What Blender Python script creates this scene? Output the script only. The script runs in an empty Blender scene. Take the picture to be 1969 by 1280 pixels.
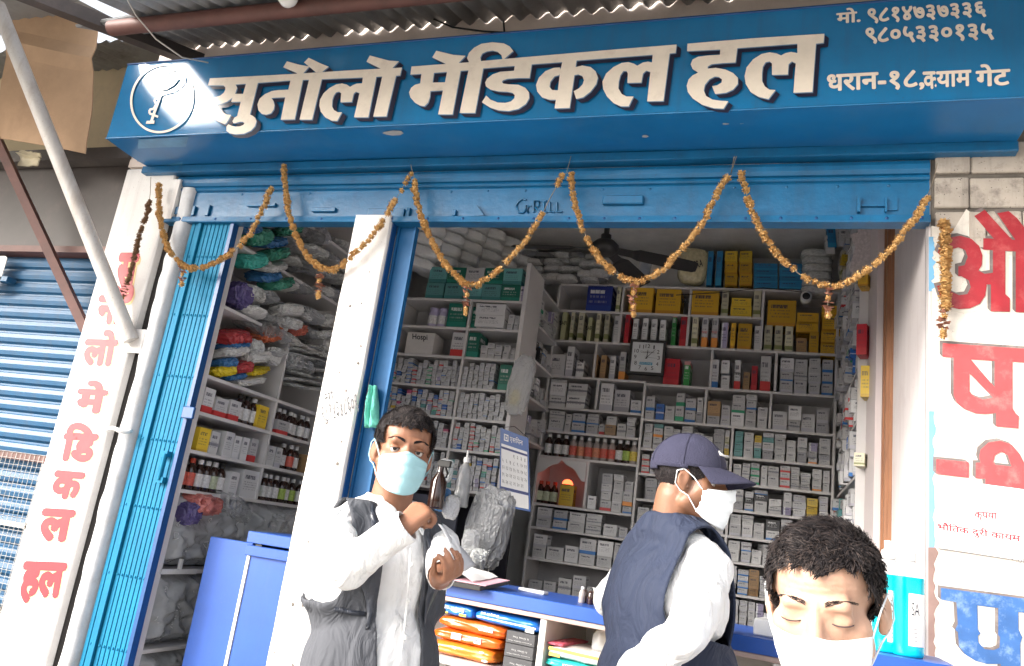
import bpy, bmesh, math, random
from math import radians, sin, cos, pi, sqrt
from mathutils import Vector, Matrix, noise, geometry
random.seed(7)
SC = bpy.context.scene
COL = SC.collection

# ------------------------------------------------------------------ camera, world, sun, exposure
W_, H_, F_ = 1969.0, 1280.0, 1495.97
RX = Vector((0.94405804, 0.04691378, -0.32642537))    # world axes seen in camera space (right, down, forward)
RY = Vector((0.3012976, 0.27970233, 0.91158453))
RZ = Vector((0.13406781, -0.95893988, 0.24992023))
CAM = Vector((0.0, -2.7, 1.5))
cd = bpy.data.cameras.new("camera"); cam = bpy.data.objects.new("camera", cd); COL.objects.link(cam)
cd.sensor_width = 36; cd.lens = F_ / W_ * 36; cd.clip_start = 0.05; cd.clip_end = 500
cam.matrix_world = Matrix(((RX[0], -RX[1], -RX[2], CAM[0]), (RY[0], -RY[1], -RY[2], CAM[1]),
                           (RZ[0], -RZ[1], -RZ[2], CAM[2]), (0, 0, 0, 1)))
SC.camera = cam
SUN_EL, SUN_AZ = 25.5, -49.0          # low hazy sun in front of the shop, over the photographer's left shoulder
w = bpy.data.worlds.new("World"); SC.world = w; w.use_nodes = True
nt = w.node_tree; bg = nt.nodes["Background"]; sky = nt.nodes.new("ShaderNodeTexSky")
sky.sky_type = 'NISHITA'; sky.sun_disc = False; sky.sun_elevation = radians(SUN_EL)
sky.sun_rotation = radians(180 - SUN_AZ); sky.air_density = 1.0; sky.dust_density = 6.0; sky.ozone_density = 0.6
hs = nt.nodes.new('ShaderNodeHueSaturation'); hs.inputs['Saturation'].default_value = 0.35   # hazy white sky
nt.links.new(sky.outputs[0], hs.inputs['Color']); nt.links.new(hs.outputs[0], bg.inputs[0]); bg.inputs[1].default_value = 0.15
ld = bpy.data.lights.new("sun", 'SUN'); sun = bpy.data.objects.new("sun", ld); COL.objects.link(sun)
ld.energy = 0.72; ld.angle = radians(5); ld.color = (1.0, 0.96, 0.9)
sd = Vector((sin(radians(SUN_AZ)) * cos(radians(SUN_EL)), -cos(radians(SUN_AZ)) * cos(radians(SUN_EL)), sin(radians(SUN_EL))))
sun.rotation_euler = sd.to_track_quat('Z', 'Y').to_euler()
SC.view_settings.view_transform = 'Standard'; SC.view_settings.look = 'None'
SC.view_settings.exposure = 1.84; SC.view_settings.gamma = 1.0
SC.cycles.max_bounces = 8; SC.cycles.diffuse_bounces = 5; SC.cycles.transparent_max_bounces = 12
SC.cycles.use_denoising = True

# ------------------------------------------------------------------ points of the place
def ray(px, py):
    c = Vector((px - W_ / 2, py - H_ / 2, F_))
    return Vector((RX.dot(c), RY.dot(c), RZ.dot(c)))
def P(px, py, y=0.0):
    d = ray(px, py); return CAM + d * ((y - CAM.y) / d.y)
def PX(px, py, x):
    d = ray(px, py); return CAM + d * ((x - CAM.x) / d.x)
def PZ(px, py, z):
    d = ray(px, py); return CAM + d * ((z - CAM.z) / d.z)

# ------------------------------------------------------------------ materials
MATS = {}
def lin(c):
    return tuple(((v / 255.0) / 12.92 if v <= 10 else (((v / 255.0) + 0.055) / 1.055) ** 2.4) for v in c)
def mat(name, col, rough=0.7, var=0.12, vscale=6.0, bump=0.0, bscale=60.0, metal=0.0, dirt=None, dirt_amt=0.35, dscale=3.0,
        spec=0.5, coat=0.0, alpha=1.0, sss=0.0, stretch=None, emit=None, streak=None, streak_amt=0.3):
    if name in MATS: return MATS[name]
    m = bpy.data.materials.new(name); m.use_nodes = True; MATS[name] = m
    n = m.node_tree.nodes; L = m.node_tree.links; b = n["Principled BSDF"]
    b.inputs["Roughness"].default_value = rough; b.inputs["Metallic"].default_value = metal
    b.inputs["Specular IOR Level"].default_value = spec; b.inputs["Coat Weight"].default_value = coat
    b.inputs["Alpha"].default_value = alpha
    if sss: b.inputs["Subsurface Weight"].default_value = sss; b.inputs["Subsurface Radius"].default_value = (0.02, 0.008, 0.004)
    if emit: b.inputs["Emission Color"].default_value = (*emit[0], 1); b.inputs["Emission Strength"].default_value = emit[1]
    tc = n.new("ShaderNodeTexCoord"); src = tc.outputs["Object"]
    if stretch:
        mp = n.new("ShaderNodeMapping"); mp.inputs["Scale"].default_value = stretch; L.new(src, mp.inputs[0]); src = mp.outputs[0]
    tx = n.new("ShaderNodeTexNoise"); tx.inputs["Scale"].default_value = vscale; tx.inputs["Detail"].default_value = 6
    tx.inputs["Roughness"].default_value = 0.65; L.new(src, tx.inputs["Vector"])
    mr = n.new("ShaderNodeMapRange"); mr.inputs[1].default_value = 0.3; mr.inputs[2].default_value = 0.7
    mr.inputs[3].default_value = 1 - var; mr.inputs[4].default_value = 1 + var; L.new(tx.outputs["Fac"], mr.inputs[0])
    mx = n.new("ShaderNodeMix"); mx.data_type = 'RGBA'; mx.blend_type = 'MULTIPLY'; mx.inputs[0].default_value = 1
    mx.inputs[6].default_value = (*col, 1); L.new(mr.outputs[0], mx.inputs[7]); out = mx.outputs[2]
    if dirt:
        t2 = n.new("ShaderNodeTexNoise"); t2.inputs["Scale"].default_value = dscale; t2.inputs["Detail"].default_value = 9
        t2.inputs["Roughness"].default_value = 0.72; L.new(src, t2.inputs["Vector"])
        r2 = n.new("ShaderNodeMapRange"); r2.inputs[1].default_value = 0.52; r2.inputs[2].default_value = 0.72
        r2.inputs[3].default_value = 0; r2.inputs[4].default_value = dirt_amt; L.new(t2.outputs["Fac"], r2.inputs[0])
        m2 = n.new("ShaderNodeMix"); m2.data_type = 'RGBA'; L.new(r2.outputs[0], m2.inputs[0]); L.new(out, m2.inputs[6])
        m2.inputs[7].default_value = (*dirt, 1); out = m2.outputs[2]
    if streak:      # rain and grime streaks running down
        mp2 = n.new("ShaderNodeMapping"); mp2.inputs["Scale"].default_value = (16, 16, 0.9); L.new(tc.outputs["Object"], mp2.inputs[0])
        t4 = n.new("ShaderNodeTexNoise"); t4.inputs["Scale"].default_value = 1.0; t4.inputs["Detail"].default_value = 8; t4.inputs["Roughness"].default_value = 0.7; L.new(mp2.outputs[0], t4.inputs["Vector"])
        r4 = n.new("ShaderNodeMapRange"); r4.inputs[1].default_value = 0.5; r4.inputs[2].default_value = 0.78; r4.inputs[3].default_value = 0; r4.inputs[4].default_value = streak_amt; L.new(t4.outputs["Fac"], r4.inputs[0])
        t5 = n.new("ShaderNodeTexNoise"); t5.inputs["Scale"].default_value = 130; t5.inputs["Detail"].default_value = 2; L.new(tc.outputs["Object"], t5.inputs["Vector"])
        r5 = n.new("ShaderNodeMapRange"); r5.inputs[1].default_value = 0.68; r5.inputs[2].default_value = 0.72; r5.inputs[3].default_value = 0; r5.inputs[4].default_value = streak_amt * 1.3; L.new(t5.outputs["Fac"], r5.inputs[0])
        ad = n.new("ShaderNodeMath"); ad.operation = 'MAXIMUM'; L.new(r4.outputs[0], ad.inputs[0]); L.new(r5.outputs[0], ad.inputs[1])
        m4 = n.new("ShaderNodeMix"); m4.data_type = 'RGBA'; L.new(ad.outputs[0], m4.inputs[0]); L.new(out, m4.inputs[6]); m4.inputs[7].default_value = (*streak, 1); out = m4.outputs[2]
    L.new(out, b.inputs["Base Color"])
    if bump:
        t3 = n.new("ShaderNodeTexNoise"); t3.inputs["Scale"].default_value = bscale; t3.inputs["Detail"].default_value = 4
        L.new(src, t3.inputs["Vector"]); bp = n.new("ShaderNodeBump"); bp.inputs["Strength"].default_value = bump
        bp.inputs["Distance"].default_value = 0.004; L.new(t3.outputs["Fac"], bp.inputs["Height"]); L.new(bp.outputs[0], b.inputs["Normal"])
    return m

def carton(name, base, accent, band=(0.0, 0.22), lines=9.0, side=False, ink=0.55, rough=0.42):
    """printed carton: a coloured band, a bold title line and rows of small print on each face"""
    if name in MATS: return MATS[name]
    m = bpy.data.materials.new(name); m.use_nodes = True; MATS[name] = m
    n = m.node_tree.nodes; L = m.node_tree.links; b = n["Principled BSDF"]; b.inputs["Roughness"].default_value = rough
    uv = n.new("ShaderNodeUVMap"); uv.uv_map = "UVMap"; sp = n.new("ShaderNodeSeparateXYZ"); L.new(uv.outputs[0], sp.inputs[0])
    oi = n.new("ShaderNodeObjectInfo")
    def math_(op, a, bb=None, c=None):
        q = n.new("ShaderNodeMath"); q.operation = op
        for i, v in enumerate((a, bb, c)):
            if v is None: continue
            if isinstance(v, (int, float)): q.inputs[i].default_value = v
            else: L.new(v, q.inputs[i])
        return q.outputs[0]
    U, V = sp.outputs[0], sp.outputs[1]
    ax = U if side else V
    inb = math_('MULTIPLY', math_('GREATER_THAN', ax, band[0]), math_('LESS_THAN', ax, band[1]))
    # small print
    rowf = math_('FRACT', math_('MULTIPLY', V, lines))
    rows = math_('GREATER_THAN', rowf, 0.55)
    cx = n.new("ShaderNodeCombineXYZ"); L.new(math_('MULTIPLY', U, 26.0), cx.inputs[0])
    L.new(math_('FLOOR', math_('MULTIPLY', V, lines)), cx.inputs[1]); L.new(math_('MULTIPLY', oi.outputs["Random"], 50.0), cx.inputs[2])
    tx = n.new("ShaderNodeTexNoise"); tx.inputs["Scale"].default_value = 1.0; tx.inputs["Detail"].default_value = 1; L.new(cx.outputs[0], tx.inputs["Vector"])
    ltr = math_('GREATER_THAN', tx.outputs["Fac"], 0.5)
    zone = math_('MULTIPLY', math_('MULTIPLY', math_('GREATER_THAN', U, 0.1), math_('LESS_THAN', U, 0.8)),
                 math_('MULTIPLY', math_('GREATER_THAN', V, 0.28), math_('LESS_THAN', V, 0.62)))
    small = math_('MULTIPLY', math_('MULTIPLY', rows, ltr), zone)
    tz = math_('MULTIPLY', math_('MULTIPLY', math_('GREATER_THAN', V, 0.68), math_('LESS_THAN', V, 0.82)),
               math_('MULTIPLY', math_('GREATER_THAN', U, 0.12), math_('LESS_THAN', U, 0.7)))
    title = math_('MULTIPLY', tz, math_('GREATER_THAN', tx.outputs["Fac"], 0.44))
    br = math_('MULTIPLY_ADD', oi.outputs["Random"], 0.42, 0.72)
    c0 = n.new("ShaderNodeMix"); c0.data_type = 'RGBA'; c0.blend_type = 'MULTIPLY'; c0.inputs[0].default_value = 1
    c0.inputs[6].default_value = (*base, 1); L.new(br, c0.inputs[7])
    c1 = n.new("ShaderNodeMix"); c1.data_type = 'RGBA'; L.new(inb, c1.inputs[0]); L.new(c0.outputs[2], c1.inputs[6]); c1.inputs[7].default_value = (*accent, 1)
    c2 = n.new("ShaderNodeMix"); c2.data_type = 'RGBA'; L.new(math_('MULTIPLY', small, ink), c2.inputs[0]); L.new(c1.outputs[2], c2.inputs[6])
    lum = sum(base) / 3
    c2.inputs[7].default_value = (0.04, 0.045, 0.07, 1) if lum > 0.15 else (0.6, 0.6, 0.6, 1)
    c3 = n.new("ShaderNodeMix"); c3.data_type = 'RGBA'; L.new(math_('MULTIPLY', title, 0.85), c3.inputs[0]); L.new(c2.outputs[2], c3.inputs[6])
    c3.inputs[7].default_value = (0.03, 0.03, 0.06, 1) if lum > 0.15 else (0.75, 0.75, 0.75, 1)
    L.new(c3.outputs[2], b.inputs["Base Color"])
    return m

def plastic_film(name, tint=(0.8, 0.82, 0.85), op=0.35, rough=0.12):
    if name in MATS: return MATS[name]
    m = bpy.data.materials.new(name); m.use_nodes = True; MATS[name] = m
    n = m.node_tree.nodes; L = m.node_tree.links; b = n["Principled BSDF"]; out = n["Material Output"]
    b.inputs["Base Color"].default_value = (*tint, 1); b.inputs["Roughness"].default_value = rough; b.inputs["Specular IOR Level"].default_value = 0.9
    tc = n.new("ShaderNodeTexCoord"); t3 = n.new("ShaderNodeTexNoise"); t3.inputs["Scale"].default_value = 22; t3.inputs["Detail"].default_value = 3
    L.new(tc.outputs["Object"], t3.inputs["Vector"]); bp = n.new("ShaderNodeBump"); bp.inputs["Strength"].default_value = 0.8
    bp.inputs["Distance"].default_value = 0.02; L.new(t3.outputs["Fac"], bp.inputs["Height"]); L.new(bp.outputs[0], b.inputs["Normal"])
    tr = n.new("ShaderNodeBsdfTransparent"); ms = n.new("ShaderNodeMixShader"); ms.inputs[0].default_value = op
    L.new(tr.outputs[0], ms.inputs[1]); L.new(b.outputs[0], ms.inputs[2]); L.new(ms.outputs[0], out.inputs[0])
    return m

# ------------------------------------------------------------------ mesh helpers
class MB:
    """collects shapes; build() links them as ONE mesh object"""
    def __init__(s): s.v = []; s.f = []; s.mi = []; s.uv = {}; s.sm = []
    def add(s, vs, fs, mi=0, smooth=False, uvs=None):
        o = len(s.v); s.v += [tuple(p) for p in vs]
        for k, f in enumerate(fs):
            if uvs: s.uv[len(s.f)] = uvs[k]
            s.f.append([i + o for i in f]); s.mi.append(mi); s.sm.append(smooth)
        return s
    def box(s, x0, x1, y0, y1, z0, z1, mi=0, M=None):
        vs = [Vector((x, y, z)) for x in (x0, x1) for y in (y0, y1) for z in (z0, z1)]
        if M: vs = [M @ p for p in vs]
        fs = [(0, 4, 5, 1), (6, 2, 3, 7), (2, 0, 1, 3), (4, 6, 7, 5), (1, 5, 7, 3), (2, 6, 4, 0)]
        q = [(0, 0), (1, 0), (1, 1), (0, 1)]
        return s.add(vs, fs, mi, uvs=[q] * 6)
    def tube(s, pts, r, n=8, mi=0, cap=True, smooth=True, rad=None):
        pts = [Vector(p) for p in pts]; vs = []; fs = []; N = len(pts)
        up = Vector((0, 0, 1))
        for i, p in enumerate(pts):
            t = (pts[min(i + 1, N - 1)] - pts[max(i - 1, 0)])
            if t.length < 1e-9: t = Vector((0, 0, 1))
            t.normalize()
            a = t.cross(up)
            if a.length < 0.05: a = t.cross(Vector((1, 0, 0)))
            a.normalize(); bb = t.cross(a)
            rr = rad[i] if rad else r
            for k in range(n):
                an = 2 * pi * k / n; vs.append(p + (a * cos(an) + bb * sin(an)) * rr)
        for i in range(N - 1):
            for k in range(n):
                fs.append((i * n + k, i * n + (k + 1) % n, (i + 1) * n + (k + 1) % n, (i + 1) * n + k))
        s.add(vs, fs, mi, smooth)
        if cap: s.add(vs, [tuple(range(n - 1, -1, -1)), tuple(range((N - 1) * n, N * n))], mi)
        return s
    def lathe(s, prof, c=(0, 0, 0), n=14, mi=0, smooth=True, sx=1, sy=1):
        c = Vector(c); vs = []; fs = []
        for r, z in prof:
            for k in range(n):
                a = 2 * pi * k / n; vs.append(c + Vector((r * cos(a) * sx, r * sin(a) * sy, z)))
        for i in range(len(prof) - 1):
            for k in range(n): fs.append((i * n + k, i * n + (k + 1) % n, (i + 1) * n + (k + 1) % n, (i + 1) * n + k))
        return s.add(vs, fs, mi, smooth)
    def prism(s, poly, y0, y1, mi=0, holes=()):
        """polygon in x,z extruded from y0 (front) to y1 (back)"""
        loops = [list(poly)] + [list(h) for h in holes]
        flat = [p for l in loops for p in l]
        tri = geometry.tessellate_polygon([[Vector((p[0], p[1], 0)) for p in l] for l in loops])
        n = len(flat); vs = [(p[0], y0, p[1]) for p in flat] + [(p[0], y1, p[1]) for p in flat]
        fs = []
        for t in tri:
            a, b, c = [Vector((flat[i][0], flat[i][1], 0)) for i in t]
            t = tuple(t) if (b - a).cross(c - a).z > 0 else tuple(reversed(t))
            fs.append(t); fs.append(tuple(n + i for i in reversed(t)))
        o = 0
        for l in loops:
            k = len(l)
            for i in range(k): fs.append((o + i, n + o + i, n + o + (i + 1) % k, o + (i + 1) % k))
            o += k
        return s.add(vs, fs, mi)
    def build(s, name, mats, parent=None, recalc=False, bevel=0):
        me = bpy.data.meshes.new(name)
        me.from_pydata(s.v, [], s.f); me.update()
        if not isinstance(mats, (list, tuple)): mats = [mats]
        for m in mats: me.materials.append(m)
        me.polygons.foreach_set("material_index", s.mi); me.polygons.foreach_set("use_smooth", s.sm)
        if s.uv:
            ul = me.uv_layers.new(name="UVMap")
            for fi, q in s.uv.items():
                p = me.polygons[fi]
                for k, li in enumerate(p.loop_indices): ul.data[li].uv = q[k % len(q)]
        if recalc or bevel:
            bm = bmesh.new(); bm.from_mesh(me)
            if bevel: bmesh.ops.bevel(bm, geom=[e for e in bm.edges if e.is_manifold and e.calc_face_angle(0) > 0.6], offset=bevel, segments=1, affect='EDGES', profile=0.7)
            bmesh.ops.recalc_face_normals(bm, faces=bm.faces); bm.to_mesh(me); bm.free()
        return link(name, me, parent)
def link(name, me, parent=None):
    o = bpy.data.objects.new(name, me); COL.objects.link(o)
    if parent is not None: o.parent = parent
    return o
def tag(o, label=None, cat=None, group=None, kind=None):
    if label: o["label"] = label
    if cat: o["category"] = cat
    if group: o["group"] = group
    if kind: o["kind"] = kind
    return o
def thing(name, label, cat, loc=(0, 0, 0), rz=0, group=None):
    """an Empty at the thing's base; parts are built in world coordinates when loc is the origin"""
    o = bpy.data.objects.new(name, None); COL.objects.link(o); o.location = loc; o.rotation_euler = (0, 0, rz)
    o.empty_display_size = 0.05
    return tag(o, label, cat, group)
def struct(o): o["kind"] = "structure"; return o
ORD = ["first", "second", "third", "fourth", "fifth", "sixth", "seventh", "eighth", "ninth", "tenth", "eleventh", "twelfth",
       "thirteenth", "fourteenth", "fifteenth", "sixteenth", "seventeenth", "eighteenth", "nineteenth", "twentieth",
       "twenty-first", "twenty-second", "twenty-third", "twenty-fourth", "twenty-fifth", "twenty-sixth", "twenty-seventh", "twenty-eighth"]

# ------------------------------------------------------------------ lettering
_tc = {}
def glyphs(body, bold=0.0):
    bold = 0.0
    k = (body, bold)
    if k in _tc: return _tc[k]
    c = bpy.data.curves.new("lettering", 'FONT'); c.body = body; c.size = 1; c.offset = bold; c.resolution_u = 3
    o = bpy.data.objects.new("lettering", c); COL.objects.link(o)
    bpy.context.view_layer.update()
    me = bpy.data.meshes.new_from_object(o.evaluated_get(bpy.context.evaluated_depsgraph_get()))
    vs = [(v.co.x, v.co.y) for v in me.vertices]; fs = [tuple(p.vertices) for p in me.polygons]
    bpy.data.objects.remove(o); bpy.data.curves.remove(c); bpy.data.meshes.remove(me)
    _tc[k] = (vs, fs); return _tc[k]
def text_mb(mb, body, o, u, v, bold=0.0, mi=0, off=None):
    """lettering laid on the plane o + a*u + b*v, box (0..1, 0..1) = its own bounds"""
    vs, fs = glyphs(body, bold)
    if not vs: return
    x0 = min(p[0] for p in vs); x1 = max(p[0] for p in vs); z0 = min(p[1] for p in vs); z1 = max(p[1] for p in vs)
    o, u, v = Vector(o), Vector(u), Vector(v)
    nrm = u.cross(v).normalized()
    S_ = [(0, 0)] if not bold else [(0, 0), (1, 0), (-1, 0), (0, 1), (0, -1), (.7, .7), (-.7, -.7), (.7, -.7), (-.7, .7)]
    for k, (ex, ez) in enumerate(S_):
        ex *= bold; ez *= bold
        mb.add([o + u * ((a - x0 + ex + bold) / (x1 - x0 + 2 * bold)) + v * ((b - z0 + ez + bold) / (z1 - z0 + 2 * bold)) + nrm * 0.00003 * k for a, b in vs], fs, mi)
def text_px(mb, body, bl, br, tl, y, bold=0.0, mi=0, d=0.0):
    """lettering on the plane y, given its lower-left, lower-right and upper-left corners"""
    a, b, c = P(*bl, y=y), P(*br, y=y), P(*tl, y=y)
    u = b - a; v = c - a; sh = v
    vs, fs = glyphs(body, bold)
    text_mb(mb, body, a + Vector((0, -d, 0)), u, sh, bold, mi)

# ------------------------------------------------------------------ bodies: closed primitives fused by a voxel remesh
def capsule_pts(p0, r0, p1, r1, n=10):
    p0, p1 = Vector(p0), Vector(p1); pts = []
    for c, r in ((p0, r0), (p1, r1)):
        for i in range(1, n // 2):
            t = pi * i / (n // 2)
            for k in range(n):
                a = 2 * pi * k / n; pts.append(c + Vector((sin(t) * cos(a), sin(t) * sin(a), cos(t))) * r)
        pts.append(c + Vector((0, 0, r))); pts.append(c - Vector((0, 0, r)))
    return pts
def fuse(name, prims, voxel, smooth=4, m=None, parent=None, deform=None, factor=0.6):
    bm = bmesh.new()
    for pr in prims:
        b2 = bmesh.new()
        if pr[0] == 'c':
            for q in capsule_pts(*pr[1:5], n=12 if max(pr[2], pr[4]) < 0.03 else 20): b2.verts.new(q)
            r = bmesh.ops.convex_hull(b2, input=b2.verts)
            bmesh.ops.delete(b2, geom=[g for g in r["geom_interior"] if isinstance(g, bmesh.types.BMVert)], context='VERTS')
        elif pr[0] == 'e':      # centre, radii, optional rotation matrix
            M = Matrix.Translation(pr[1]) @ (pr[3].to_4x4() if len(pr) > 3 and pr[3] else Matrix()) @ Matrix.Diagonal((*pr[2], 1))
            bmesh.ops.create_uvsphere(b2, u_segments=24, v_segments=16, radius=1, matrix=M)
        elif pr[0] == 'h':      # convex hull of spheres: list of (centre, radius)
            for c, r in pr[1]:
                for q in capsule_pts(c, r, c, r, 12): b2.verts.new(q)
            r = bmesh.ops.convex_hull(b2, input=b2.verts)
            bmesh.ops.delete(b2, geom=[g for g in r["geom_interior"] if isinstance(g, bmesh.types.BMVert)], context='VERTS')
        bmesh.ops.recalc_face_normals(b2, faces=b2.faces)
        tmp = bpy.data.meshes.new("t"); b2.to_mesh(tmp); b2.free(); bm.from_mesh(tmp); bpy.data.meshes.remove(tmp)
    me = bpy.data.meshes.new(name); bm.to_mesh(me); bm.free()
    o = link(name, me)
    md = o.modifiers.new("r", 'REMESH'); md.mode = 'VOXEL'; md.voxel_size = voxel; md.adaptivity = 0
    if smooth: s = o.modifiers.new("s", 'SMOOTH'); s.iterations = smooth; s.factor = factor
    bpy.context.view_layer.update()
    m2 = bpy.data.meshes.new_from_object(o.evaluated_get(bpy.context.evaluated_depsgraph_get()))
    o.modifiers.clear(); o.data = m2; m2.name = name; bpy.data.meshes.remove(me)
    if deform:
        import numpy as np
        N = len(m2.vertices); co = np.empty(N * 3, 'f'); no = np.empty(N * 3, 'f'); m2.vertices.foreach_get("co", co); m2.vertices.foreach_get("normal", no)
        cl, nl = co.reshape(-1, 3).tolist(), no.reshape(-1, 3).tolist()
        out = [tuple(deform(Vector(a), Vector(b))) for a, b in zip(cl, nl)]
        m2.vertices.foreach_set("co", np.array(out, 'f').ravel()); m2.update()
    m2.polygons.foreach_set("use_smooth", [True] * len(m2.polygons))
    m2.materials.clear()
    for q in (m if isinstance(m, (list, tuple)) else [m]): m2.materials.append(q)
    if parent is not None: o.parent = parent
    return o
# ------------------------------------------------------------------ colours
BLUE = (0.010, 0.150, 0.36)
M_sign = mat("sign_blue_enamel", (0.010, 0.155, 0.36), rough=0.18, streak=(0.035, 0.10, 0.17), streak_amt=0.45, var=0.16, vscale=1.6, bump=0.06, bscale=9, dirt=(0.03, 0.12, 0.24), dirt_amt=0.5, dscale=2.2, coat=0.3)
M_signu = mat("sign_underside_blue", (0.006, 0.130, 0.33), rough=0.3, streak=(0.05, 0.15, 0.27), streak_amt=0.3, var=0.14, vscale=1.8, bump=0.08, bscale=6, dirt=(0.06, 0.17, 0.33), dirt_amt=0.35, dscale=3)
M_shut = mat("shutter_blue_gloss", (0.006, 0.115, 0.26), rough=0.33, streak=(0.03, 0.05, 0.08), streak_amt=0.4, var=0.18, vscale=8, bump=0.22, bscale=55, dirt=(0.02, 0.06, 0.13), dirt_amt=0.45, dscale=7, coat=0.08)
M_gate = mat("gate_blue", (0.004, 0.165, 0.30), rough=0.6, spec=0.2, streak=(0.02, 0.09, 0.17), streak_amt=0.4, var=0.12, vscale=6, bump=0.2, bscale=60, dirt=(0.01, 0.10, 0.25), dirt_amt=0.4, dscale=9)
M_gated = mat("gate_blue_dark", (0.005, 0.06, 0.20), rough=0.4, var=0.2)
M_cream = mat("letter_cream", (0.80, 0.72, 0.62), rough=0.35, var=0.07, vscale=12, dirt=(0.45, 0.36, 0.30), dirt_amt=0.35, dscale=14)
M_navy = mat("letter_shadow_navy", (0.010, 0.012, 0.035), rough=0.3, var=0.1)
M_edge = mat("letter_edge_greyblue", (0.12, 0.22, 0.36), rough=0.3)
M_white = mat("white_paint_wall", (0.76, 0.74, 0.72), rough=0.75, streak=(0.36, 0.30, 0.27), streak_amt=0.3, var=0.05, vscale=5, bump=0.35, bscale=30, dirt=(0.42, 0.36, 0.33), dirt_amt=0.3, dscale=5)
M_wallp = mat("pink_cream_wall", (0.80, 0.68, 0.60), rough=0.8, var=0.06, vscale=3, bump=0.3, bscale=25, dirt=(0.40, 0.33, 0.28), dirt_amt=0.35, dscale=4)
M_wallr = mat("old_limewash_wall", (0.66, 0.62, 0.56), rough=0.8, streak=(0.30, 0.25, 0.22), streak_amt=0.45, var=0.07, vscale=4, bump=0.6, bscale=18, dirt=(0.36, 0.32, 0.28), dirt_amt=0.55, dscale=6)
M_plaster = mat("grey_plaster", (0.52, 0.53, 0.55), rough=0.85, var=0.12, vscale=9, bump=0.8, bscale=30, dirt=(0.3, 0.27, 0.24), dirt_amt=0.5, dscale=8)
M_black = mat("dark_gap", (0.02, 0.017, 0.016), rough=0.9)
M_asph = mat("street_asphalt", (0.33, 0.31, 0.28), rough=0.9, var=0.25, vscale=2, bump=0.5, bscale=120)
M_conc = mat("concrete", (0.36, 0.35, 0.33), rough=0.85, var=0.15, vscale=4, bump=0.5, bscale=60, dirt=(0.15, 0.13, 0.12), dirt_amt=0.5)
M_iron = mat("galvanised_sheet", (0.30, 0.305, 0.31), rough=0.55, var=0.25, vscale=2.5, metal=0.25, dirt=(0.075, 0.06, 0.05), dirt_amt=0.8, dscale=2.5)
M_rust = mat("red_oxide_steel", (0.125, 0.052, 0.042), rough=0.6, var=0.2, vscale=10, dirt=(0.06, 0.035, 0.03), dirt_amt=0.6, dscale=8)
M_dark = mat("brown_black_sheet", (0.036, 0.027, 0.025), rough=0.55, var=0.35, vscale=2.5, dirt=(0.09, 0.065, 0.055), dirt_amt=0.5, dscale=2.5)
M_card = mat("cardboard", (0.44, 0.29, 0.18), rough=0.85, var=0.10, vscale=5, dirt=(0.30, 0.19, 0.12), dirt_amt=0.4, dscale=4, bump=0.3, bscale=40)
M_pole = mat("white_painted_steel", (0.52, 0.50, 0.48), rough=0.45, streak=(0.25, 0.17, 0.12), streak_amt=0.6, var=0.1, vscale=14, dirt=(0.26, 0.21, 0.18), dirt_amt=0.4, dscale=14, bump=0.3, bscale=40)
M_slat = mat("neighbour_shutter_blue", (0.010, 0.09, 0.20), rough=0.5, streak=(0.05, 0.07, 0.10), streak_amt=0.5, var=0.14, vscale=6, dirt=(0.06, 0.08, 0.12), dirt_amt=0.35, dscale=12)
M_ncream = mat("neighbour_cream_wall", (0.60, 0.50, 0.33), rough=0.85, var=0.1, vscale=2, dirt=(0.34, 0.30, 0.24), dirt_amt=0.5)
M_red = mat("red_sign_paint", (0.40, 0.010, 0.022), rough=0.5, var=0.12, vscale=15, dirt=(0.55, 0.10, 0.10), dirt_amt=0.15, dscale=20)
M_redw = mat("red_wall_paint", (0.30, 0.010, 0.018), rough=0.4, var=0.22, vscale=9, bump=0.6, bscale=18, dirt=(0.50, 0.12, 0.11), dirt_amt=0.5, dscale=16)
M_redover = mat("overexposed_red_wall_paint", (0.48, 0.055, 0.06), rough=0.6, var=0.14, vscale=9, bump=0.5, bscale=20, dirt=(0.62, 0.24, 0.22), dirt_amt=0.6, dscale=12)  # paler copy of the wall red, overexposure put into the colour
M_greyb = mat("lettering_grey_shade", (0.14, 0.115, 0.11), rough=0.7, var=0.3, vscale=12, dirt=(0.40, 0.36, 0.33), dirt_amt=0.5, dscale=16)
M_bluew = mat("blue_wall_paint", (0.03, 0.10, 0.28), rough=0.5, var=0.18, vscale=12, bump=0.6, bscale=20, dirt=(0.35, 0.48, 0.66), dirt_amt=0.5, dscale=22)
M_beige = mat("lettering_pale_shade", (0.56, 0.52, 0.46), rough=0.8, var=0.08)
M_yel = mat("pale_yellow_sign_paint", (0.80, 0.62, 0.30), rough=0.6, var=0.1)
M_int = mat("shop_inner_wall", (0.75, 0.75, 0.74), rough=0.8, var=0.05)
M_shelf = mat("shelf_laminate", (0.60, 0.585, 0.58), rough=0.45, var=0.06, vscale=3, dirt=(0.40, 0.37, 0.35), dirt_amt=0.3)
M_shelfe = mat("shelf_edge", (0.64, 0.63, 0.63), rough=0.4, var=0.05)
M_brick = mat("limewashed_brick", (0.42, 0.37, 0.32), rough=0.85, var=0.15, vscale=8, bump=0.7, bscale=22, dirt=(0.07, 0.06, 0.055), dirt_amt=0.95, dscale=7, streak=(0.06, 0.05, 0.045), streak_amt=0.7)
M_mort = mat("black_mould_joint", (0.13, 0.115, 0.10), rough=0.95, var=0.4, vscale=8)
M_wood = mat("teak_frame", (0.28, 0.13, 0.065), rough=0.5, var=0.3, vscale=8, stretch=(6, 6, 0.6))
M_panel = mat("pink_white_panel", (0.60, 0.54, 0.54), rough=0.5, var=0.03, vscale=2)
M_mosq = mat("wire_zinc", (0.42, 0.40, 0.38), rough=0.5, metal=0.3)
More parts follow.
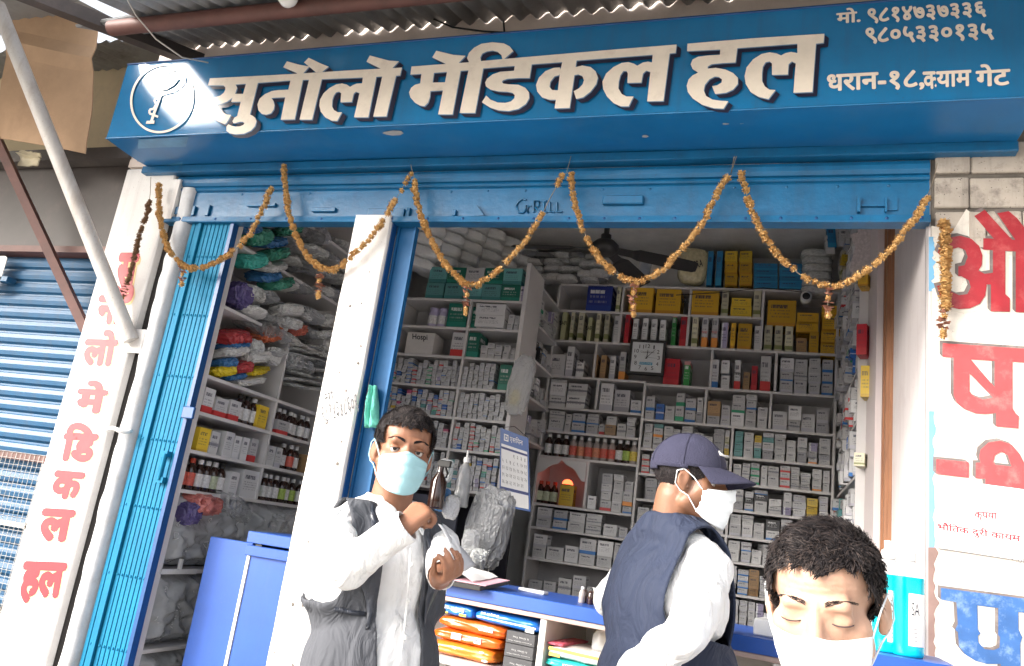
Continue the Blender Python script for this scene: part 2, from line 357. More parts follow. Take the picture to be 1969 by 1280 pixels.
M_counter = mat("counter_blue_laminate", (0.018, 0.08, 0.36), rough=0.42, var=0.12, vscale=5, streak=(0.05, 0.10, 0.25), streak_amt=0.3)
M_countw = mat("counter_white_board", (0.62, 0.60, 0.58), rough=0.5, var=0.05)
M_countb = mat("counter_pink_brown_edge", (0.42, 0.31, 0.28), rough=0.5)
M_thread = mat("thread", (0.25, 0.2, 0.15), rough=0.9)
M_wire = mat("black_cable", (0.02, 0.02, 0.02), rough=0.5)

# ------------------------------------------------------------------ ground, shell of the shop
g = MB().add([(-120, -160, 0), (120, -160, 0), (120, 60, 0), (-120, 60, 0)], [(0, 1, 2, 3)]).build("street", M_asph); struct(g)
struct(MB().box(-6, 4, -1.35, -0.001, 0.002, 0.14).build("pavement", M_conc))
struct(MB().box(-2.9, 0.62, 0.0, 2.9, 0.002, 0.2).build("shop_floor", mat("floor_tiles", (0.60, 0.57, 0.53), rough=0.35)))
struct(MB().box(-3.0, 0.8, 0.122, 2.9, 3.65, 3.75).build("ceiling", mat("ceiling_paint", (0.70, 0.70, 0.68), rough=0.9)))
struct(MB().box(-3.0, 0.8, 2.78, 2.9, 0.2, 3.65).build("wall_back", M_int))
struct(MB().box(-3.0, -2.9, 0.122, 2.78, 0.2, 3.65).build("wall_left", M_int))
struct(MB().box(0.66, 0.8, 0.122, 2.78, 0.2, 3.65).build("wall_right", M_int))
# facade: one wall above the opening, one to its right
fw = MB(); fw.box(-3.08, 0.455, 0.0, 0.12, 2.99, 3.80)
struct(fw.build("wall_above_opening", M_wallp))

# right wall with the painted letters, its plaster broken away near the top
WR = thing("painted_wall", "old cream plastered wall with big red and blue letters right of the shutter", "wall")
wp = MB()
edge = [(0.458, 0.0), (3.2, 0.0), (3.2, 2.70)]
xs = [3.2 - i * (3.2 - 0.62) / 26 for i in range(27)]
top = [(x, 2.635 + 0.05 * noise.noise(Vector((x * 7, 1, 0))) + 0.02 * noise.noise(Vector((x * 31, 4, 0)))) for x in xs]
poly = edge[:2] + [(3.2, top[0][1])] + top[1:] + [(0.60, 2.70), (0.56, 2.74), (0.52, 2.66), (0.458, 2.68)]
wp.prism(poly, -0.012, 0.0); wp.build("plaster_coat", M_wallr, WR, recalc=True)
MB().box(0.458, 3.2, 0.001, 0.12, 0.0, 3.8).build("wall_core", M_mort, WR)
random.seed(3)
zc = 2.60
brw = [(2.60, 2.735), (2.745, 2.86), (2.87, 2.985)]
for r, (z0, z1) in enumerate(brw):
    x = 0.468 if r % 2 else 0.47
    k = 0
    while x < 1.7:
        wd = [0.1, 0.052, 0.105, 0.16, 0.11, 0.2][(k + r * 2) % 6] + random.uniform(-0.006, 0.006)
        b = MB().box(x, x + wd - 0.0035, -0.010 + random.uniform(-0.006, 0.004), 0.02, z0 + random.uniform(0, 0.004), z1 - random.uniform(0.0, 0.005)).build("brick", M_brick, WR, bevel=0.004)
        x += wd; k += 1

# jamb, wood strip and white panel on the right side of the opening (they face into the opening)
JB = thing("door_jamb", "tall white painted jamb column at the right edge of the opening", "door jamb")
MB().box(0.452, 0.66, 0.005, 0.80, 0.2, 3.6).build("column", mat("jamb_white", (0.62, 0.58, 0.58), rough=0.55, streak=(0.36, 0.28, 0.27), streak_amt=0.35, var=0.05, vscale=3, dirt=(0.45, 0.37, 0.36), dirt_amt=0.35, dscale=7), JB)
MB().box(0.445, 0.452, 0.008, 0.03, 0.2, 2.69).build("corner_trim", mat("jamb_corner_grey", (0.35, 0.33, 0.33), rough=0.5), JB)
WS = thing("wooden_door_frame", "narrow brown wooden frame strip beside the white jamb column", "door frame")
MB().box(0.44, 0.66, 0.802, 0.93, 0.2, 3.6).build("frame_post", M_wood, WS)
MB().box(0.425, 0.44, 0.81, 0.835, 0.2, 3.6).build("frame_bead", M_wood, WS)
MB().box(0.425, 0.44, 0.90, 0.925, 0.2, 3.6).build("frame_bead", M_wood, WS)
PN = thing("white_door_panel", "pinkish white flush panel between the wood frame and the right shelves", "door panel")
MB().box(0.40, 0.66, 0.932, 1.28, 0.2, 3.6).build("panel", M_panel, PN)

# ------------------------------------------------------------------ shop sign
SG = thing("shop_sign", "long blue signboard with cream Devanagari lettering above the open shutter", "sign")
XL, XR, YF, ZB, ZT = -2.913, 0.700, -0.30, 2.972, 3.352
nx, nz = 60, 8
fr = MB(); vs = []; fs = []
for i in range(nx + 1):
    for k in range(nz + 1):
        x = XL + (XR - XL) * i / nx; z = ZB + (ZT - ZB) * k / nz
        y = YF + 0.004 * noise.noise(Vector((x * 1.6, z * 3, 0.3))) * (1 if 0 < k < nz else 0)
        vs.append((x, y, z))
for i in range(nx):
    for k in range(nz):
        a = i * (nz + 1) + k; fs.append((a, a + nz + 1, a + nz + 2, a + 1))
fr.add(vs, fs, 0, True); fr.build("front_panel", M_sign, SG)
un = MB(); vs = []; fs = []
for i in range(nx + 1):
    for k in range(7):
        x = XL + (XR - XL) * i / nx; y = YF + (0.295) * k / 6
        dz = -0.006 * sin(pi * k / 6) + 0.004 * noise.noise(Vector((x * 2, y * 6, 0.3)))
        if x > -0.1: dz += -0.006 * abs(noise.noise(Vector((x * 3, y * 4, 5)))) * 2
        if k in (0, 6): dz = 0
        vs.append((x, y, ZB - 0.001 + dz))
for i in range(nx):
    for k in range(6):
        a = i * 7 + k; fs.append((a, a + 1, a + 8, a + 7))
un.add(vs, fs, 0, True); un.build("underside", M_signu, SG)
MB().box(XL, XR, YF + 0.004, -0.002, ZT, ZT + 0.004).build("top_sheet", M_signu, SG)
for x in (XL, XR - 0.002): MB().box(x, x + 0.002, YF + 0.006, -0.003, ZB + 0.002, ZT - 0.002).build("end_cap", M_signu, SG)
MB().tube([(XL, YF - 0.001, ZB), (XR, YF - 0.001, ZB)], 0.0035, 6).build("folded_edge", M_sign, SG)
MB().tube([(XL, YF, ZT + 0.001), (XR, YF, ZT + 0.001)], 0.005, 6).build("folded_edge", M_gated, SG)

b = MB(); v = [PZ(px, py, 2.9665) for px, py in ((266, 268), (362, 262), (350, 320), (264, 310))]; b.add(v, [(0, 1, 2, 3)]); b.build("repainted_patch", mat("pale_blue_patch", (0.05, 0.20, 0.36), rough=0.35, var=0.25, vscale=9), SG)
for (px, py, w_, h_) in ((1395, 238, 8, 2), (1432, 239, 12, 3), (1500, 246, 16, 2.5), (1522, 249, 12, 2.5), (755, 256, 22, 6), (1240, 262, 7, 3)):
    v = [PZ(px + w_ * cos(t) * random.uniform(.6, 1.1), py + h_ * sin(t) * random.uniform(.6, 1.1), 2.9663) for t in [k * pi / 4 for k in range(8)]]; MB().add(v, [tuple(range(8))]).build("scuff", mat("scuff_pale", (0.34, 0.34, 0.34), rough=0.6), SG)
def q1(x, y): return (380 + x / 7.527, 90 + y / 7.527)
def q2(x, y): return (560 + x / 7.1125, 80 + y / 7.1125)
def q3(x, y): return (770 + x / 7.032, 70 + y / 7.032)
def q4(x, y): return (1010 + x / 6.352, 70 + y / 6.352)
def q5(x, y): return (1300 + x / 6.563, 50 + y / 6.563)
SP = []   # (outline, holes)
def S(q, o, *holes): SP.append(([q(*p) for p in o], [[q(*p) for p in h] for h in holes]))
SP.append(([q1(185, 460), q1(870, 425), q1(1350, 400), q2(900, 392), q2(1520, 360), q2(1495, 468), q2(1440, 472), q2(1000, 495), q2(425, 520), q1(1350, 492), q1(870, 528), q1(400, 562), q1(158, 562)], []))
S(q1, [(380, 540), (380, 562), (408, 590), (408, 625), (385, 670), (340, 708), (280, 730), (210, 740), (165, 730), (135, 705), (60, 830), (110, 920), (190, 1010), (300, 1080), (400, 1125), (425, 1105), (492, 990), (430, 985), (370, 950), (320, 895), (285, 832), (360, 825), (430, 800), (480, 765), (512, 740), (492, 800), (632, 800), (580, 1005), (540, 1030), (512, 1080), (525, 1110), (560, 1105), (620, 1088), (665, 1090), (685, 1110), (670, 1135), (620, 1155), (560, 1160), (510, 1150), (450, 1125), (425, 1160), (425, 1220), (470, 1255), (560, 1270), (680, 1260), (780, 1215), (840, 1150), (860, 1080), (840, 1030), (800, 1000), (765, 985), (880, 525), (880, 500)],
  [(555, 545), (580, 600), (550, 685), (665, 685), (708, 540)])
S(q1, [(1350, 470), (1350, 492), (1320, 625), (1180, 630), (1080, 645), (980, 690), (905, 755), (872, 840), (885, 920), (935, 975), (1000, 988), (1070, 965), (1110, 910), (1120, 850), (1105, 790), (1075, 745), (1275, 735), (1210, 1060), (1412, 1055), (1530, 485), (1530, 470)])
S(q2, [(250, 500), (425, 490), (425, 520), (292, 1072), (120, 1070), (250, 525)])
S(q1, [(1300, 215), (1245, 300), (1430, 378), (1450, 398), (1535, 390), (1625, 290), (1480, 265)])
S(q2, [(245, 225), (182, 290), (345, 425), (430, 420), (518, 348), (400, 300)])
S(q2, [(985, 480), (985, 500), (975, 575), (900, 580), (850, 600), (810, 625), (770, 595), (700, 578), (620, 590), (530, 640), (450, 710), (400, 800), (390, 880), (410, 960), (470, 1040), (560, 1085), (635, 1090), (700, 970), (640, 970), (590, 940), (565, 890), (570, 800), (590, 740), (620, 700), (660, 690), (690, 710), (680, 835), (835, 830), (860, 720), (890, 690), (940, 710), (865, 1040), (1060, 1040), (1170, 490), (1170, 470)])
S(q2, [(1250, 465), (1250, 485), (1127, 1030), (1308, 1028), (1440, 470), (1440, 455)])
S(q2, [(1080, 195), (1035, 280), (1250, 385), (1380, 378), (1480, 275), (1340, 265)])
SP.append(([q3(155, 412), q3(900, 358), q3(1400, 312), q3(1969, 262), q4(1100, 165), q4(1850, 105), q4(1838, 208), q4(1765, 215), q4(1560, 230), q4(640, 300), q4(455, 320), q4(85, 347), q3(1550, 405), q3(1110, 440), q3(920, 465), q3(640, 485), q3(290, 512), q3(140, 522)], []))
S(q3, [(290, 490), (290, 512), (272, 640), (200, 660), (150, 700), (122, 760), (140, 830), (200, 900), (270, 940), (330, 950), (380, 900), (405, 820), (410, 745), (580, 735), (515, 1060), (710, 1060), (820, 465), (820, 440), (500, 470)], [(460, 490), (635, 485), (608, 625), (440, 630)])
S(q3, [(925, 440), (925, 465), (805, 1040), (1015, 1040), (1125, 440), (1125, 420)])
S(q3, [(940, 370), (905, 300), (930, 230), (1000, 160), (1100, 105), (1250, 85), (1400, 100), (1480, 140), (1530, 205), (1415, 305), (1385, 325), (1370, 260), (1320, 215), (1250, 198), (1170, 210), (1110, 240), (1085, 290), (1095, 355)])
S(q3, [(490, 200), (435, 290), (650, 392), (780, 380), (885, 268), (720, 255)])
S(q3, [(1780, 370), (1780, 385), (1750, 570), (1600, 570), (1450, 580), (1390, 600), (1375, 625), (1400, 645), (1480, 655), (1600, 660), (1690, 700), (1740, 760), (1745, 840), (1700, 920), (1600, 985), (1470, 1015), (1330, 1005), (1220, 970), (1105, 895), (1165, 805), (1220, 860), (1320, 900), (1420, 905), (1500, 885), (1545, 840), (1550, 800), (1520, 770), (1450, 755), (1330, 750), (1220, 725), (1160, 680), (1150, 630), (1175, 580), (1250, 520), (1350, 485), (1540, 470), (1550, 405), (1550, 385)])
S(q4, [(455, 300), (455, 320), (430, 430), (400, 680), (380, 770), (360, 885), (545, 880), (630, 300), (630, 285)])
S(q4, [(430, 385), (350, 390), (250, 430), (170, 510), (135, 600), (150, 680), (210, 750), (300, 780), (390, 780), (405, 665), (330, 660), (300, 620), (310, 560), (360, 495), (420, 478), (435, 430)])
S(q4, [(615, 382), (700, 362), (800, 380), (860, 430), (890, 510), (870, 590), (800, 680), (710, 750), (625, 770), (595, 675), (660, 640), (705, 590), (720, 540), (700, 490), (650, 470), (600, 480)])
S(q4, [(1550, 325), (1500, 315), (1440, 325), (1370, 365), (1330, 340), (1260, 320), (1180, 330), (1080, 380), (990, 460), (945, 560), (955, 650), (1000, 740), (1080, 820), (1170, 860), (1265, 860), (1325, 740), (1240, 740), (1180, 710), (1140, 640), (1145, 560), (1165, 480), (1200, 430), (1240, 430), (1255, 460), (1250, 575), (1420, 570), (1440, 460), (1480, 425), (1530, 440), (1490, 800), (1690, 795), (1765, 215), (1765, 200), (1560, 215)])
S(q5, [(145, 230), (1000, 160), (1870, 105), (1860, 220), (1760, 232), (1530, 232), (775, 288), (555, 305), (140, 325)])
S(q5, [(775, 270), (775, 285), (750, 468), (600, 475), (450, 490), (400, 520), (400, 545), (500, 535), (620, 555), (720, 600), (780, 660), (780, 740), (720, 810), (630, 850), (495, 865), (455, 765), (520, 755), (575, 720), (580, 680), (540, 650), (490, 645), (420, 680), (365, 750), (350, 820), (380, 890), (460, 935), (560, 950), (660, 955), (600, 1050), (480, 1045), (330, 1000), (210, 920), (150, 840), (135, 760), (160, 680), (210, 630), (280, 595), (210, 550), (185, 490), (210, 430), (280, 395), (400, 380), (555, 370), (560, 290)])
S(q5, [(1530, 350), (1450, 335), (1380, 350), (1325, 380), (1270, 355), (1180, 340), (1080, 360), (970, 430), (890, 530), (865, 640), (880, 740), (940, 840), (1040, 900), (1165, 930), (1255, 815), (1180, 810), (1120, 770), (1085, 700), (1085, 600), (1095, 520), (1130, 465), (1180, 455), (1210, 480), (1210, 625), (1410, 620), (1420, 490), (1460, 455), (1510, 480), (1480, 850), (1720, 840), (1765, 225), (1765, 215), (1530, 215)])

def flat_polys(mb, polys, y, dx=0, dy=0, mi=0, step=0.00004, y0=0.0):
    """painted shapes: thin flat polygons laid on the plane y, each a hair above the last"""
    for k, (o, hs) in enumerate(polys):
        loops = [[P(px + dx, py + dy, y=y) for px, py in l] for l in [o] + hs]
        loops2 = [[Vector((p.x, p.z, 0)) for p in l] for l in loops]
        tri = geometry.tessellate_polygon(loops2); flat = [p for l in loops2 for p in l]
        fs = []
        for t in tri:
            a, b, c = [flat[i] for i in t]
            fs.append(tuple(t) if (b - a).cross(c - a).z > 0 else tuple(reversed(t)))
        mb.add([(p.x, y - y0 - k * step, p.y) for p in flat], fs, mi)
YS = YF - 0.0045
sh = MB()
for k in range(9):
    t = k / 8
    flat_polys(sh, SP, YS, 2.0 + 6.8 * t, 1.5 + 5.8 * t, 0, 0.00001, 0.0001 + k * 0.0003)
sh.build("letter_shadow", M_navy, SG)
ed = MB(); flat_polys(ed, SP, YS, 1.3, 1.5, 0, 0.00001, 0.0031); ed.build("letter_outline", M_edge, SG)
lt = MB(); flat_polys(lt, SP, YS, 0, 0, 0, 0.00004, 0.0036); lt.build("lettering", M_cream, SG)
# smaller lettering
sm = MB()
yy = YF - 0.005
text_px(sm, "मो.", (1608, 46), (1655, 42), (1608, 17), yy, 0.03)
text_px(sm, "९८१४७३७३३६", (1668, 46), (1897, 33), (1668, 16), yy, 0.035)
text_px(sm, "९८०५३३०१३५", (1664, 85), (1912, 77), (1664, 53), yy, 0.035)
sm.build("phone_lettering", M_cream, SG); sm = MB()
text_px(sm, "धरान-१८,", (1590, 181), (1778, 172), (1590, 143), yy, 0.03)
# half ka joined to ya, built from the two letters
vs, fs = glyphs("क", 0.03); x1 = max(p[0] for p in vs); x0 = min(p[0] for p in vs); cut = x0 + (x1 - x0) * 0.80
z0 = min(p[1] for p in vs); z1 = max(p[1] for p in vs)
a = P(1777, 170, y=yy); b = P(1800, 169, y=yy); c = P(1775, 139, y=yy)
bt_ = bmesh.new(); bv = [bt_.verts.new((p[0], p[1], 0)) for p in vs]
for f in fs: bt_.faces.new([bv[i] for i in f])
bmesh.ops.bisect_plane(bt_, geom=bt_.verts[:] + bt_.edges[:] + bt_.faces[:], plane_co=(cut, 0, 0), plane_no=(1, 0, 0), clear_outer=True)
bt_.verts.ensure_lookup_table(); ix = {v: i for i, v in enumerate(bt_.verts)}
for k, (ex, ez) in enumerate(((0, 0), (.03, 0), (-.03, 0), (0, .03), (0, -.03))):
    sm.add([a + (b - a) * ((v.co.x + ex - x0) / (cut - x0)) + (c - a) * ((v.co.y + ez - z0) / (z1 - z0)) + Vector((0, -0.00003 * k, 0)) for v in bt_.verts], [[ix[v] for v in f.verts] for f in bt_.faces])
bt_.free()
text_px(sm, "याम", (1800, 168), (1868, 165), (1800, 137), yy - 0.0003, 0.03)
text_px(sm, "गेट", (1876, 167), (1943, 163), (1876, 124), yy, 0.03)
sm.build("address_lettering", M_cream, SG)
# emblem: ring, bowl and snake
em = MB()
def ring(mb, cx, cy, rx, ry, rot, th, y, a0=0, a1=360, n=60):
    pts = []
    for side in (1, 0):
        for k in (range(n + 1) if side else range(n, -1, -1)):
            t = radians(a0 + (a1 - a0) * k / n); ex, ey = (rx + (th / 2 if side else -th / 2)) * cos(t), (ry + (th / 2 if side else -th / 2)) * sin(t)
            pts.append((cx + ex * cos(rot) - ey * sin(rot), cy + ex * sin(rot) + ey * cos(rot)))
    v = [P(px, py, y=y) for px, py in pts]; m = len(pts)
    mb.add(v, [(i, i + 1, m - 2 - i, m - 1 - i) for i in range(n)])
def stroke(mb, pts, th, y):
    for i in range(len(pts) - 1):
        (ax, ay), (bx, by) = pts[i], pts[i + 1]; l = math.hypot(bx - ax, by - ay) or 1; nx_, ny_ = -(by - ay) / l * th / 2, (bx - ax) / l * th / 2
        mb.add([P(ax + nx_, ay + ny_, y=y - i * 1e-5), P(bx + nx_, by + ny_, y=y - i * 1e-5), P(bx - nx_, by - ny_, y=y - i * 1e-5), P(ax - nx_, ay - ny_, y=y - i * 1e-5)], [(0, 1, 2, 3)])
def e6(x, y): return (230 + x / 8.533, 110 + y / 8.533)
ring(em, 311.5, 189, 58, 66, radians(24), 4.2, YS - 0.001)
stroke(em, [e6(760, 260), e6(830, 215), e6(930, 205), e6(1020, 240), e6(1070, 320), e6(1060, 400), e6(990, 480), e6(880, 560), e6(740, 590), e6(640, 640), e6(570, 700), e6(600, 770), e6(560, 840), e6(490, 860), e6(490, 920), e6(560, 945), e6(630, 975)], 4.0, YS - 0.0012)
stroke(em, [e6(700, 540), e6(560, 930), e6(520, 1050)], 5.0, YS - 0.0016)
flat_polys(em, [([e6(470, 345), e6(1000, 330), e6(900, 460), e6(780, 530), e6(680, 540), e6(560, 490)], []), ([e6(450, 1045), e6(580, 1040), e6(570, 1090), e6(435, 1092)], [])], YS, y0=0.0020)
em.build("emblem", M_cream, SG)

# ------------------------------------------------------------------ rolled-up shutter under the sign
SH = thing("roller_shutter", "rolled-up glossy blue steel shutter hood and bottom bar under the signboard", "roller shutter")
def extr(prof, x0, x1):
    mb = MB(); n = len(prof); seg = 40
    vs = []
    for i in range(seg + 1):
        x = x0 + (x1 - x0) * i / seg
        for k, (y, z) in enumerate(prof):
            vs.append((x, y + 0.0015 * noise.noise(Vector((x * 3, k, 0))), z + 0.0012 * noise.noise(Vector((x * 2, k * 3, 7)))))
    fs = [(i * n + k, (i + 1) * n + k, (i + 1) * n + k + 1, i * n + k + 1) for i in range(seg) for k in range(n - 1)]
    return mb.add(vs, fs, 0, False)
extr([(-0.002, 2.966), (-0.052, 2.964), (-0.053, 2.932), (-0.048, 2.929), (0.0, 2.929)][::-1], -2.93, 0.705).build("hood_lip", M_shut, SH)
extr([(0.0, 2.928), (-0.014, 2.921), (-0.022, 2.905), (-0.022, 2.886), (-0.014, 2.873), (-0.003, 2.868), (-0.016, 2.864), (-0.019, 2.856), (-0.014, 2.850), (0.0, 2.846)][::-1], -2.735, 0.452).build("top_slat", M_shut, SH)
extr([(-0.004, 2.848), (-0.008, 2.84), (-0.008, 2.715), (-0.028, 2.712), (-0.03, 2.690), (-0.028, 2.686), (0.03, 2.686)][::-1], -2.745, 0.452).build("bottom_bar", M_shut, SH)
def bxpx(mb, px0, py0, px1, py1, y0, y1, mi=0):
    a, b = P(px0, py1, y=y0), P(px1, py0, y=y0); return mb.box(a.x, b.x, y0, y1, a.z, b.z, mi)
for px in range(345, 1790, 68):
    p = P(px, 424, y=-0.03); MB().lathe([(0.0, 0.004), (0.004, 0.003), (0.006, 0.0)], (0, 0, 0), 8).build("rivet", M_gated, SH).matrix_world = Matrix.Translation((p.x, -0.0295, 2.70)) @ Matrix.Rotation(pi / 2, 4, 'X')
for px in (350, 470, 600, 870, 940, 1012, 1160, 1250, 1412, 1512, 1610, 1708):
    p = P(px, 365, y=0); MB().lathe([(0.0, 0.004), (0.004, 0.003), (0.006, 0.0)], (0, 0, 0), 8).build("rivet", M_shut, SH).matrix_world = Matrix.Translation((p.x, -0.008, 2.83)) @ Matrix.Rotation(pi / 2, 4, 'X')
bxpx(MB(), 1157, 374, 1238, 391, -0.026, -0.009).build("handle", M_shut, SH, bevel=0.004)
lk = MB(); bxpx(lk, 1648, 376, 1655, 406, -0.026, -0.009); bxpx(lk, 1702, 378, 1726, 404, -0.014, -0.009); bxpx(lk, 1702, 378, 1706, 406, -0.028, -0.015); bxpx(lk, 1656, 392, 1701, 396, -0.018, -0.009); lk.build("bolt_latch", M_shut, SH)
for a_ in ((324, 397, 352, 411), (366, 395, 376, 414), (392, 393, 404, 414), (474, 389, 530, 396), (598, 398, 645, 406), (868, 402, 877, 414), (778, 398, 789, 420), (705, 400, 778, 418)):
    bxpx(MB(), *a_, -0.022, -0.009).build("lock_lug", M_shut, SH, bevel=0.002)
MB().prism([(P(918, 420).x, P(918, 420).z), (P(936, 420).x, P(936, 420).z), (P(920, 398).x, P(920, 398).z)], -0.03, -0.009).build("lock_lug", M_shut, SH, recalc=True)
gl = MB()
for st in ([(1012, 384), (1004, 382), (996, 388), (993, 398), (997, 408), (1006, 409), (1012, 402), (1012, 395)], [(1015, 409), (1015, 396), (1021, 396)],
           [(1027, 408), (1028, 386), (1037, 387), (1037, 396), (1028, 398), (1040, 408)], [(1046, 386), (1046, 408)], [(1041, 386), (1051, 386)], [(1041, 408), (1052, 408)],
           [(1057, 388), (1057, 407), (1066, 407)], [(1071, 389), (1071, 407), (1081, 407)]):
    gl.tube([P(px, py, y=-0.012) for px, py in st], 0.0042, 6)
gl.build("welded_letters", M_shut, SH)

# ------------------------------------------------------------------ left: lettered pillar, plaster strip, folding gate, posts
LP = thing("lettered_pillar", "white painted pillar with vertical red Devanagari letters left of the folding gate", "pillar")
pb = MB()
pb.box(-3.06, -2.755, -0.02, 0.12, 0.14, 2.97); pb.build("shaft", M_white, LP, bevel=0.006)
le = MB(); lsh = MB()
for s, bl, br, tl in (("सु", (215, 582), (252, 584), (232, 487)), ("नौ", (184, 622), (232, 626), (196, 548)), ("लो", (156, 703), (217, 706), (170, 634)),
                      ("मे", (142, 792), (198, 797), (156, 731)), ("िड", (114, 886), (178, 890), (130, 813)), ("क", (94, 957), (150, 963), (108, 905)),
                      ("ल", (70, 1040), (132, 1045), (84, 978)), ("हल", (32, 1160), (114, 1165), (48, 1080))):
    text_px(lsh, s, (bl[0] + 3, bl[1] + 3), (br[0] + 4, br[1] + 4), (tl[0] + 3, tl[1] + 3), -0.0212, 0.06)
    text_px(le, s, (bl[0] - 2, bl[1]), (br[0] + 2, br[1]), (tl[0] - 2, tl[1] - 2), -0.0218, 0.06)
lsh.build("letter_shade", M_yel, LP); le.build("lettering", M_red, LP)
GP = thing("shadow_gap", "black strip standing in for the shade of the gap between the lettered pillar and plaster strip", "joint")
MB().box(-2.753, -2.692, 0.02, 0.12, 0.14, 2.9).build("gap_shade_board", M_black, GP)  # black board paints the shade inside the gap
PS = thing("plaster_strip", "rough grey white plaster pilaster beside the folding gate", "pilaster")
ps = MB(); vs = []; fs = []; N = 60
for i in range(N + 1):
    z = 0.14 + 2.72 * i / N
    for k, (x, y) in enumerate(((-2.691, 0.03), (-2.690, -0.015), (-2.672, -0.03), (-2.645, -0.032), (-2.618, -0.025), (-2.612, 0.03))):
        n_ = noise.noise(Vector((k * 3, z * 9, 0))) * 0.007
        vs.append((x + n_, y + n_ * 0.8, z))
for i in range(N):
    for k in range(5): a = i * 6 + k; fs.append((a, a + 1, a + 7, a + 6))
ps.add(vs, fs, 0, True); ps.build("plaster", M_plaster, PS)
tp = P(232, 828, y=-0.04)
MB().tube([tp + Vector((0.055 * cos(t) - 0.01, 0.035 * sin(t), 0.006 * sin(3 * t))) for t in [i * 2 * pi / 16 for i in range(17)]], 0.009, 6).build("cloth_tie", M_white, PS)
corner = MB().box(-2.752, -2.70, -0.035, 0.01, 2.70, 2.90); corner.build("corner_block", M_white, PS)

GT = thing("folding_gate", "tall bright blue folding channel gate pushed to the left of the opening", "gate")
ng = 10; gx0, gx1 = -2.600, -2.372
for i in range(ng):
    x = gx0 + (gx1 - gx0) * i / ng; wd = (gx1 - gx0) / ng
    off = -0.012 * (1 if i in (2,) else 0)
    MB().box(x + 0.002, x + wd - 0.002, -0.004 + off, 0.03, 0.2, 2.686).build("gate_channel", M_gate, GT, bevel=0.0008)
MB().box(gx0, gx1, 0.031, 0.04, 0.2, 2.686).build("gate_back_plate", M_gated, GT)
MB().box(gx1, gx1 + 0.018, -0.015, 0.02, 0.2, 2.686).build("end_channel", M_gated, GT)
rv = MB().lathe([(0.0, 0.005), (0.004, 0.004), (0.006, 0.0)], (0, 0, 0), 8); rvm = None
for (px, py) in ((380, 494), (363, 606), (322, 722), (299, 845), (269, 973), (232, 1104), (195, 1241), (160, 1370)):
    z = P(px, py).z
    for i in range(1, ng):
        x = gx0 + (gx1 - gx0) * (i + 0.5) / ng
        if rvm is None: o = rv.build("rivet", M_gate, GT); rvm = o.data
        else: o = link("rivet", rvm, GT)
        o.matrix_world = Matrix.Translation((x, -0.004, z)) @ Matrix.Rotation(pi / 2, 4, 'X')
a = P(362, 793, y=-0.03); MB().box(a.x - 0.03, a.x + 0.03, -0.035, -0.021, a.z - 0.025, a.z + 0.025).build("lock_plate", M_gated, GT, bevel=0.003)
hb = MB(); a = P(318, 872, y=-0.03); b_ = P(305, 922, y=-0.03)
hb.tube([a, b_], 0.008, 8); hb.box(a.x - 0.03, a.x + 0.008, -0.03, -0.006, a.z - 0.012, a.z + 0.012); hb.box(b_.x - 0.02, b_.x + 0.02, -0.03, -0.006, b_.z - 0.012, b_.z + 0.012)
hb.build("bolt_handle", M_gate, GT)

CP = thing("centre_post", "wide white painted post standing in the middle of the shop opening", "post")
cpb = MB(); vs = []; fs = []; N = 70
for i in range(N + 1):
    z = 0.2 + 2.512 * i / N
    for k, (x, y) in enumerate(((-1.722, 0.0), (-1.722, -0.035), (-1.717, -0.04), (-1.64, -0.041), (-1.556, -0.04), (-1.552, -0.035), (-1.552, 0.0))):
        n_ = noise.noise(Vector((k * 2, z * 8, 0))) * 0.003 * (1 if k in (0, 1, 2, 4, 5, 6) else 0.3)
        vs.append((x + n_, y + n_ * 0.3, z))
for i in range(N):
    for k in range(6): a = i * 7 + k; fs.append((a, a + 1, a + 8, a + 7))
cpb.add(vs, fs, 0, True).add([(-1.722, 0.0, 2.712), (-1.722, -0.04, 2.712), (-1.552, -0.04, 2.712), (-1.552, 0.0, 2.712)], [(0, 1, 2, 3)])
cpb.build("shaft", M_white, CP)
MB().box(-1.551, -1.546, -0.02, 0.015, 0.2, 2.685).build("side_strip", M_gated, CP)
hw = MB(); text_px(hw, "९८१४३४८६०९", (620, 818), (690, 792), (617, 782), -0.0425, 0.0); text_px(hw, "मो.", (624, 772), (645, 765), (622, 752), -0.0425, 0.0)
hw.build("handwriting", mat("grey_ink", (0.12, 0.12, 0.13), rough=0.8), CP)
random.seed(5)
for k in range(26):      # nail holes and chips
    z = random.uniform(0.9, 2.6); x = random.uniform(-1.71, -1.57); r = random.uniform(0.002, 0.006)
    MB().add([(x + r * cos(t) * random.uniform(0.6, 1.4), -0.0425, z + r * sin(t) * random.uniform(0.7, 1.8)) for t in [i * pi / 4 for i in range(8)]], [tuple(range(8))]).build("paint_chip", M_mort if k % 3 else M_greyb, CP)
GR = thing("guide_rail", "narrow blue steel shutter guide rail right of the white post", "guide rail")
gr = MB(); gr.box(-1.545, -1.535, 0.02, 0.05, 0.2, 2.686); gr.box(-1.47, -1.46, 0.02, 0.05, 0.2, 2.686); gr.box(-1.535, -1.47, 0.03, 0.04, 0.2, 2.686)
gr.build("channel", mat("rail_blue", (0.006, 0.10, 0.26), rough=0.5, spec=0.3, var=0.15, dirt=(0.02, 0.04, 0.1), dirt_amt=0.5), GR)
cl = MB(); vs = []; fs = []
for i in range(11):
    for k in range(7):
        u, v = k / 6, i / 10
        a = P(712 - 20 * v + (2 + 20 * u + 6 * v) * (0.6 + 0.6 * v), 742 + 80 * v, y=0.0)
        vs.append((a.x, 0.0 - 0.018 * sin(u * 9 + v * 3) - 0.01 * noise.noise(Vector((u * 3, v * 4, 0))), a.z))
for i in range(10):
    for k in range(6): a = i * 7 + k; fs.append((a, a + 1, a + 8, a + 7))
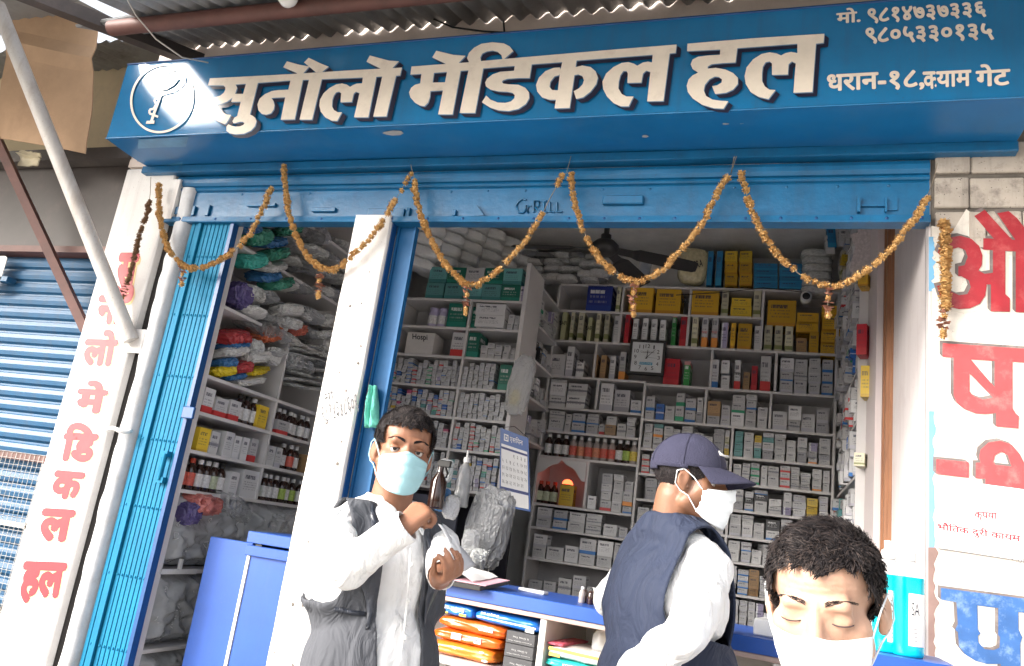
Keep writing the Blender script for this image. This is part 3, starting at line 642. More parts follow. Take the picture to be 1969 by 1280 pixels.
cl.add(vs, fs, 0, True); o = cl.build("hanging_cloth", mat("mint_cloth", (0.13, 0.50, 0.40), rough=0.95, var=0.2, vscale=40, bump=0.6, bscale=150))
md = o.modifiers.new("s", 'SOLIDIFY'); md.thickness = 0.004
tag(o, "mint green cloth hanging beside the blue guide rail", "cloth")

# ------------------------------------------------------------------ lettering on the right wall
def w1(x, y): return (1780 + x / 3.767, 380 + y / 3.767)
def w2(x, y): return (1780 + x / 4.0, 640 + y / 4.0)
def w3(x, y): return (1780 + x / 4.0, 960 + y / 4.0)
A1 = []; A2 = []; A3 = []
def SA(L_, q, o, *hs): L_.append(([q(*p) for p in o], [[q(*p) for p in h] for h in hs]))
SA(A1, w1, [(85, 400), (115, 335), (180, 288), (250, 278), (330, 300), (385, 350), (410, 420), (405, 490), (380, 530), (430, 555), (440, 640), (430, 710), (390, 770), (320, 802), (240, 808), (160, 790), (110, 740), (80, 640), (150, 625), (180, 680), (240, 708), (300, 700), (325, 650), (310, 600), (260, 572), (235, 570), (235, 500), (280, 490), (303, 430), (285, 380), (235, 362), (190, 375), (160, 410), (130, 430)])
SA(A1, w1, [(415, 295), (1050, 330), (1050, 415), (415, 378)])
SA(A1, w1, [(485, 370), (575, 375), (575, 700), (608, 730), (608, 828), (470, 825), (470, 630), (430, 630), (415, 555), (485, 545)])
SA(A1, w1, [(650, 380), (760, 385), (760, 835), (650, 830)])
SA(A1, w1, [(425, 90), (350, 135), (495, 302), (625, 308)])
SA(A1, w1, [(600, 100), (515, 115), (650, 312), (790, 320), (660, 150)])
SA(A2, w2, [(130, 80), (1000, 140), (1000, 245), (665, 223), (665, 580), (690, 620), (715, 640), (710, 735), (540, 720), (540, 615), (460, 625), (380, 620), (300, 590), (240, 540), (215, 480), (215, 190), (130, 185)],
   [(345, 205), (530, 215), (530, 420)], [(335, 310), (520, 500), (440, 515), (370, 490), (335, 450)])
SA(A2, w2, [(80, 970), (330, 995), (330, 1115), (80, 1085)])
SA(A2, w2, [(385, 1000), (425, 1000), (410, 960), (420, 900), (480, 845), (570, 830), (660, 860), (720, 930), (760, 1010), (900, 1060), (900, 1300), (460, 1250), (460, 1120), (385, 1120)], [(520, 990), (530, 940), (580, 915), (630, 940), (660, 1030), (530, 1015)])
SA(A3, w3, [(115, 680), (1000, 795), (1000, 905), (710, 865), (712, 1000), (740, 1060), (725, 1110), (730, 1500), (575, 1500), (575, 1265), (470, 1265), (380, 1240), (300, 1190), (255, 1130), (245, 1020), (225, 1000), (245, 960), (235, 790), (115, 770)],
   [(395, 815), (555, 835), (555, 1040), (570, 1060), (565, 1140), (520, 1158), (450, 1150), (405, 1100), (400, 1050), (420, 1030), (400, 1000)])
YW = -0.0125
for polys, m_ in ((A1, M_redw), (A2, M_redover), (A3, M_bluew)):
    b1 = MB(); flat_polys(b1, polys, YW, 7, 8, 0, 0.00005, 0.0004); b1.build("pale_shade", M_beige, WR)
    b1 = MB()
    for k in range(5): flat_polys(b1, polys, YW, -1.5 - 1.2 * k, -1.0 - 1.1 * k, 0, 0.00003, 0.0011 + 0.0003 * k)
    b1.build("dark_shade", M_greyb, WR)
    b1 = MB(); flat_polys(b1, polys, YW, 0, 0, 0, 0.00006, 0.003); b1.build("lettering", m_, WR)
# blue paint remains and brown damp patch along the wall's left edge
def ragged(name, m_, px0, py0, py1, wpx, seed, y):
    pts = []; N = 26
    for i in range(N + 1):
        py = py0 + (py1 - py0) * i / N; pts.append((px0 + wpx * (0.45 + 0.9 * noise.noise(Vector((i * 0.45, seed, 0)))) + wpx * 0.2, py))
    for i in range(N, -1, -1): pts.append((px0 - 3, py0 + (py1 - py0) * i / N))
    b = MB(); flat_polys(b, [(pts, [])], y); b.build(name, m_, WR)
ragged("old_blue_paint", mat("old_sky_paint", (0.14, 0.36, 0.58), rough=0.7, var=0.2), 1789, 790, 1070, 12, 2, YW - 0.0005)
ragged("old_blue_paint", MATS["old_sky_paint"], 1789, 455, 560, 10, 9, YW - 0.0005)
ragged("damp_patch", mat("damp_brown", (0.20, 0.13, 0.115), rough=0.8, var=0.25), 1788, 1052, 1330, 16, 5, YW - 0.0008)

PO = thing("paper_notice", "white paper notice with faint red Devanagari text pasted on the right wall", "notice")
def quadpx(mb, pts, y, th=0.001):
    v = [P(px, py, y=y) for px, py in pts]; w_ = [p + Vector((0, th, 0)) for p in v]; n = len(v)
    mb.add(v + w_, [tuple(range(n)), tuple(range(2 * n - 1, n - 1, -1))] + [(i, n + i, n + (i + 1) % n, (i + 1) % n) for i in range(n)])
qp = MB(); quadpx(qp, [(1800, 1052), (2100, 1098), (2100, 958), (1797, 918)], -0.0215, 0.002)
qp.build("paper", mat("paper_white", (0.82, 0.81, 0.80), rough=0.6, var=0.02), PO, recalc=True)
qq = MB()
text_px(qq, "कृपया", (1873, 1000), (1917, 1003), (1873, 983), -0.0221, 0.02)
text_px(qq, "भौितक दुरी कायम गरौं", (1802, 1022), (2001, 1052), (1802, 1002), -0.0221, 0.02)
qq.build("red_text", mat("faint_red_ink", (0.30, 0.02, 0.035), rough=0.7), PO)
qq = MB(); text_px(qq, "नागिरक सुचना जारी।", (1796, 1052), (1849, 1058), (1796, 1043), -0.0221); text_px(qq, "- :or", (1945, 1080), (1972, 1084), (1945, 1070), -0.0221)
stroke(qq, [(1800, 1054), (1850, 1062), (1940, 1075)], 0.8, -0.0222)
qq.build("grey_text", mat("faint_grey_ink", (0.16, 0.16, 0.18), rough=0.7), PO)

# ------------------------------------------------------------------ corrugated roof with its steel
RF = thing("corrugated_roof", "rusty grey corrugated iron awning above the signboard", "awning")
def roofz(y): return 3.655 + 0.33 * y
def xleft(y): return -2.862 + 0.80 * y if y > -0.40 else -2.80 if y > -0.80 else -3.36  # edge notched to let sun onto the sign; outer part shades the shutter bar
ns = 8; sw = 0.72
for s in range(-1, ns):
    b = MB(); vs = []; fs = []; nxr = 54; ys = [0.0, -0.2, -0.39, -0.41, -0.795, -0.81, -1.25]
    x0 = -2.9 + s * sw
    for i in range(nxr + 1):
        for k, y in enumerate(ys):
            x = x0 + (sw + 0.03) * i / nxr
            lim = xleft(y)
            if s <= 0 and x < lim: x = lim - 0.0005 * (nxr - i)
            y_ = y + (0.012 * noise.noise(Vector((s * 5, x * 4, 0))) if k in (0, 6) else 0)
            vs.append((x, y_ - (0.003 if k == 0 else 0), roofz(y) + 0.016 * sin(2 * pi * x / 0.079) + 0.0022 * (s % 2) + 0.006 * noise.noise(Vector((x * 1.5, y * 2, 3)))))
    n5 = len(ys)
    for i in range(nxr):
        for k in range(n5 - 1): a = i * n5 + k; fs.append((a, a + n5, a + n5 + 1, a + 1))
    b.add(vs, fs, 0, True); o = b.build("roof_sheet", M_iron, RF)
    md = o.modifiers.new("s", 'SOLIDIFY'); md.thickness = 0.0015
MB().tube([(-2.93, -0.42, roofz(-0.42) - 0.055), (2.4, -0.42, roofz(-0.42) - 0.055)], 0.034, 14).build("purlin", M_rust, RF)
MB().tube([(-2.9, -1.0, roofz(-1.0) - 0.055), (2.4, -1.0, roofz(-1.0) - 0.055)], 0.03, 12).build("purlin", M_rust, RF)
p0, p1 = P(372, 108, y=-0.02), P(60, -14, y=-0.62)
bm_ = MB(); M_ = Matrix.Translation(p0) @ (p1 - p0).to_track_quat('X', 'Z').to_matrix().to_4x4()
bm_.box(-0.05, (p1 - p0).length + 0.7, -0.03, 0.03, -0.045, 0.02, 0, M_); bm_.build("edge_beam", mat("sooty_steel", (0.06, 0.048, 0.045), rough=0.6, var=0.3, dirt=(0.12, 0.09, 0.08), dirt_amt=0.5), RF)
LB = thing("ceiling_bulb", "round white light globe hanging under the corrugated roof at the top edge", "lamp")
c = P(553, -6, y=-0.5)
MB().lathe([(0.0, -0.042), (0.02, -0.037), (0.036, -0.02), (0.042, 0.0), (0.036, 0.022), (0.02, 0.04), (0.016, 0.05)], c, 20).build("globe", mat("opal_white", (0.8, 0.79, 0.76), rough=0.25), LB)
MB().lathe([(0.017, 0.05), (0.018, 0.085), (0.0, 0.086)], c, 12).build("holder", M_wire, LB)
MB().tube([c + Vector((0, 0, 0.08)), Vector((c.x, c.y, roofz(c.y)))], 0.003, 5).build("cord", M_wire, LB)

BR = thing("white_brace_pole", "thick white steel pole propping the awning from the lettered pillar", "pole")
a, b_ = P(252, 655, y=-0.045), P(0, 22, y=-0.50)
MB().tube([a, a + (b_ - a) * 1.02], 0.034, 20).build("pipe", M_pole, BR)
MB().box(a.x - 0.05, a.x + 0.05, -0.028, -0.02, a.z - 0.05, a.z + 0.06).build("base_plate", M_white, BR, bevel=0.003)
BB = thing("brown_brace_bar", "red brown steel bar slanting behind the white brace pole", "brace")
a, b_ = P(166, 636, y=0.03), P(-30, 215, y=-0.22)
M_ = Matrix.Translation(a) @ (b_ - a).to_track_quat('X', 'Z').to_matrix().to_4x4()
MB().box(0, (b_ - a).length * 1.05, -0.02, 0.02, -0.02, 0.02, 0, M_).build("bar", M_rust, BB)

def wire(pts, r, label, m=M_wire, group=None):
    o = MB().tube(pts, r, 6).build("cable", m); tag(o, label, "cable", group)
wire([P(245, 0, y=-0.7), P(262, 30, y=-0.65), P(300, 75, y=-0.6), P(350, 110, y=-0.45), P(400, 120, y=-0.32)], 0.003, "thin pale cable drooping from the roof to the sign's left end", M_pole)
wire([P(760, 0, y=-0.2), P(820, 30, y=-0.1), P(870, 52, y=-0.01), P(930, 60, y=-0.01), P(968, 62, y=-0.01)], 0.004, "black cable running down onto the wall above the word medical")
wire([P(968, 38, y=-0.01), P(970, 64, y=-0.01)], 0.004, "short black vertical cable end on the pink wall above the sign")
wire([P(262, 0, y=-0.35), P(262, 20, y=-0.33), P(250, 28, y=-0.3), P(258, 38, y=-0.3), P(246, 52, y=-0.28)], 0.004, "twisted wire hook holding the cardboard sheet", M_mosq)

# ------------------------------------------------------------------ the neighbour's front on the left
NW = thing("neighbour_wall", "cream wall of the next shop above its dark fascia", "wall")
MB().box(-6.5, -3.10, 0.30, 0.42, 3.0, 3.93).build("wall_face", M_ncream, NW)
MB().box(-6.5, -3.10, 0.20, 0.42, 0.0, 3.0).build("wall_base", M_dark, NW)
NR = thing("neighbour_roof", "grey corrugated sheet under the neighbour's eave behind the cardboard", "roof")
b = MB(); vs = []; fs = []
for i in range(121):
    x = -6.5 + 3.46 * i / 120
    for y, z in ((0.32, 3.80), (-0.05, 3.70)): vs.append((x, y, z + 0.012 * sin(2 * pi * x / 0.08)))
for i in range(120): a = i * 2; fs.append((a, a + 2, a + 3, a + 1))
b.add(vs, fs, 0, True); b.build("roof_sheet", M_iron, NR)
NA = thing("added_sun_blocker", "corrugated sheet added outside the left edge to block the sun", "awning")  # added sheet out of view, keeps the sun off the upper left
b = MB(); vs = []; fs = []
for i in range(101):
    x = -7.4 + 4.05 * i / 100
    for y, z in ((-0.06, 3.80), (-1.6, 3.42)): vs.append((x, y, z + 0.014 * sin(2 * pi * x / 0.08)))
for i in range(100): a = i * 2; fs.append((a, a + 2, a + 3, a + 1))
b.add(vs, fs, 0, True); b.build("roof_sheet", M_iron, NA)
NF = thing("dark_fascia", "wide dark brown steel fascia above the neighbour's blue shutter", "fascia")
MB().box(-6.5, -3.075, 0.06, 0.12, 2.58, 3.03).build("panel", M_dark, NF)
MB().box(-6.5, -3.075, -0.02, 0.12, 3.032, 3.095).build("top_rail", mat("dark_rail", (0.07, 0.06, 0.055), rough=0.6, var=0.3, dirt=(0.15, 0.12, 0.1), dirt_amt=0.5), NF)
MB().box(-6.5, -3.075, 0.02, 0.12, 2.545, 2.578).build("bottom_rail", M_rust, NF)
NS = thing("neighbour_shutter", "closed blue ribbed roller shutter of the next shop", "roller shutter")
slat = None; z = 2.543; k = 0
while z > 0.95:
    if slat is None:
        prof = [(0.0, 0.0), (0.0, -0.008), (-0.012, -0.014), (-0.016, -0.034), (-0.010, -0.054), (0.0, -0.060), (0.006, -0.066)]
        b = MB(); vs = []; fs = []
        for x in (-6.4, -3.076):
            for y, zz in prof: vs.append((x, 0.10 + y, zz))
        n = len(prof)
        for i in range(n - 1): fs.append((i, i + 1, n + i + 1, n + i))
        b.add(vs, fs); o = b.build("slat", M_slat, NS, recalc=False); slat = o.data
    else: o = link("slat", slat, NS)
    o.location.z = z; z -= 0.066; k += 1
MB().box(-6.4, -3.076, 0.125, 0.15, 0.14, 2.545).build("back_board", M_black, NS)
WM = thing("wire_mesh_gate", "rusty wire mesh grille in front of the neighbour's shutter", "wire grille")
b = MB()
for i in range(60):
    x = -3.10 - i * 0.028
    if x > -4.7: b.tube([(x, 0.03, 0.16), (x + 0.004, 0.03, 1.56)], 0.0013, 3, cap=False)
for i in range(51):
    z = 0.16 + i * 0.028; b.tube([(-4.7, 0.028, z), (-3.10, 0.028, z + 0.004)], 0.0013, 3, cap=False)
b.build("wire_netting", M_mosq, WM)
MB().box(-4.7, -3.10, 0.034, 0.05, 1.53, 1.565).build("top_bar", M_rust, WM)
MB().box(-4.7, -3.10, 0.034, 0.05, 1.24, 1.262).build("middle_bar", M_mosq, WM)
MB().box(-3.125, -3.10, 0.034, 0.05, 0.16, 1.528).build("side_bar", M_mosq, WM)
NP = thing("white_name_plate", "small white rounded plate at the left edge over the blue shutter", "plate")
b = MB(); a0 = P(-40, 555, y=0.03); a1 = P(15, 492, y=0.03)
pts = []
for cx_, cz_, s0 in ((a1.x - 0.02, a1.z - 0.02, 0), (a0.x + 0.02, a1.z - 0.02, 90), (a0.x + 0.02, a0.z + 0.02, 180), (a1.x - 0.02, a0.z + 0.02, 270)):
    for t in range(0, 91, 30): pts.append((cx_ + 0.02 * cos(radians(s0 + t)), cz_ + 0.02 * sin(radians(s0 + t))))
b.prism(pts, 0.03, 0.034); b.build("plate", M_white, NP, recalc=True)
bt = thing("blue_bolt", "short blue steel bolt on the neighbour's shutter by the white plate", "bolt")
a = P(12, 538, y=0.05); MB().box(a.x - 0.04, a.x + 0.03, 0.03, 0.084, a.z - 0.014, a.z + 0.014).build("bolt_bar", M_slat, bt, bevel=0.002)

def sheet(name, corners, y, label, cat, m, th=0.006, warp=0.02, seed=0):
    """bent board: corners TL, TR, BR, BL in the photo's pixels on the plane y"""
    tl, tr, br, bl = [P(*c, y=y) for c in corners]; b = MB(); vs = []; fs = []; N = 10
    for i in range(N + 1):
        for k in range(N + 1):
            u, v = k / N, i / N
            p = (tl * (1 - u) + tr * u) * (1 - v) + (bl * (1 - u) + br * u) * v
            p = p + Vector((0, warp * noise.noise(Vector((u * 2.5, v * 2.5, seed))) - (0.02 if abs(v - 0.33) < 0.06 else 0), 0.006 * noise.noise(Vector((u * 9, v * 9, seed + 3))) if i in (0, N) else 0)); vs.append(p)
    for i in range(N):
        for k in range(N): a = i * (N + 1) + k; fs.append((a, a + N + 1, a + N + 2, a + 1))
    b.add(vs, fs); o = b.build(name, m); md = o.modifiers.new("s", 'SOLIDIFY'); md.thickness = th
    tag(o, label, cat); return o
sheet("cardboard_sheet", ((28, 10), (190, 45), (166, 296), (-14, 262)), -0.20, "large brown creased cardboard sheet hung beside the sign", "cardboard", M_card, seed=1)
sheet("cardboard_flap", ((40, 288), (78, 296), (72, 318), (34, 318)), -0.12, "small torn yellowish board flap below the cardboard sheet", "cardboard", mat("pale_board", (0.52, 0.46, 0.33), rough=0.8), seed=2)
# ------------------------------------------------------------------ cartons
WH = (0.60, 0.60, 0.61)
CT = {
 "white": carton("carton_white", WH, (0.45, 0.45, 0.5)),
 "plain white": carton("carton_white_plain", (0.63, 0.63, 0.635), (0.62, 0.62, 0.63), band=(0, 0.05), lines=12),
 "white and blue": carton("carton_blue_band", WH, (0.03, 0.16, 0.45)),
 "white and red": carton("carton_red_band", WH, (0.55, 0.04, 0.04), band=(0, 0.28)),
 "white and grey": carton("carton_grey_band", (0.62, 0.62, 0.62), (0.22, 0.22, 0.25), band=(0.35, 0.5)),
 "white and green": carton("carton_green_band", WH, (0.03, 0.32, 0.16), band=(0.0, 0.3)),
 "white and orange": carton("carton_orange_band", WH, (0.75, 0.28, 0.05), band=(0.0, 0.3)),
 "lilac": carton("carton_lilac", (0.42, 0.38, 0.56), (0.75, 0.75, 0.78), side=True, band=(0, 0.25)),
 "blank white": mat("carton_blank", (0.60, 0.58, 0.56), rough=0.45, var=0.05),
 "blank cream": mat("carton_blank_cream", (0.50, 0.50, 0.28), rough=0.4, var=0.1),
 "grey": carton("carton_grey", (0.42, 0.42, 0.44), (0.3, 0.3, 0.33)),
 "yellow": carton("carton_yellow", (0.68, 0.47, 0.035), (0.60, 0.38, 0.03), band=(0.0, 0.1)),
 "golden yellow": carton("carton_gold", (0.62, 0.36, 0.02), (0.5, 0.24, 0.02), band=(0.0, 0.12), lines=8),
 "red": carton("carton_red", (0.46, 0.015, 0.03), (0.5, 0.03, 0.04), lines=6, ink=0.2),
 "green": carton("carton_green", (0.03, 0.28, 0.06), (0.65, 0.3, 0.3), band=(0.85, 1.0)),
 "pale cream": carton("carton_cream", (0.58, 0.55, 0.40), (0.20, 0.22, 0.08), band=(0.10, 0.25), lines=7),
 "dark green": carton("carton_dark_green", (0.01, 0.16, 0.11), (0.02, 0.22, 0.16), lines=7, ink=0.4),
 "teal": carton("carton_teal", (0.14, 0.38, 0.38), (0.05, 0.2, 0.2)),
 "deep blue": carton("carton_deep_blue", (0.015, 0.03, 0.20), (0.02, 0.05, 0.28), lines=5, ink=0.3),
 "sky blue": carton("carton_sky_blue", (0.02, 0.20, 0.42), (0.03, 0.28, 0.5), lines=6, ink=0.3),
 "blue": carton("carton_blue", (0.02, 0.14, 0.50), (0.5, 0.5, 0.6), band=(0.4, 0.5)),
 "pink": carton("carton_pink", (0.60, 0.10, 0.22), (0.7, 0.6, 0.6)),
 "brown": carton("carton_brown", (0.36, 0.22, 0.10), (0.3, 0.18, 0.09)),
 "black": carton("carton_black", (0.03, 0.03, 0.035), (0.05, 0.05, 0.055), lines=8),
}
ub = MB(); ub.box(-0.5, 0.5, 0, 1, 0, 1)
_o = ub.build("medicine_box", CT["white"]); UNIT = _o.data; UNIT.name = "carton_mesh"; bpy.data.objects.remove(_o)
BOXES = []   # (apparent size, colour, location, yaw, dims, label)
def cbox(colr, x, y, z, w, d, h, rz=0.0, label=None, tilt=0.0, force=False):
    dist = (Vector((x, y, z)) - CAM).length
    BOXES.append([1e9 if force else (w * h) / dist ** 2, colr, (x, y, z), rz, (w, d, h), label, tilt])
    return BOXES[-1]
PAL = {"w": [("white", 6), ("plain white", 6), ("white and blue", 1.2), ("white and grey", 2.4), ("white and red", 0.9), ("grey", 1.6), ("lilac", 0.5), ("white and green", 0.5), ("white and orange", 0.6), ("teal", 0.3), ("black", 0.35), ("yellow", 0.25), ("brown", 0.2), ("pale cream", 0.3)],
       "mix": [("white", 5), ("plain white", 4), ("white and blue", 2), ("blue", 1), ("white and red", 1.2), ("teal", 0.6), ("white and green", 0.8), ("yellow", 0.4), ("red", 0.3), ("grey", 1), ("lilac", 0.4), ("pink", 0.2)],
       "c": [("plain white", 5), ("white", 3), ("white and blue", 1), ("white and grey", 1)]}
def pick(p):
    L = PAL[p]; t = random.uniform(0, sum(v for _, v in L))
    for k, v in L:
        t -= v
        if t <= 0: return k
    return L[0][0]
def fill(cell, x0, x1, z0, z1, yf, pal="w", wr=(0.05, 0.11), hr=(0.05, 0.10), full=(0.55, 0.95), depth=0.12, face=0, gap=0.06, fixed=None, jit=0.025):
    """stack cartons left to right. face 0: the row runs along x and looks to -y; face 1: runs along y and looks to +x"""
    x = x0 + 0.004; c = 0
    while x < x1 - 0.02:
        wd = random.uniform(*wr)
        if x + wd > x1 - 0.003: wd = x1 - x - 0.004
        if wd < wr[0] * 0.5: break
        if random.random() < gap: x += random.uniform(0.01, 0.035); continue
        z = z0; r = 0; top = z0 + (z1 - z0) * random.uniform(*full); same = pick(pal) if random.random() < 0.4 else None
        if fixed: same = fixed
        hh = random.uniform(*hr)
        while True:
            h = hh if (same and random.random() < 0.7) else random.uniform(hr[0] * 0.8, hr[1] * 1.15)
            if z + h > min(top, z1 - 0.008) and r > 0:
                left = z1 - 0.006 - z
                if left > 0.022 and full[1] >= 1.0 and random.random() < 0.62: h = left * random.uniform(0.8, 0.97)
                else: break
            if z + h > z1 - 0.008: h = z1 - z - 0.012
            w_ = wd * random.uniform(0.88, 1.0) - 0.002
            k = same or pick(pal)
            rz = random.uniform(-0.025, 0.025) if wd < 0.045 else random.uniform(-0.05, 0.05) if random.random() < 0.72 else random.uniform(-0.3, 0.3)
            dy = random.uniform(0, jit)
            pos = (x + wd / 2, yf + dy, z) if face == 0 else (yf - dy, x + wd / 2, z)
            lab = f"{k} carton, {ORD[min(r,27)]} up, {ORD[min(c,27)]} stack, {cell}"
            cbox(k, *pos, w_, depth, h - 0.0015, rz + (pi / 2 if face else 0), lab)
            z += h; r += 1
            if z > z1 - 0.03: break
        x += wd + random.uniform(0.0, 0.005); c += 1

# ------------------------------------------------------------------ shelf units
def board(parent, x0, x1, y0, y1, z, th=0.016, m=None, name="shelf_board"):
    o = MB().box(x0, x1, y0, y1, z - th, z).build(name, m or M_shelf, parent, bevel=0.0015); return o
def upright(parent, x0, x1, y0, y1, z0, z1):
    return MB().box(x0, x1, y0, y1, z0, z1).build("upright", M_shelf, parent, bevel=0.0015)
YB = 2.40
BU = thing("back_shelf_unit", "big white shelf unit full of cartons across the back wall with the clock", "shelf unit")
MB().box(-1.51, 0.35, YB + 0.31, YB + 0.32, 0.2, 3.285).build("back_panel", mat("unit_back", (0.46, 0.45, 0.46), rough=0.7), BU)
for xa, xb, z in ((-1.51, 0.35, 3.285), (-1.51, -0.128, 3.09), (-1.51, 0.33, 2.868), (-1.51, -0.84, 2.612), (-0.84, 0.33, 2.60), (-1.51, -0.85, 2.392), (-0.84, 0.33, 2.36),
                  (-1.51, -0.85, 2.228), (-1.51, -0.85, 2.054), (-0.83, 0.33, 2.168), (-0.83, 0.33, 2.005), (-0.83, 0.33, 1.842), (-0.83, 0.33, 1.683), (-0.83, 0.33, 1.533), (-0.83, 0.33, 1.345), (-0.83, 0.33, 1.12),
                  (-1.51, -0.85, 1.736), (-1.51, -0.85, 1.581), (-1.51, -0.85, 1.384), (-1.51, -0.85, 1.18)):
    board(BU, xa, xb, YB, YB + 0.31, z)
T = 0.008
for x, za, zb in ((-1.514, 0.2, 3.268), (0.337, 0.2, 3.268), (-1.05, 2.87, 3.268), (-0.59, 2.87, 3.268), (-0.12, 2.87, 3.268), (-1.20, 2.614, 2.852), (-0.42, 2.602, 2.852), (-0.02, 2.602, 2.852),
                  (-1.16, 2.394, 2.596), (-0.84, 0.2, 2.596), (-0.44, 2.362, 2.584), (-0.04, 2.362, 2.584), (-0.26, 1.122, 2.344), (-1.165, 1.738, 2.038)):
    upright(BU, x - T, x + T, YB - 0.002, YB + 0.309, za, zb)

random.seed(11)
# top shelf pieces, set out as in the photo (px are where each front face stands)
def face_px(px0, py0, px1, py1, colr, label, yf=YB + 0.01, depth=0.2, zfix=None, rz=0.0):
    a, b = P(px0, py1, y=yf), P(px1, py0, y=yf)
    z = zfix if zfix is not None else a.z
    return cbox(colr, (a.x + b.x) / 2, yf, z, b.x - a.x - 0.003, depth, b.z - a.z, rz, label, force=True)
for a in ((1126, 545, 1180, 592, "deep blue", "large deep blue carton at the left end of the top shelf", YB, 0.2, 3.09),
          (1183, 545, 1196, 594, "pale cream", "slim cream carton standing right of the large deep blue carton", YB, 0.12, 3.09),
          (1208, 552, 1258, 598, "golden yellow", "large golden carton behind the garland's short tail", YB, 0.2, 3.09),
          (1259, 555, 1311, 600, "golden yellow", "large golden carton left of the upper green slim carton", YB, 0.2, 3.09),
          (1328, 560, 1384, 604, "golden yellow", "large golden carton between the pale slim cartons on the top shelf", YB, 0.2, 3.09),
          (1386, 554, 1403, 604, "pale cream", "slim pale carton just right of the third golden carton", YB, 0.12, 3.09),
          (1404, 589, 1446, 606, "yellow", "flat yellow carton lying under another flat one", YB, 0.15, 3.09),
          (1447, 558, 1465, 608, "pale cream", "slim pale carton at the right end of the third top bay", YB, 0.12, 3.09)):
    face_px(*a[:6], yf=a[6], depth=a[7], zfix=a[8])
a_ = P(1425, 589, y=YB)
cbox("yellow", a_.x, YB + 0.01, 3.09 + 0.068, 0.125, 0.15, 0.062, 0.02, "flat yellow carton on top of another flat yellow one", force=True)
row2 = [(1075, 1091, 605, "blank cream", "cream"), (1092, 1106, 604, "pale cream", ""), (1107, 1125, 604, "pale cream", ""), (1126, 1139, 618, "blank cream", ""), (1141, 1157, 603, "pale cream", ""), (1158, 1174, 604, "pale cream", ""),
        (1176, 1192, 616, "plain white", ""), (1197, 1212, 611, "red", ""), (1213, 1228, 623, "plain white", ""), (1231, 1247, 622, "plain white", ""), (1248, 1264, 624, "plain white", ""), (1265, 1281, 626, "plain white", ""),
        (1288, 1302, 612, "green", ""), (1304, 1324, 617, "red", ""), (1327, 1344, 614, "pale cream", ""), (1346, 1363, 616, "white and orange", ""), (1365, 1382, 618, "white and orange", ""),
        (1384, 1400, 634, "lilac", ""), (1402, 1415, 635, "golden yellow", ""), (1416, 1446, 637, "golden yellow", ""), (1448, 1463, 642, "plain white", "")]
for i, (xa, xb, yt, c, _) in enumerate(row2):
    yb = 660 + (xa - 1075) * 0.075
    face_px(xa, yt, xb, yb, c, f"{c.replace('blank', 'pale')} tall carton, {ORD[i]} from the left on the shelf above the clock", depth=0.12, zfix=2.868)
for i, a in enumerate(((1474, 578, 1532, 625, "golden yellow", "big golden carton left of the security camera, on pale slim cartons"), (1532, 602, 1575, 620, "golden yellow", "flat golden carton under the security camera"),
          (1580, 588, 1617, 606, "golden yellow", "golden carton topmost of the right end stack"), (1580, 606, 1617, 636, "golden yellow", "golden carton second from top of the right end stack"),
          (1578, 636, 1616, 660, "golden yellow", "golden carton second from bottom of the right end stack"), (1577, 660, 1615, 684, "golden yellow", "golden carton lowest of the right end stack"),
          (1468, 625, 1486, 675, "pale cream", "pale slim carton first of three under the big golden carton"), (1488, 626, 1506, 676, "pale cream", "pale slim carton second of three under the big golden carton"),
          (1508, 628, 1526, 677, "pale cream", "pale slim carton third of three under the big golden carton"),
          (1530, 620, 1574, 638, "golden yellow", "worn golden carton squeezed under the flat golden carton"), (1555, 638, 1575, 680, "golden yellow", "narrow golden carton beside the dark gap"), (1530, 650, 1552, 680, "brown", "dark brown carton below the worn golden cartons"))):
    face_px(*a)
# shelf with the clock
for i, (xa, yt, xb, yb, c) in enumerate(((1045, 676, 1090, 714, "plain white"), (1086, 660, 1107, 716, "white"), (1106, 690, 1125, 720, "white and grey"), (1137, 678, 1151, 722, "brown"), (1152, 679, 1168, 723, "brown"), (1170, 680, 1186, 724, "white"), (1188, 674, 1206, 727, "white and orange"),
        (1274, 686, 1309, 734, "red"), (1313, 690, 1329, 736, "green"), (1366, 687, 1384, 740, "white and blue"), (1386, 693, 1404, 717, "plain white"), (1386, 718, 1404, 742, "plain white"), (1410, 690, 1426, 745, "white and red"), (1428, 712, 1443, 745, "brown"), (1443, 700, 1458, 746, "red"), (1460, 684, 1484, 750, "white and red"))):
    face_px(xa, yt, xb, yb, c, f"{c} carton, {ORD[i]} from the left on the clock's shelf", depth=0.15, zfix=None if i == 10 else 2.611 if xa < 1200 else 2.60)
fill("right of the clock's shelf", 0.0, 0.325, 2.602, 2.85, YB, "c", (0.075, 0.1), (0.06, 0.08), (0.8, 1.0), gap=0.0)
# rows below
fill("left bay under the clock shelf", -1.50, -1.17, 2.394, 2.595, YB, "c", (0.11, 0.17), (0.085, 0.095), (0.9, 1.0), gap=0)
fill("bay below the clock's left side", -1.15, -0.85, 2.394, 2.595, YB, "w", (0.08, 0.11), (0.03, 0.17), (0.75, 0.95), gap=0)
fill("bay directly below the clock", -0.83, -0.45, 2.362, 2.583, YB, "mix", (0.055, 0.075), (0.06, 0.10), (0.8, 0.97), gap=0.02)
fill("second bay right below the clock", -0.43, -0.05, 2.362, 2.583, YB, "w", (0.06, 0.085), (0.05, 0.09), (0.8, 1.0), gap=0.03)
fill("right end bay below the clock's level", -0.03, 0.325, 2.362, 2.583, YB, "w", (0.07, 0.09), (0.08, 0.1), (0.7, 0.95), gap=0.03)
fill("shelf above the syrup bottles", -1.48, -0.86, 2.230, 2.375, YB, "w", (0.04, 0.12), (0.035, 0.075), (0.75, 1.0), gap=0.03)
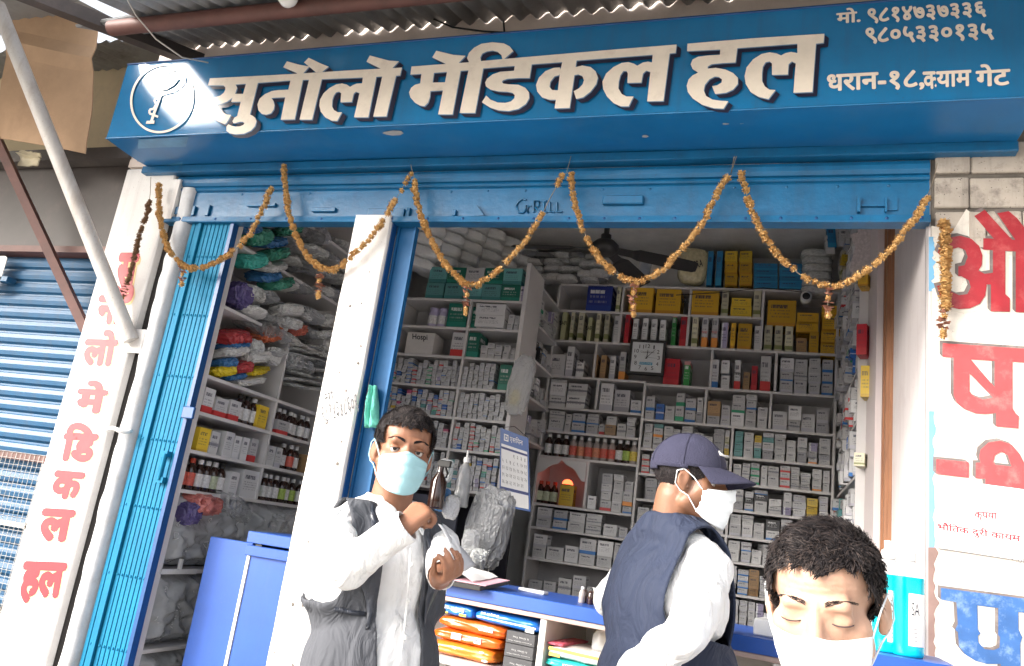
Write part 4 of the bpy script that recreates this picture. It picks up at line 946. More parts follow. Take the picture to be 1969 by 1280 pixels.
for j, (za, zb) in enumerate(((2.170, 2.343), (2.007, 2.150), (1.844, 1.987), (1.685, 1.825), (1.535, 1.665), (1.347, 1.515), (1.122, 1.327))):
    fill(f"middle bay {ORD[j]} row below clock", -0.825, -0.272, za, zb, YB, "w", (0.045, 0.085), (0.032, 0.065), (0.88, 1.0), gap=0.015)
    fill(f"right bay {ORD[j]} row below clock", -0.25, 0.325, za, zb, YB, "w", (0.04, 0.09), (0.03, 0.062), (0.86, 1.0), gap=0.015)
fill("right of the shrine arch", -1.07, -0.85, 1.738, 2.035, YB, "w", (0.07, 0.085), (0.04, 0.08), (0.8, 0.95), gap=0)
cbox("plain white", -1.12, YB + 0.02, 1.738, 0.055, 0.08, 0.085, 0.1, "small white carton alone beside the shrine arch", force=True)
fill("first shelf under the shrine", -1.49, -0.86, 1.583, 1.720, YB, "c", (0.09, 0.12), (0.058, 0.068), (0.95, 1.0), gap=0.02)
fill("second shelf under the shrine", -1.49, -0.86, 1.386, 1.565, YB, "c", (0.09, 0.12), (0.075, 0.09), (0.9, 1.0), gap=0.02)
fill("third shelf under the shrine", -1.49, -0.86, 1.182, 1.365, YB, "c", (0.08, 0.12), (0.06, 0.09), (0.4, 0.8), gap=0.1)

# middle unit
YM = 1.60
lv = [2.884, 2.70, 2.515, 2.325, 2.14, 1.95, 1.72]
MU = thing("middle_shelf_unit", "white shelf unit of tiny cartons behind the man in the grey waistcoat", "shelf unit")
MB().box(-2.32, -1.50, YM + 0.26, YM + 0.27, 1.70, 2.884).build("back_panel", MATS["unit_back"], MU)
for z in lv: board(MU, -2.32, -1.50, YM, YM + 0.26, z)
for x in (-2.328, -1.835): upright(MU, x - T, x + T, YM - 0.002, YM + 0.259, 1.70, 2.868)
MB().box(-1.499, -1.472, YM - 0.01, YM + 0.30, 1.68, 3.13).build("side_panel", M_shelf, MU, bevel=0.002)
tiny = dict(wr=(0.027, 0.036), hr=(0.021, 0.028), full=(0.72, 1.0), depth=0.1, jit=0.02)
names = ["top row", "second row", "third row", "fourth row", "fifth row", "lowest row"]
for j in range(6):
    za, zb = lv[j + 1] + 0.002, lv[j] - 0.018
    if j == 0:
        for a in ((-2.02, 0.15, "dark green", "wide dark green carton in the middle unit's top row"), (-1.86, 0.0, None, None)):
            if a[2]: cbox(a[2], -1.92, YM + 0.01, za, 0.13, 0.15, 0.155, 0, a[3], force=True)
        cbox("dark green", -1.80, YM + 0.02, za, 0.05, 0.15, 0.14, 0, "narrow dark green carton left of the open white carton", force=True)
        cbox("plain white", -1.685, YM - 0.03, za, 0.185, 0.18, 0.075, 0.03, "white tray carton under another in the middle unit", force=True)
        cbox("plain white", -1.69, YM - 0.03, za + 0.077, 0.19, 0.18, 0.07, 0.02, "open white tray carton on top of another", force=True)
        fill("of the middle unit's top row", -1.585, -1.505, za, zb, YM, "c", (0.035, 0.04), (0.04, 0.05), (0.6, 0.7))
        continue
    if j == 1:
        cbox("blank white", -2.14, YM + 0.0, za, 0.19, 0.15, 0.135, 0.0, "white carton lettered Hospi in the middle unit", force=True)
        cbox("white and red", -1.88, YM + 0.01, za, 0.10, 0.15, 0.150, 0.0, "white carton with a red picture panel in the middle unit", force=True)
        cbox("dark green", -1.785, YM + 0.01, za, 0.075, 0.15, 0.155, 0.0, "dark green upright carton below the tray cartons", force=True)
        fill("beside the dark green carton", -1.74, -1.505, za, zb - 0.02, YM, "c", (0.04, 0.055), (0.034, 0.042), (0.6, 0.95), gap=0)
        continue
    if j == 2:
        cbox("dark green", -1.55, YM + 0.01, za, 0.075, 0.15, 0.155, 0.0, "dark green carton at the right end of the middle unit", force=True)
        fill(f"middle unit {names[j]}", -1.825, -1.60, za, zb, YM, "c", gap=0.03, **tiny); fill(f"middle unit {names[j]} left", -2.31, -1.845, za, zb, YM, "mix", gap=0.03, **tiny); continue
    fill(f"middle unit {names[j]}", -1.825, -1.505, za, zb, YM, "mix" if j != 3 else "c", gap=0.03, **tiny)
    fill(f"middle unit {names[j]} left", -2.31, -1.845, za, zb, YM, "mix", gap=0.03, **tiny)
# on top of the middle unit: two rows of green and teal boxes
random.seed(21)
cols = ["teal", "dark green", "plain white", "dark green", "teal"]; cols2 = ["teal", "teal", "teal", "teal", "dark green"]
for r, cc in enumerate((cols2, cols)):
    for i, c in enumerate(cc):
        cbox(c, -2.10 + i * 0.128 + random.uniform(-0.004, 0.004), YM + 0.01, 2.886 + r * 0.108, 0.122, 0.2, 0.104, 0, f"{c} box, {ORD[i]} in the {'upper' if r else 'lower'} row on top of the middle unit", force=True)
cbox("lilac", -1.505, YM + 0.02, 2.886, 0.06, 0.2, 0.10, 0, "white and lilac carton ending the row on top of the middle unit", force=True)

# return unit between the middle and the back unit
RU = thing("corner_shelf_unit", "narrow shelf unit set sideways above the dark doorway", "shelf unit")
for z in (2.10, 2.36, 2.60, 2.83, 3.08): board(RU, -1.80, -1.475, YM + 0.31, YB - 0.02, z)
MB().box(-1.81, -1.80, YM + 0.31, YB - 0.02, 2.09, 3.1).build("back_panel", MATS["unit_back"], RU)
for j, (za, zb) in enumerate(((2.102, 2.34), (2.362, 2.58), (2.602, 2.81), (2.832, 3.06))):
    fill(f"corner unit shelf {ORD[j]} from below", YM + 0.33, YB - 0.03, za, zb, -1.47, "w", (0.05, 0.09), (0.04, 0.09), (0.6, 0.95), face=1, depth=0.12, jit=0.06)
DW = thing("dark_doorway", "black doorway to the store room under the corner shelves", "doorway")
MB().box(-2.35, -1.53, 2.05, 2.08, 0.2, 2.08).build("doorway_dark_board", mat("doorway_darkness", (0.008, 0.008, 0.016), rough=0.8), DW)  # near-black board stands in for the darkness beyond the doorway
ND = MB().box(-2.05, -1.66, 1.45, 1.47, 0.9, 1.66).build("dark_board", mat("navy_board", (0.03, 0.035, 0.06), rough=0.5)); tag(ND, "dark navy upright panel behind the counter left of the wrapped fan", "panel")

# left wall unit, looking to +x
XLU = -2.40
LU = thing("left_shelf_unit", "white shelf unit of bags, cartons and bottles along the left wall", "shelf unit")
llv = [2.95, 2.64, 2.333, 2.007, 1.842, 1.674, 1.503, 1.168, 0.85, 0.55]
for z in llv: board(LU, -2.74, XLU, 0.105, 1.585, z)
for y in (0.645, 1.12, 1.59): MB().box(-2.74, XLU - 0.002, y - T, y + T, 1.504, 2.318 if y < 1 else 3.3).build("upright", M_shelf, LU)
MB().box(-2.76, XLU + 0.003, 0.07, 0.103, 0.2, 3.3).build("end_panel", M_shelf, LU, bevel=0.002)
MB().box(-2.76, -2.745, 0.105, 1.6, 0.2, 3.3).build("back_panel", MATS["unit_back"], LU)
random.seed(31)
LY = lambda px, py: PX(px, py, XLU).y
def lbox(px0, py0, px1, py1, colr, label, z):
    a, b = PX(px0, py1, XLU), PX(px1, py0, XLU); a2 = PX(px1, py1, XLU)
    w_ = abs(a2.y - a.y); top = PX(px0, py0, XLU).z
    cbox(colr, XLU - 0.01, (a.y + a2.y) / 2, z, w_ * 0.94, 0.15, top - z, pi / 2, label, force=True)
for i, (px0, py0, px1, py1, c, z) in enumerate(((388, 740, 410, 795, "white and red", 1.842), (412, 760, 438, 800, "white and red", 1.842), (440, 765, 462, 806, "white and red", 1.842), (494, 775, 514, 822, "yellow", 1.842),
        (378, 818, 402, 868, "yellow", 1.674), (402, 826, 420, 873, "white and grey", 1.674), (428, 826, 446, 880, "plain white", 1.674), (447, 835, 460, 884, "plain white", 1.674), (462, 838, 475, 889, "plain white", 1.674), (478, 840, 492, 892, "white and red", 1.674),
        (440, 905, 458, 948, "plain white", 1.503), (462, 900, 498, 955, "plain white", 1.503))):
    lbox(px0, py0, px1, py1, c, f"{c} carton, {ORD[i]} of those in the left unit's front bay", z)
for i, (y0, c, w_, z) in enumerate(((0.70, "white and red", 0.10, 1.95 - 0.108), (0.67, "plain white", 0.06, 1.674), (0.74, "white", 0.05, 1.674), (1.02, "brown", 0.09, 1.674), (1.2, "white", 0.1, 1.842), (1.32, "plain white", 0.09, 1.842), (1.2, "white and orange", 0.1, 1.674), (1.35, "plain white", 0.1, 1.674), (1.25, "white and blue", 0.1, 1.503), (1.4, "white", 0.1, 1.503))):
    cbox(c, XLU - 0.01, y0 + w_ / 2, z, w_, 0.12, 0.10 if c != "white and red" else 0.07, pi / 2, f"{c} carton, {ORD[i]} of those in the left unit's rear bays", force=True)
for j, (za, zb) in enumerate(((2.335, 2.50), (2.642, 2.80))):
    fill(f"rear of left unit {('lower','upper')[j]} shelf", 0.95, 1.57, za, zb, XLU - 0.01, "mix", (0.07, 0.12), (0.05, 0.09), (0.5, 0.9), face=1)
fill("in the far corner of the left unit", 1.15, 1.57, 2.012, 2.2, XLU - 0.01, "w", (0.05, 0.09), (0.04, 0.07), (0.6, 0.95), face=1)

# right wall unit, seen edge on
RW = thing("right_shelf_unit", "shelves of stacked cartons seen edge-on along the right wall", "shelf unit")
for k in range(10):
    z = 0.95 + k * 0.26; board(RW, 0.36, 0.655, 1.30, 2.385, z)
MB().box(0.36, 0.655, 1.285, 1.299, 0.2, 3.5).build("end_panel", M_shelf, RW)
random.seed(41)
def fillr(z0, z1, j):
    y = 1.33; c = 0
    while y < 2.36:
        wd = random.uniform(0.05, 0.1); z = z0; r = 0; top = z0 + (z1 - z0) * random.uniform(0.7, 1.0); k0 = pick("mix") if random.random() < 0.4 else None
        while z < top - 0.03:
            h = random.uniform(0.035, 0.09)
            if z + h > z1: break
            k = k0 or pick("c" if random.random() < 0.7 else "mix")
            cbox(k, 0.345 + random.uniform(-0.025, 0.04), y + wd / 2, z, wd * 0.93, 0.14, h - 0.002, -pi / 2 + random.uniform(-0.1, 0.1), f"{k} carton, {ORD[r]} up in {ORD[c]} stack on right shelf {ORD[j]} from below")
            z += h; r += 1
        y += wd + 0.004; c += 1
for k in range(10): fillr(0.952 + k * 0.26, 1.19 + k * 0.26, k)
for i, (px, py, c) in enumerate(((1660, 770, "yellow"), (1652, 690, "red"), (1648, 900, "pale cream"), (1655, 560, "golden yellow"))):
    a = P(px, py, y=1.27); cbox(c, a.x, 1.18, a.z, 0.045, 0.09, 0.15 if i < 2 else 0.06, -0.3, f"{c} carton standing out at the front edge of the right shelves", force=True)

# the largest 300 as things of their own, the rest as one mass
BOXES.sort(key=lambda b: -b[0])
seen = {}
rest = MB(); keys = list(CT)
for i, (sz, colr, loc, rz, dim, label, tilt) in enumerate(BOXES):
    if i < 300:
        o = link("medicine_box", UNIT); o.location = loc; o.rotation_euler = (0, tilt, rz); o.scale = dim
        o.material_slots[0].link = 'OBJECT'; o.material_slots[0].material = CT[colr]
        if label in seen:
            seen[label] += 1
        else: seen[label] = 1
        if seen[label] > 1: label = label + f", {('behind', 'rearmost', 'leaning', 'half hidden', 'hindmost')[min(seen[label] - 2, 4)]}"
        tag(o, label, "medicine carton", "cartons on the shop's shelves")
    else:
        M_ = Matrix.Translation(loc) @ Matrix.Rotation(rz, 4, 'Z') @ Matrix.Diagonal((*dim, 1))
        rest.box(-0.5, 0.5, 0, 1, 0, 1, keys.index(colr), M_)
NBOX = len(BOXES)
print("cartons", NBOX)
o = rest.build("small_medicine_boxes", [CT[k] for k in keys]); tag(o, "mass of small cartons filling the shop's shelves", "medicine cartons", kind="stuff")

# lettering printed on some of the cartons
pr = mat("print_black", (0.02, 0.02, 0.03), rough=0.5); prw = mat("print_white", (0.7, 0.7, 0.7), rough=0.5); prr = mat("print_red", (0.55, 0.03, 0.03), rough=0.5)
def prt(body, bl, br, tl, y, m, label):
    b = MB(); text_px(b, body, bl, br, tl, y, 0.02); o = b.build("print", m); return o
def attach_print(body, bl, br, tl, y, m, key):
    o = prt(body, bl, br, tl, y, m, key)
    best = None
    c = P((bl[0] + br[0]) / 2, (bl[1] + tl[1]) / 2, y=y)
    for q in COL.objects:
        if q.name.startswith("medicine_box"):
            d = abs(q.location.x - c.x) + abs(q.location.z + q.scale.z / 2 - c.z) + abs(q.location.y - c.y)
            if best is None or d < best[0]: best = (d, q)
    q = best[1]; q_m = Matrix.Translation(q.location) @ q.rotation_euler.to_matrix().to_4x4() @ Matrix.Diagonal((*q.scale, 1))
    o.parent = q; o.matrix_parent_inverse = q_m.inverted()
for (xa, xb, yt) in ((1076, 1090, 616), (1127, 1139, 626)): attach_print("SAFI", (xa, yt + 8), (xb, yt + 9), (xa, yt), YB + 0.004, pr, "s")
attach_print("SAFI", (1312, 582), (1322, 583), (1312, 574), YB + 0.004, pr, "s")
for (xa, xb) in ((1350, 1360), (1369, 1379)): attach_print("FENTASSET", (xa, 640), (xb, 641), (xa, 636), YB + 0.004, prr, "s")
attach_print("Fentex", (1412, 720), (1425, 722), (1412, 712), YB + 0.004, pr, "s")
attach_print("TONE", (1108, 697), (1122, 698), (1108, 690), YB + 0.004, pr, "s")
attach_print("Hospi", (793, 655), (822, 657), (793, 641), YM - 0.003, pr, "h")
for c_ in ((788 + 75, 536), (920, 540)): pass

# ------------------------------------------------------------------ bottles
M_glass = mat("amber_glass", (0.03, 0.012, 0.008), rough=0.08, var=0.1, spec=0.8)
M_clear = mat("clear_syrup", (0.34, 0.30, 0.28), rough=0.1, var=0.2, spec=0.8)
M_capw = mat("cap_white", (0.65, 0.65, 0.65), rough=0.4); M_capr = mat("cap_red", (0.45, 0.06, 0.03), rough=0.4)
LABM = {"white": mat("label_white", (0.62, 0.62, 0.62), rough=0.5, var=0.25, vscale=90), "red": mat("label_red", (0.55, 0.10, 0.07), rough=0.5, var=0.3, vscale=90), "green": mat("label_green", (0.30, 0.42, 0.08), rough=0.5, var=0.3, vscale=90),
        "yellow": mat("label_yellow", (0.65, 0.50, 0.08), rough=0.5, var=0.3, vscale=90), "orange": mat("label_orange", (0.62, 0.22, 0.12), rough=0.5, var=0.3, vscale=90), "pale green": mat("label_pale_green", (0.42, 0.47, 0.33), rough=0.5, var=0.3, vscale=90)}
def mesh_of(mb, name, m):
    o = mb.build(name, m); me = o.data; bpy.data.objects.remove(o); return me
BODY = {k: mesh_of(MB().lathe([(0, 0), (0.021, 0.0), (0.023, 0.004), (0.023, 0.085), (0.018, 0.098), (0.010, 0.108), (0.010, 0.118)], n=14), "bottle_body", m) for k, m in (("dark", M_glass), ("clear", M_clear))}
CAPM = {k: mesh_of(MB().lathe([(0.0125, 0.112), (0.0125, 0.132), (0.0, 0.133)], n=12), "bottle_cap", m) for k, m in (("white", M_capw), ("red", M_capr), ("black", M_wire))}
LAB = {k: mesh_of(MB().lathe([(0.0234, 0.018), (0.0234, 0.072)], n=14), "bottle_label", m) for k, m in LABM.items()}
def bottle(x, y, z, body, capc, labc, label, s=1.0, group=None):
    o = link("syrup_bottle", BODY[body]); o.location = (x, y, z); o.scale = (s, s, s); o.rotation_euler.z = random.uniform(0, 6)
    c = link("cap", CAPM[capc], o); l = link("label", LAB[labc], o); tag(o, label, "bottle", group); return o
random.seed(51)
xs = [P(px, 880, y=YB + 0.04).x for px in (1052, 1070, 1085, 1100, 1115, 1130, 1145, 1160, 1175, 1190, 1204, 1218)]
kinds = [("dark", "white", "white"), ("dark", "white", "white"), ("dark", "white", "white")] + [("clear", "white", "red"), ("clear", "white", "orange"), ("clear", "white", "red"), ("clear", "white", "orange"), ("clear", "white", "red"), ("clear", "white", "red"), ("dark", "white", "white"), ("dark", "white", "green"), ("clear", "white", "yellow")]
for i, (x, k) in enumerate(zip(xs, kinds)):
    bottle(x, YB + 0.04, 2.054, k[0], k[1], k[2], f"{k[0]} syrup bottle with {k[2]} label, {ORD[i]} from the left above the shrine", 1.15, "bottles on the shelf above the shrine")
for i, px in enumerate((1037, 1050, 1064)):
    bottle(P(px, 960, y=YB + 0.08).x, YB + 0.08, 1.736, "dark", "red", "pale green", f"dark tonic bottle, {ORD[i]} from the left inside the shrine arch", 1.15, "tonic bottles in the shrine")
cbx = link("yellow_carton", UNIT); cbx.location = (P(1088, 960, y=YB + 0.05).x, YB + 0.05, 1.736); cbx.scale = (0.095, 0.08, 0.14); cbx.material_slots[0].link = 'OBJECT'; cbx.material_slots[0].material = CT["yellow"]
tag(cbx, "yellow carton under the glowing red lamp in the shrine arch", "carton")
i = 0
for (za, items) in ((1.842, [(0.42, "dark", "black", "white"), (0.475, "dark", "black", "white"), (0.53, "dark", "white", "white")]),
                    (1.503, [(0.14, "dark", "red", "red"), (0.195, "dark", "red", "red"), (0.25, "dark", "white", "white"), (0.30, "dark", "white", "white"), (0.35, "dark", "white", "pale green"), (0.40, "dark", "black", "white")])):
    for y, b_, c_, l_ in items:
        bottle(XLU - 0.05, y, za, b_, c_, l_, f"dark bottle with {l_} label, {ORD[i]} in the left unit's front bay", 1.05, "bottles in the left shelf unit"); i += 1
i = 0
for za, n_, cap_, lab_ in ((1.842, 7, "white", ["white"]), (1.674, 5, "white", ["yellow", "white", "red"]), (1.503, 8, "white", ["green", "green", "pale green", "white"])):
    for k in range(n_):
        y = 0.86 + k * 0.054 if za == 1.674 else 0.68 + k * 0.054
        if za == 1.674 and y > 1.0: y += 0.12
        l_ = random.choice(lab_); bottle(XLU - 0.05 + random.uniform(-0.01, 0.01), y, za, "dark", cap_, l_, f"dark bottle with {l_} label, {ORD[i]} in the left unit's rear bay", 1.0, "bottles in the left shelf unit"); i += 1
# two violet tubs
for i, px in enumerate((829, 847)):
    a = P(px, 625, y=YM + 0.03); o = MB().lathe([(0, 0), (0.033, 0), (0.035, 0.01), (0.035, 0.09), (0.026, 0.105), (0.03, 0.107), (0.03, 0.128), (0, 0.13)], n=16).build("violet_tub", mat("lilac_plastic", (0.42, 0.38, 0.55), rough=0.3))
    o.location = (a.x, YM + 0.05, 2.70); tag(o, ("left" if i == 0 else "right") + " violet tub in the top row of the middle unit", "tub", "violet tubs")
    MB().lathe([(0.0355, 0.02), (0.0355, 0.075)], n=16).build("label", LABM["white"], o)

# ------------------------------------------------------------------ shrine arch, clock, fan, camera, calendar
AR = thing("shrine_arch", "white scalloped arch board fronting the little shrine shelf", "arch")
def za_(x, y): return (940 + x / 3.763, 800 + y / 3.763)
pp = [(-1.505, 2.036), (-1.175, 2.036)]
cv = [P(*za_(x, y), y=YB - 0.01) for x, y in ((670, 470), (650, 440), (630, 400), (605, 375), (565, 355), (528, 318), (500, 345), (465, 350), (430, 368), (400, 392), (350, 412))]
b = MB(); b.prism([(-1.505, 2.036)] + [(p.x, p.z) for p in reversed(cv)] + [(-1.175, cv[0].z), (-1.175, 2.036)], YB - 0.012, YB - 0.003); b.build("arch_board", M_shelf, AR, recalc=True)
LR = thing("red_lamp", "glowing red dome lamp on the yellow carton in the shrine", "lamp")
a = P(1090, 937, y=YB + 0.07)
MB().lathe([(0.038, 0.0), (0.036, 0.015), (0.026, 0.03), (0.01, 0.038), (0, 0.039)], (a.x, YB + 0.08, 1.877), 16).build("dome", mat("red_glow", (0.6, 0.04, 0.02), rough=0.3, emit=((1.0, 0.10, 0.03), 1.6)), LR)
MB().lathe([(0, 0), (0.04, 0), (0.04, 0.004)], (a.x, YB + 0.08, 1.8765), 16).build("base", M_wire, LR)

CK = thing("wall_clock", "square wall clock with black frame and white face hung on the shelves", "clock")
yc = YB - 0.03
c0, c1, c2, c3 = P(1212, 653, y=yc), P(1281, 658, y=yc), P(1276, 722, y=yc), P(1208, 716, y=yc)
cx, cz = (c0.x + c1.x + c2.x + c3.x) / 4, (c0.z + c1.z + c2.z + c3.z) / 4; hw_ = (c1.x - c0.x) / 2 * 0.99
MB().prism([(cx - hw_, cz - hw_), (cx + hw_, cz - hw_), (cx + hw_, cz + hw_), (cx - hw_, cz + hw_)], yc - 0.012, yc + 0.022, holes=[[(cx - hw_ * .86, cz - hw_ * .86), (cx + hw_ * .86, cz - hw_ * .86), (cx + hw_ * .86, cz + hw_ * .86), (cx - hw_ * .86, cz + hw_ * .86)]]).build("frame", M_wire, CK, recalc=True)
MB().box(cx - hw_ * .855, cx + hw_ * .855, yc - 0.004, yc + 0.02, cz - hw_ * .855, cz + hw_ * .855).build("dial", mat("dial_white", (0.66, 0.69, 0.70), rough=0.25), CK)
db = MB()
for n_ in range(1, 13):
    t = radians(90 - 30 * n_); r_ = hw_ * 0.70; q = max(abs(cos(t)), abs(sin(t))); rr = r_ * (0.55 + 0.45 / q) * 0.93
    x, z = cx + rr * cos(t), cz + rr * sin(t); s_ = 0.026
    w_ = s_ * (0.62 if n_ < 10 else 1.15) * (0.55 if n_ in (1,) else 1)
    text_mb(db, str(n_), (x - w_ / 2, yc - 0.0045, z - s_ / 2), (w_, 0, 0), (0, 0, s_))
text_mb(db, "Countdown", (cx - 0.045, yc - 0.0045, cz + 0.030), (0.09, 0, 0), (0, 0, 0.014))
db.build("numerals", M_wire, CK)
b = MB(); b.box(cx - 0.045, cx + 0.04, yc - 0.0048, yc - 0.0041, cz - 0.052, cz - 0.034); b.build("blue_badge", mat("badge_blue", (0.03, 0.28, 0.45), rough=0.4), CK)
b = MB(); text_mb(b, "DICLONE", (cx - 0.04, yc - 0.0052, cz - 0.049), (0.075, 0, 0), (0, 0, 0.012)); b.build("badge_text", prw, CK)
def hand_(ang, L_, w_, nm, y):
    t = radians(90 - ang); d = Vector((cos(t), 0, sin(t))); n_ = Vector((-sin(t), 0, cos(t))); c = Vector((cx, y, cz))
    MB().add([c - d * L_ * .2 + n_ * w_, c - d * L_ * .2 - n_ * w_, c + d * L_ - n_ * w_ * .5, c + d * L_ + n_ * w_ * .5], [(0, 1, 2, 3)]).build(nm, M_wire, CK)
hand_(3, 0.052, 0.003, "hour_hand", yc - 0.006); hand_(43, 0.078, 0.002, "minute_hand", yc - 0.007); hand_(94, 0.07, 0.0009, "second_hand", yc - 0.008)
text_b = MB(); 

FN = thing("ceiling_fan", "black ceiling fan with drooping blades behind the garlands", "fan")
c = PZ(1163, 478, 3.16)
MB().lathe([(0.0, -0.03), (0.05, -0.035), (0.075, -0.01), (0.08, 0.02), (0.055, 0.045), (0.03, 0.05), (0.03, 0.085), (0.016, 0.09)], c, 20).build("motor", M_wire, FN)
MB().lathe([(0.016, 0.08), (0.016, 0.44), (0.04, 0.45), (0.06, 0.49)], c, 10).build("downrod", M_wire, FN)
for tgt in ((1010, 470), (1318, 506), None):
    if tgt: e = PZ(*tgt, 3.14)
    else: e = c + Vector((0.15, 0.5, -0.02))
    d = (e - c); d.z = -0.02; d = d.normalized(); n_ = Vector((-d.y, d.x, 0)).normalized(); b = MB(); L_ = 0.52
    vs = []
    for u, w_ in ((0.07, 0.02), (0.16, 0.025), (0.2, 0.055), (0.45, 0.06), (L_, 0.052), (L_ + 0.02, 0.03)):
        for s in (-1, 1): vs.append(c + d * u + n_ * w_ * s + Vector((0, 0, -0.012 * s - 0.03 * u)))
    fs = [(2 * i, 2 * i + 1, 2 * i + 3, 2 * i + 2) for i in range(5)]
    o = b.add(vs, fs).build("blade", M_wire, FN); md = o.modifiers.new("s", 'SOLIDIFY'); md.thickness = 0.003

SCM = thing("security_camera", "small white security camera on the top shelf near the right end", "camera")
a = P(1550, 572, y=YB - 0.04)
M_ = Matrix.Translation(a) @ Matrix.Rotation(radians(90), 4, 'X')
MB().lathe([(0.0, 0.03), (0.0, 0.031), (0.02, 0.032), (0.034, 0.03), (0.034, -0.05), (0.028, -0.06), (0, -0.061)], n=18).build("housing", M_capw, SCM).matrix_world = M_
MB().lathe([(0.0, 0.0335), (0.023, 0.0335), (0.024, 0.032)], n=16).build("lens", M_wire, SCM).matrix_world = M_
MB().tube([a + Vector((0, 0.03, 0.02)), a + Vector((0.01, 0.05, 0.09))], 0.008, 8).build("bracket", M_capw, SCM)
wire([P(1300, 567, y=YB - 0.01), P(1390, 562, y=YB - 0.012), P(1468, 553, y=YB - 0.01), P(1550, 562, y=YB - 0.02)], 0.003, "thin dark cable along the top shelf leading to the security camera")

CL = thing("wall_calendar", "blue and white wall calendar hanging behind the counter", "calendar")
yk = 1.35
ctl, ctr, cbr, cbl = P(962, 822, y=yk), P(1016, 842, y=yk), P(1020, 984, y=yk), P(960, 972, y=yk)
def cal(u, v, dy=0.0):
    p = (ctl * (1 - u) + ctr * u) * (1 - v) + (cbl * (1 - u) + cbr * u) * v; return Vector((p.x, yk - dy, p.z))
def cq(mb, u0, v0, u1, v1, dy): mb.add([cal(u0, v1, dy), cal(u1, v1, dy), cal(u1, v0, dy), cal(u0, v0, dy)], [(0, 1, 2, 3)])
b = MB(); b.add([cal(0, 1), cal(1, 1), cal(1, 0), cal(0, 0)] + [cal(0, 1, -0.004), cal(1, 1, -0.004), cal(1, 0, -0.004), cal(0, 0, -0.004)], [(0, 1, 2, 3), (7, 6, 5, 4), (0, 4, 5, 1), (1, 5, 6, 2), (2, 6, 7, 3), (3, 7, 4, 0)])
b.build("blue_board", mat("calendar_blue", (0.012, 0.07, 0.27), rough=0.35), CL)
b = MB(); cq(b, 0.05, 0.2, 0.95, 0.75, 0.002); cq(b, 0.05, 0.79, 0.95, 0.97, 0.002); b.build("date_sheet", mat("calendar_paper", (0.66, 0.66, 0.67), rough=0.5, var=0.03), CL)
b = MB(); cq(b, 0.05, 0.755, 0.95, 0.785, 0.002); b.build("navy_band", mat("calendar_navy", (0.02, 0.03, 0.14), rough=0.5), CL)
b = MB(); cq(b, 0.05, 0.235, 0.95, 0.265, 0.0024)
b.build("navy_band", mat("calendar_navy", (0.02, 0.03, 0.14), rough=0.5), CL)
b = MB(); dig = "०१२३४५६७८९"
for r in range(5):
    for c_ in range(7):
        n_ = r * 7 + c_ - 2
        if n_ < 1 or n_ > 31: continue
        s = "".join(dig[int(q)] for q in str(n_)); u, v = 0.09 + c_ * 0.125, 0.30 + r * 0.09
        o_ = cal(u, v + 0.05, 0.003); text_mb(b, s, o_, cal(u + (0.045 if n_ < 10 else 0.075), v + 0.05, 0.003) - o_, cal(u, v, 0.003) - o_)
b.build("dates", pr, CL)
b = MB(); o_ = cal(0.34, 0.15, 0.003); text_mb(b, "एसियन", o_, cal(0.80, 0.15, 0.003) - o_, cal(0.34, 0.05, 0.003) - o_)
for (u0, v0, u1, v1) in ((0.14, 0.06, 0.17, 0.15), (0.17, 0.06, 0.27, 0.075), (0.17, 0.135, 0.27, 0.15), (0.27, 0.06, 0.30, 0.15), (0.2, 0.09, 0.24, 0.125)): cq(b, u0, v0, u1, v1, 0.003)
b.build("header_text", prw, CL)
MB().tube([cal(0, 0, 0.001), cal(0.5, -0.09, -0.01), cal(1, 0, 0.001)], 0.002, 5).build("cord", M_wire, CL)

# ------------------------------------------------------------------ crumpled bags and packets
def crumple(seed, sx, sy, sz, folds=1.0, sub=4):
    bm = bmesh.new(); bmesh.ops.create_icosphere(bm, subdivisions=sub, radius=1)
    for v in bm.verts:
        p = v.co.copy(); q = p.copy()
        for a in range(3): q[a] = math.copysign(abs(p[a]) ** 0.6, p[a])
        fd = Vector((p.x * 1.1, p.y * 3.2 + p.x * 1.5, p.z * 2.0))
        n1 = noise.ridged_multi_fractal(fd + Vector((seed * 3.1, 0, 0)), 0.8, 2.3, 5, 1.0, 2.2) - 1.0
        n2 = noise.noise(p * 8 + Vector((0, seed * 2.7, 0)))
        q = q * (1 + folds * (0.17 * n1 + 0.05 * n2))
        v.co = Vector((q.x * sx, q.y * sy, q.z * sz))
    me = bpy.data.meshes.new("crumple"); bm.to_mesh(me); bm.free(); return me
F_grey = plastic_film("film_grey", (0.34, 0.35, 0.36), 0.6, 0.16); F_clear = plastic_film("film_clear", (0.72, 0.74, 0.76), 0.45, 0.07)
CRM = []
for i in range(7):
    me = crumple(i, 0.5, 0.5, 0.5); me.materials.append(F_grey); CRM.append(me)
flatm = mat("dull_pack", (0.50, 0.51, 0.50), rough=0.22, var=0.35, vscale=9, bump=1.0, bscale=18, spec=0.8)
def opaque(name, col): return mat(name, col, rough=0.25, var=0.2, vscale=10, bump=1.0, bscale=16, spec=0.8)
def bag(name, loc, dim, rot, m, label, cat="bag", group=None, var=None):
    o = link(name, CRM[random.randrange(7) if var is None else var % 7]); o.location = loc; o.scale = dim; o.rotation_euler = rot
    o.material_slots[0].link = 'OBJECT'; o.material_slots[0].material = m
    for p in o.data.polygons[:1]: pass
    return tag(o, label, cat, group)
random.seed(61)
def lbag(px, py, w_, d, h, m, label, name="plastic_bag", rot=None, cat="bag", xo=0.0, group=None):
    a = PX(px, py, XLU + xo - 0.05); return bag(name, a, (d, w_, h), rot or (random.uniform(-.3, .3), random.uniform(-.25, .25), random.uniform(-.3, .3)), m, label, cat, group)
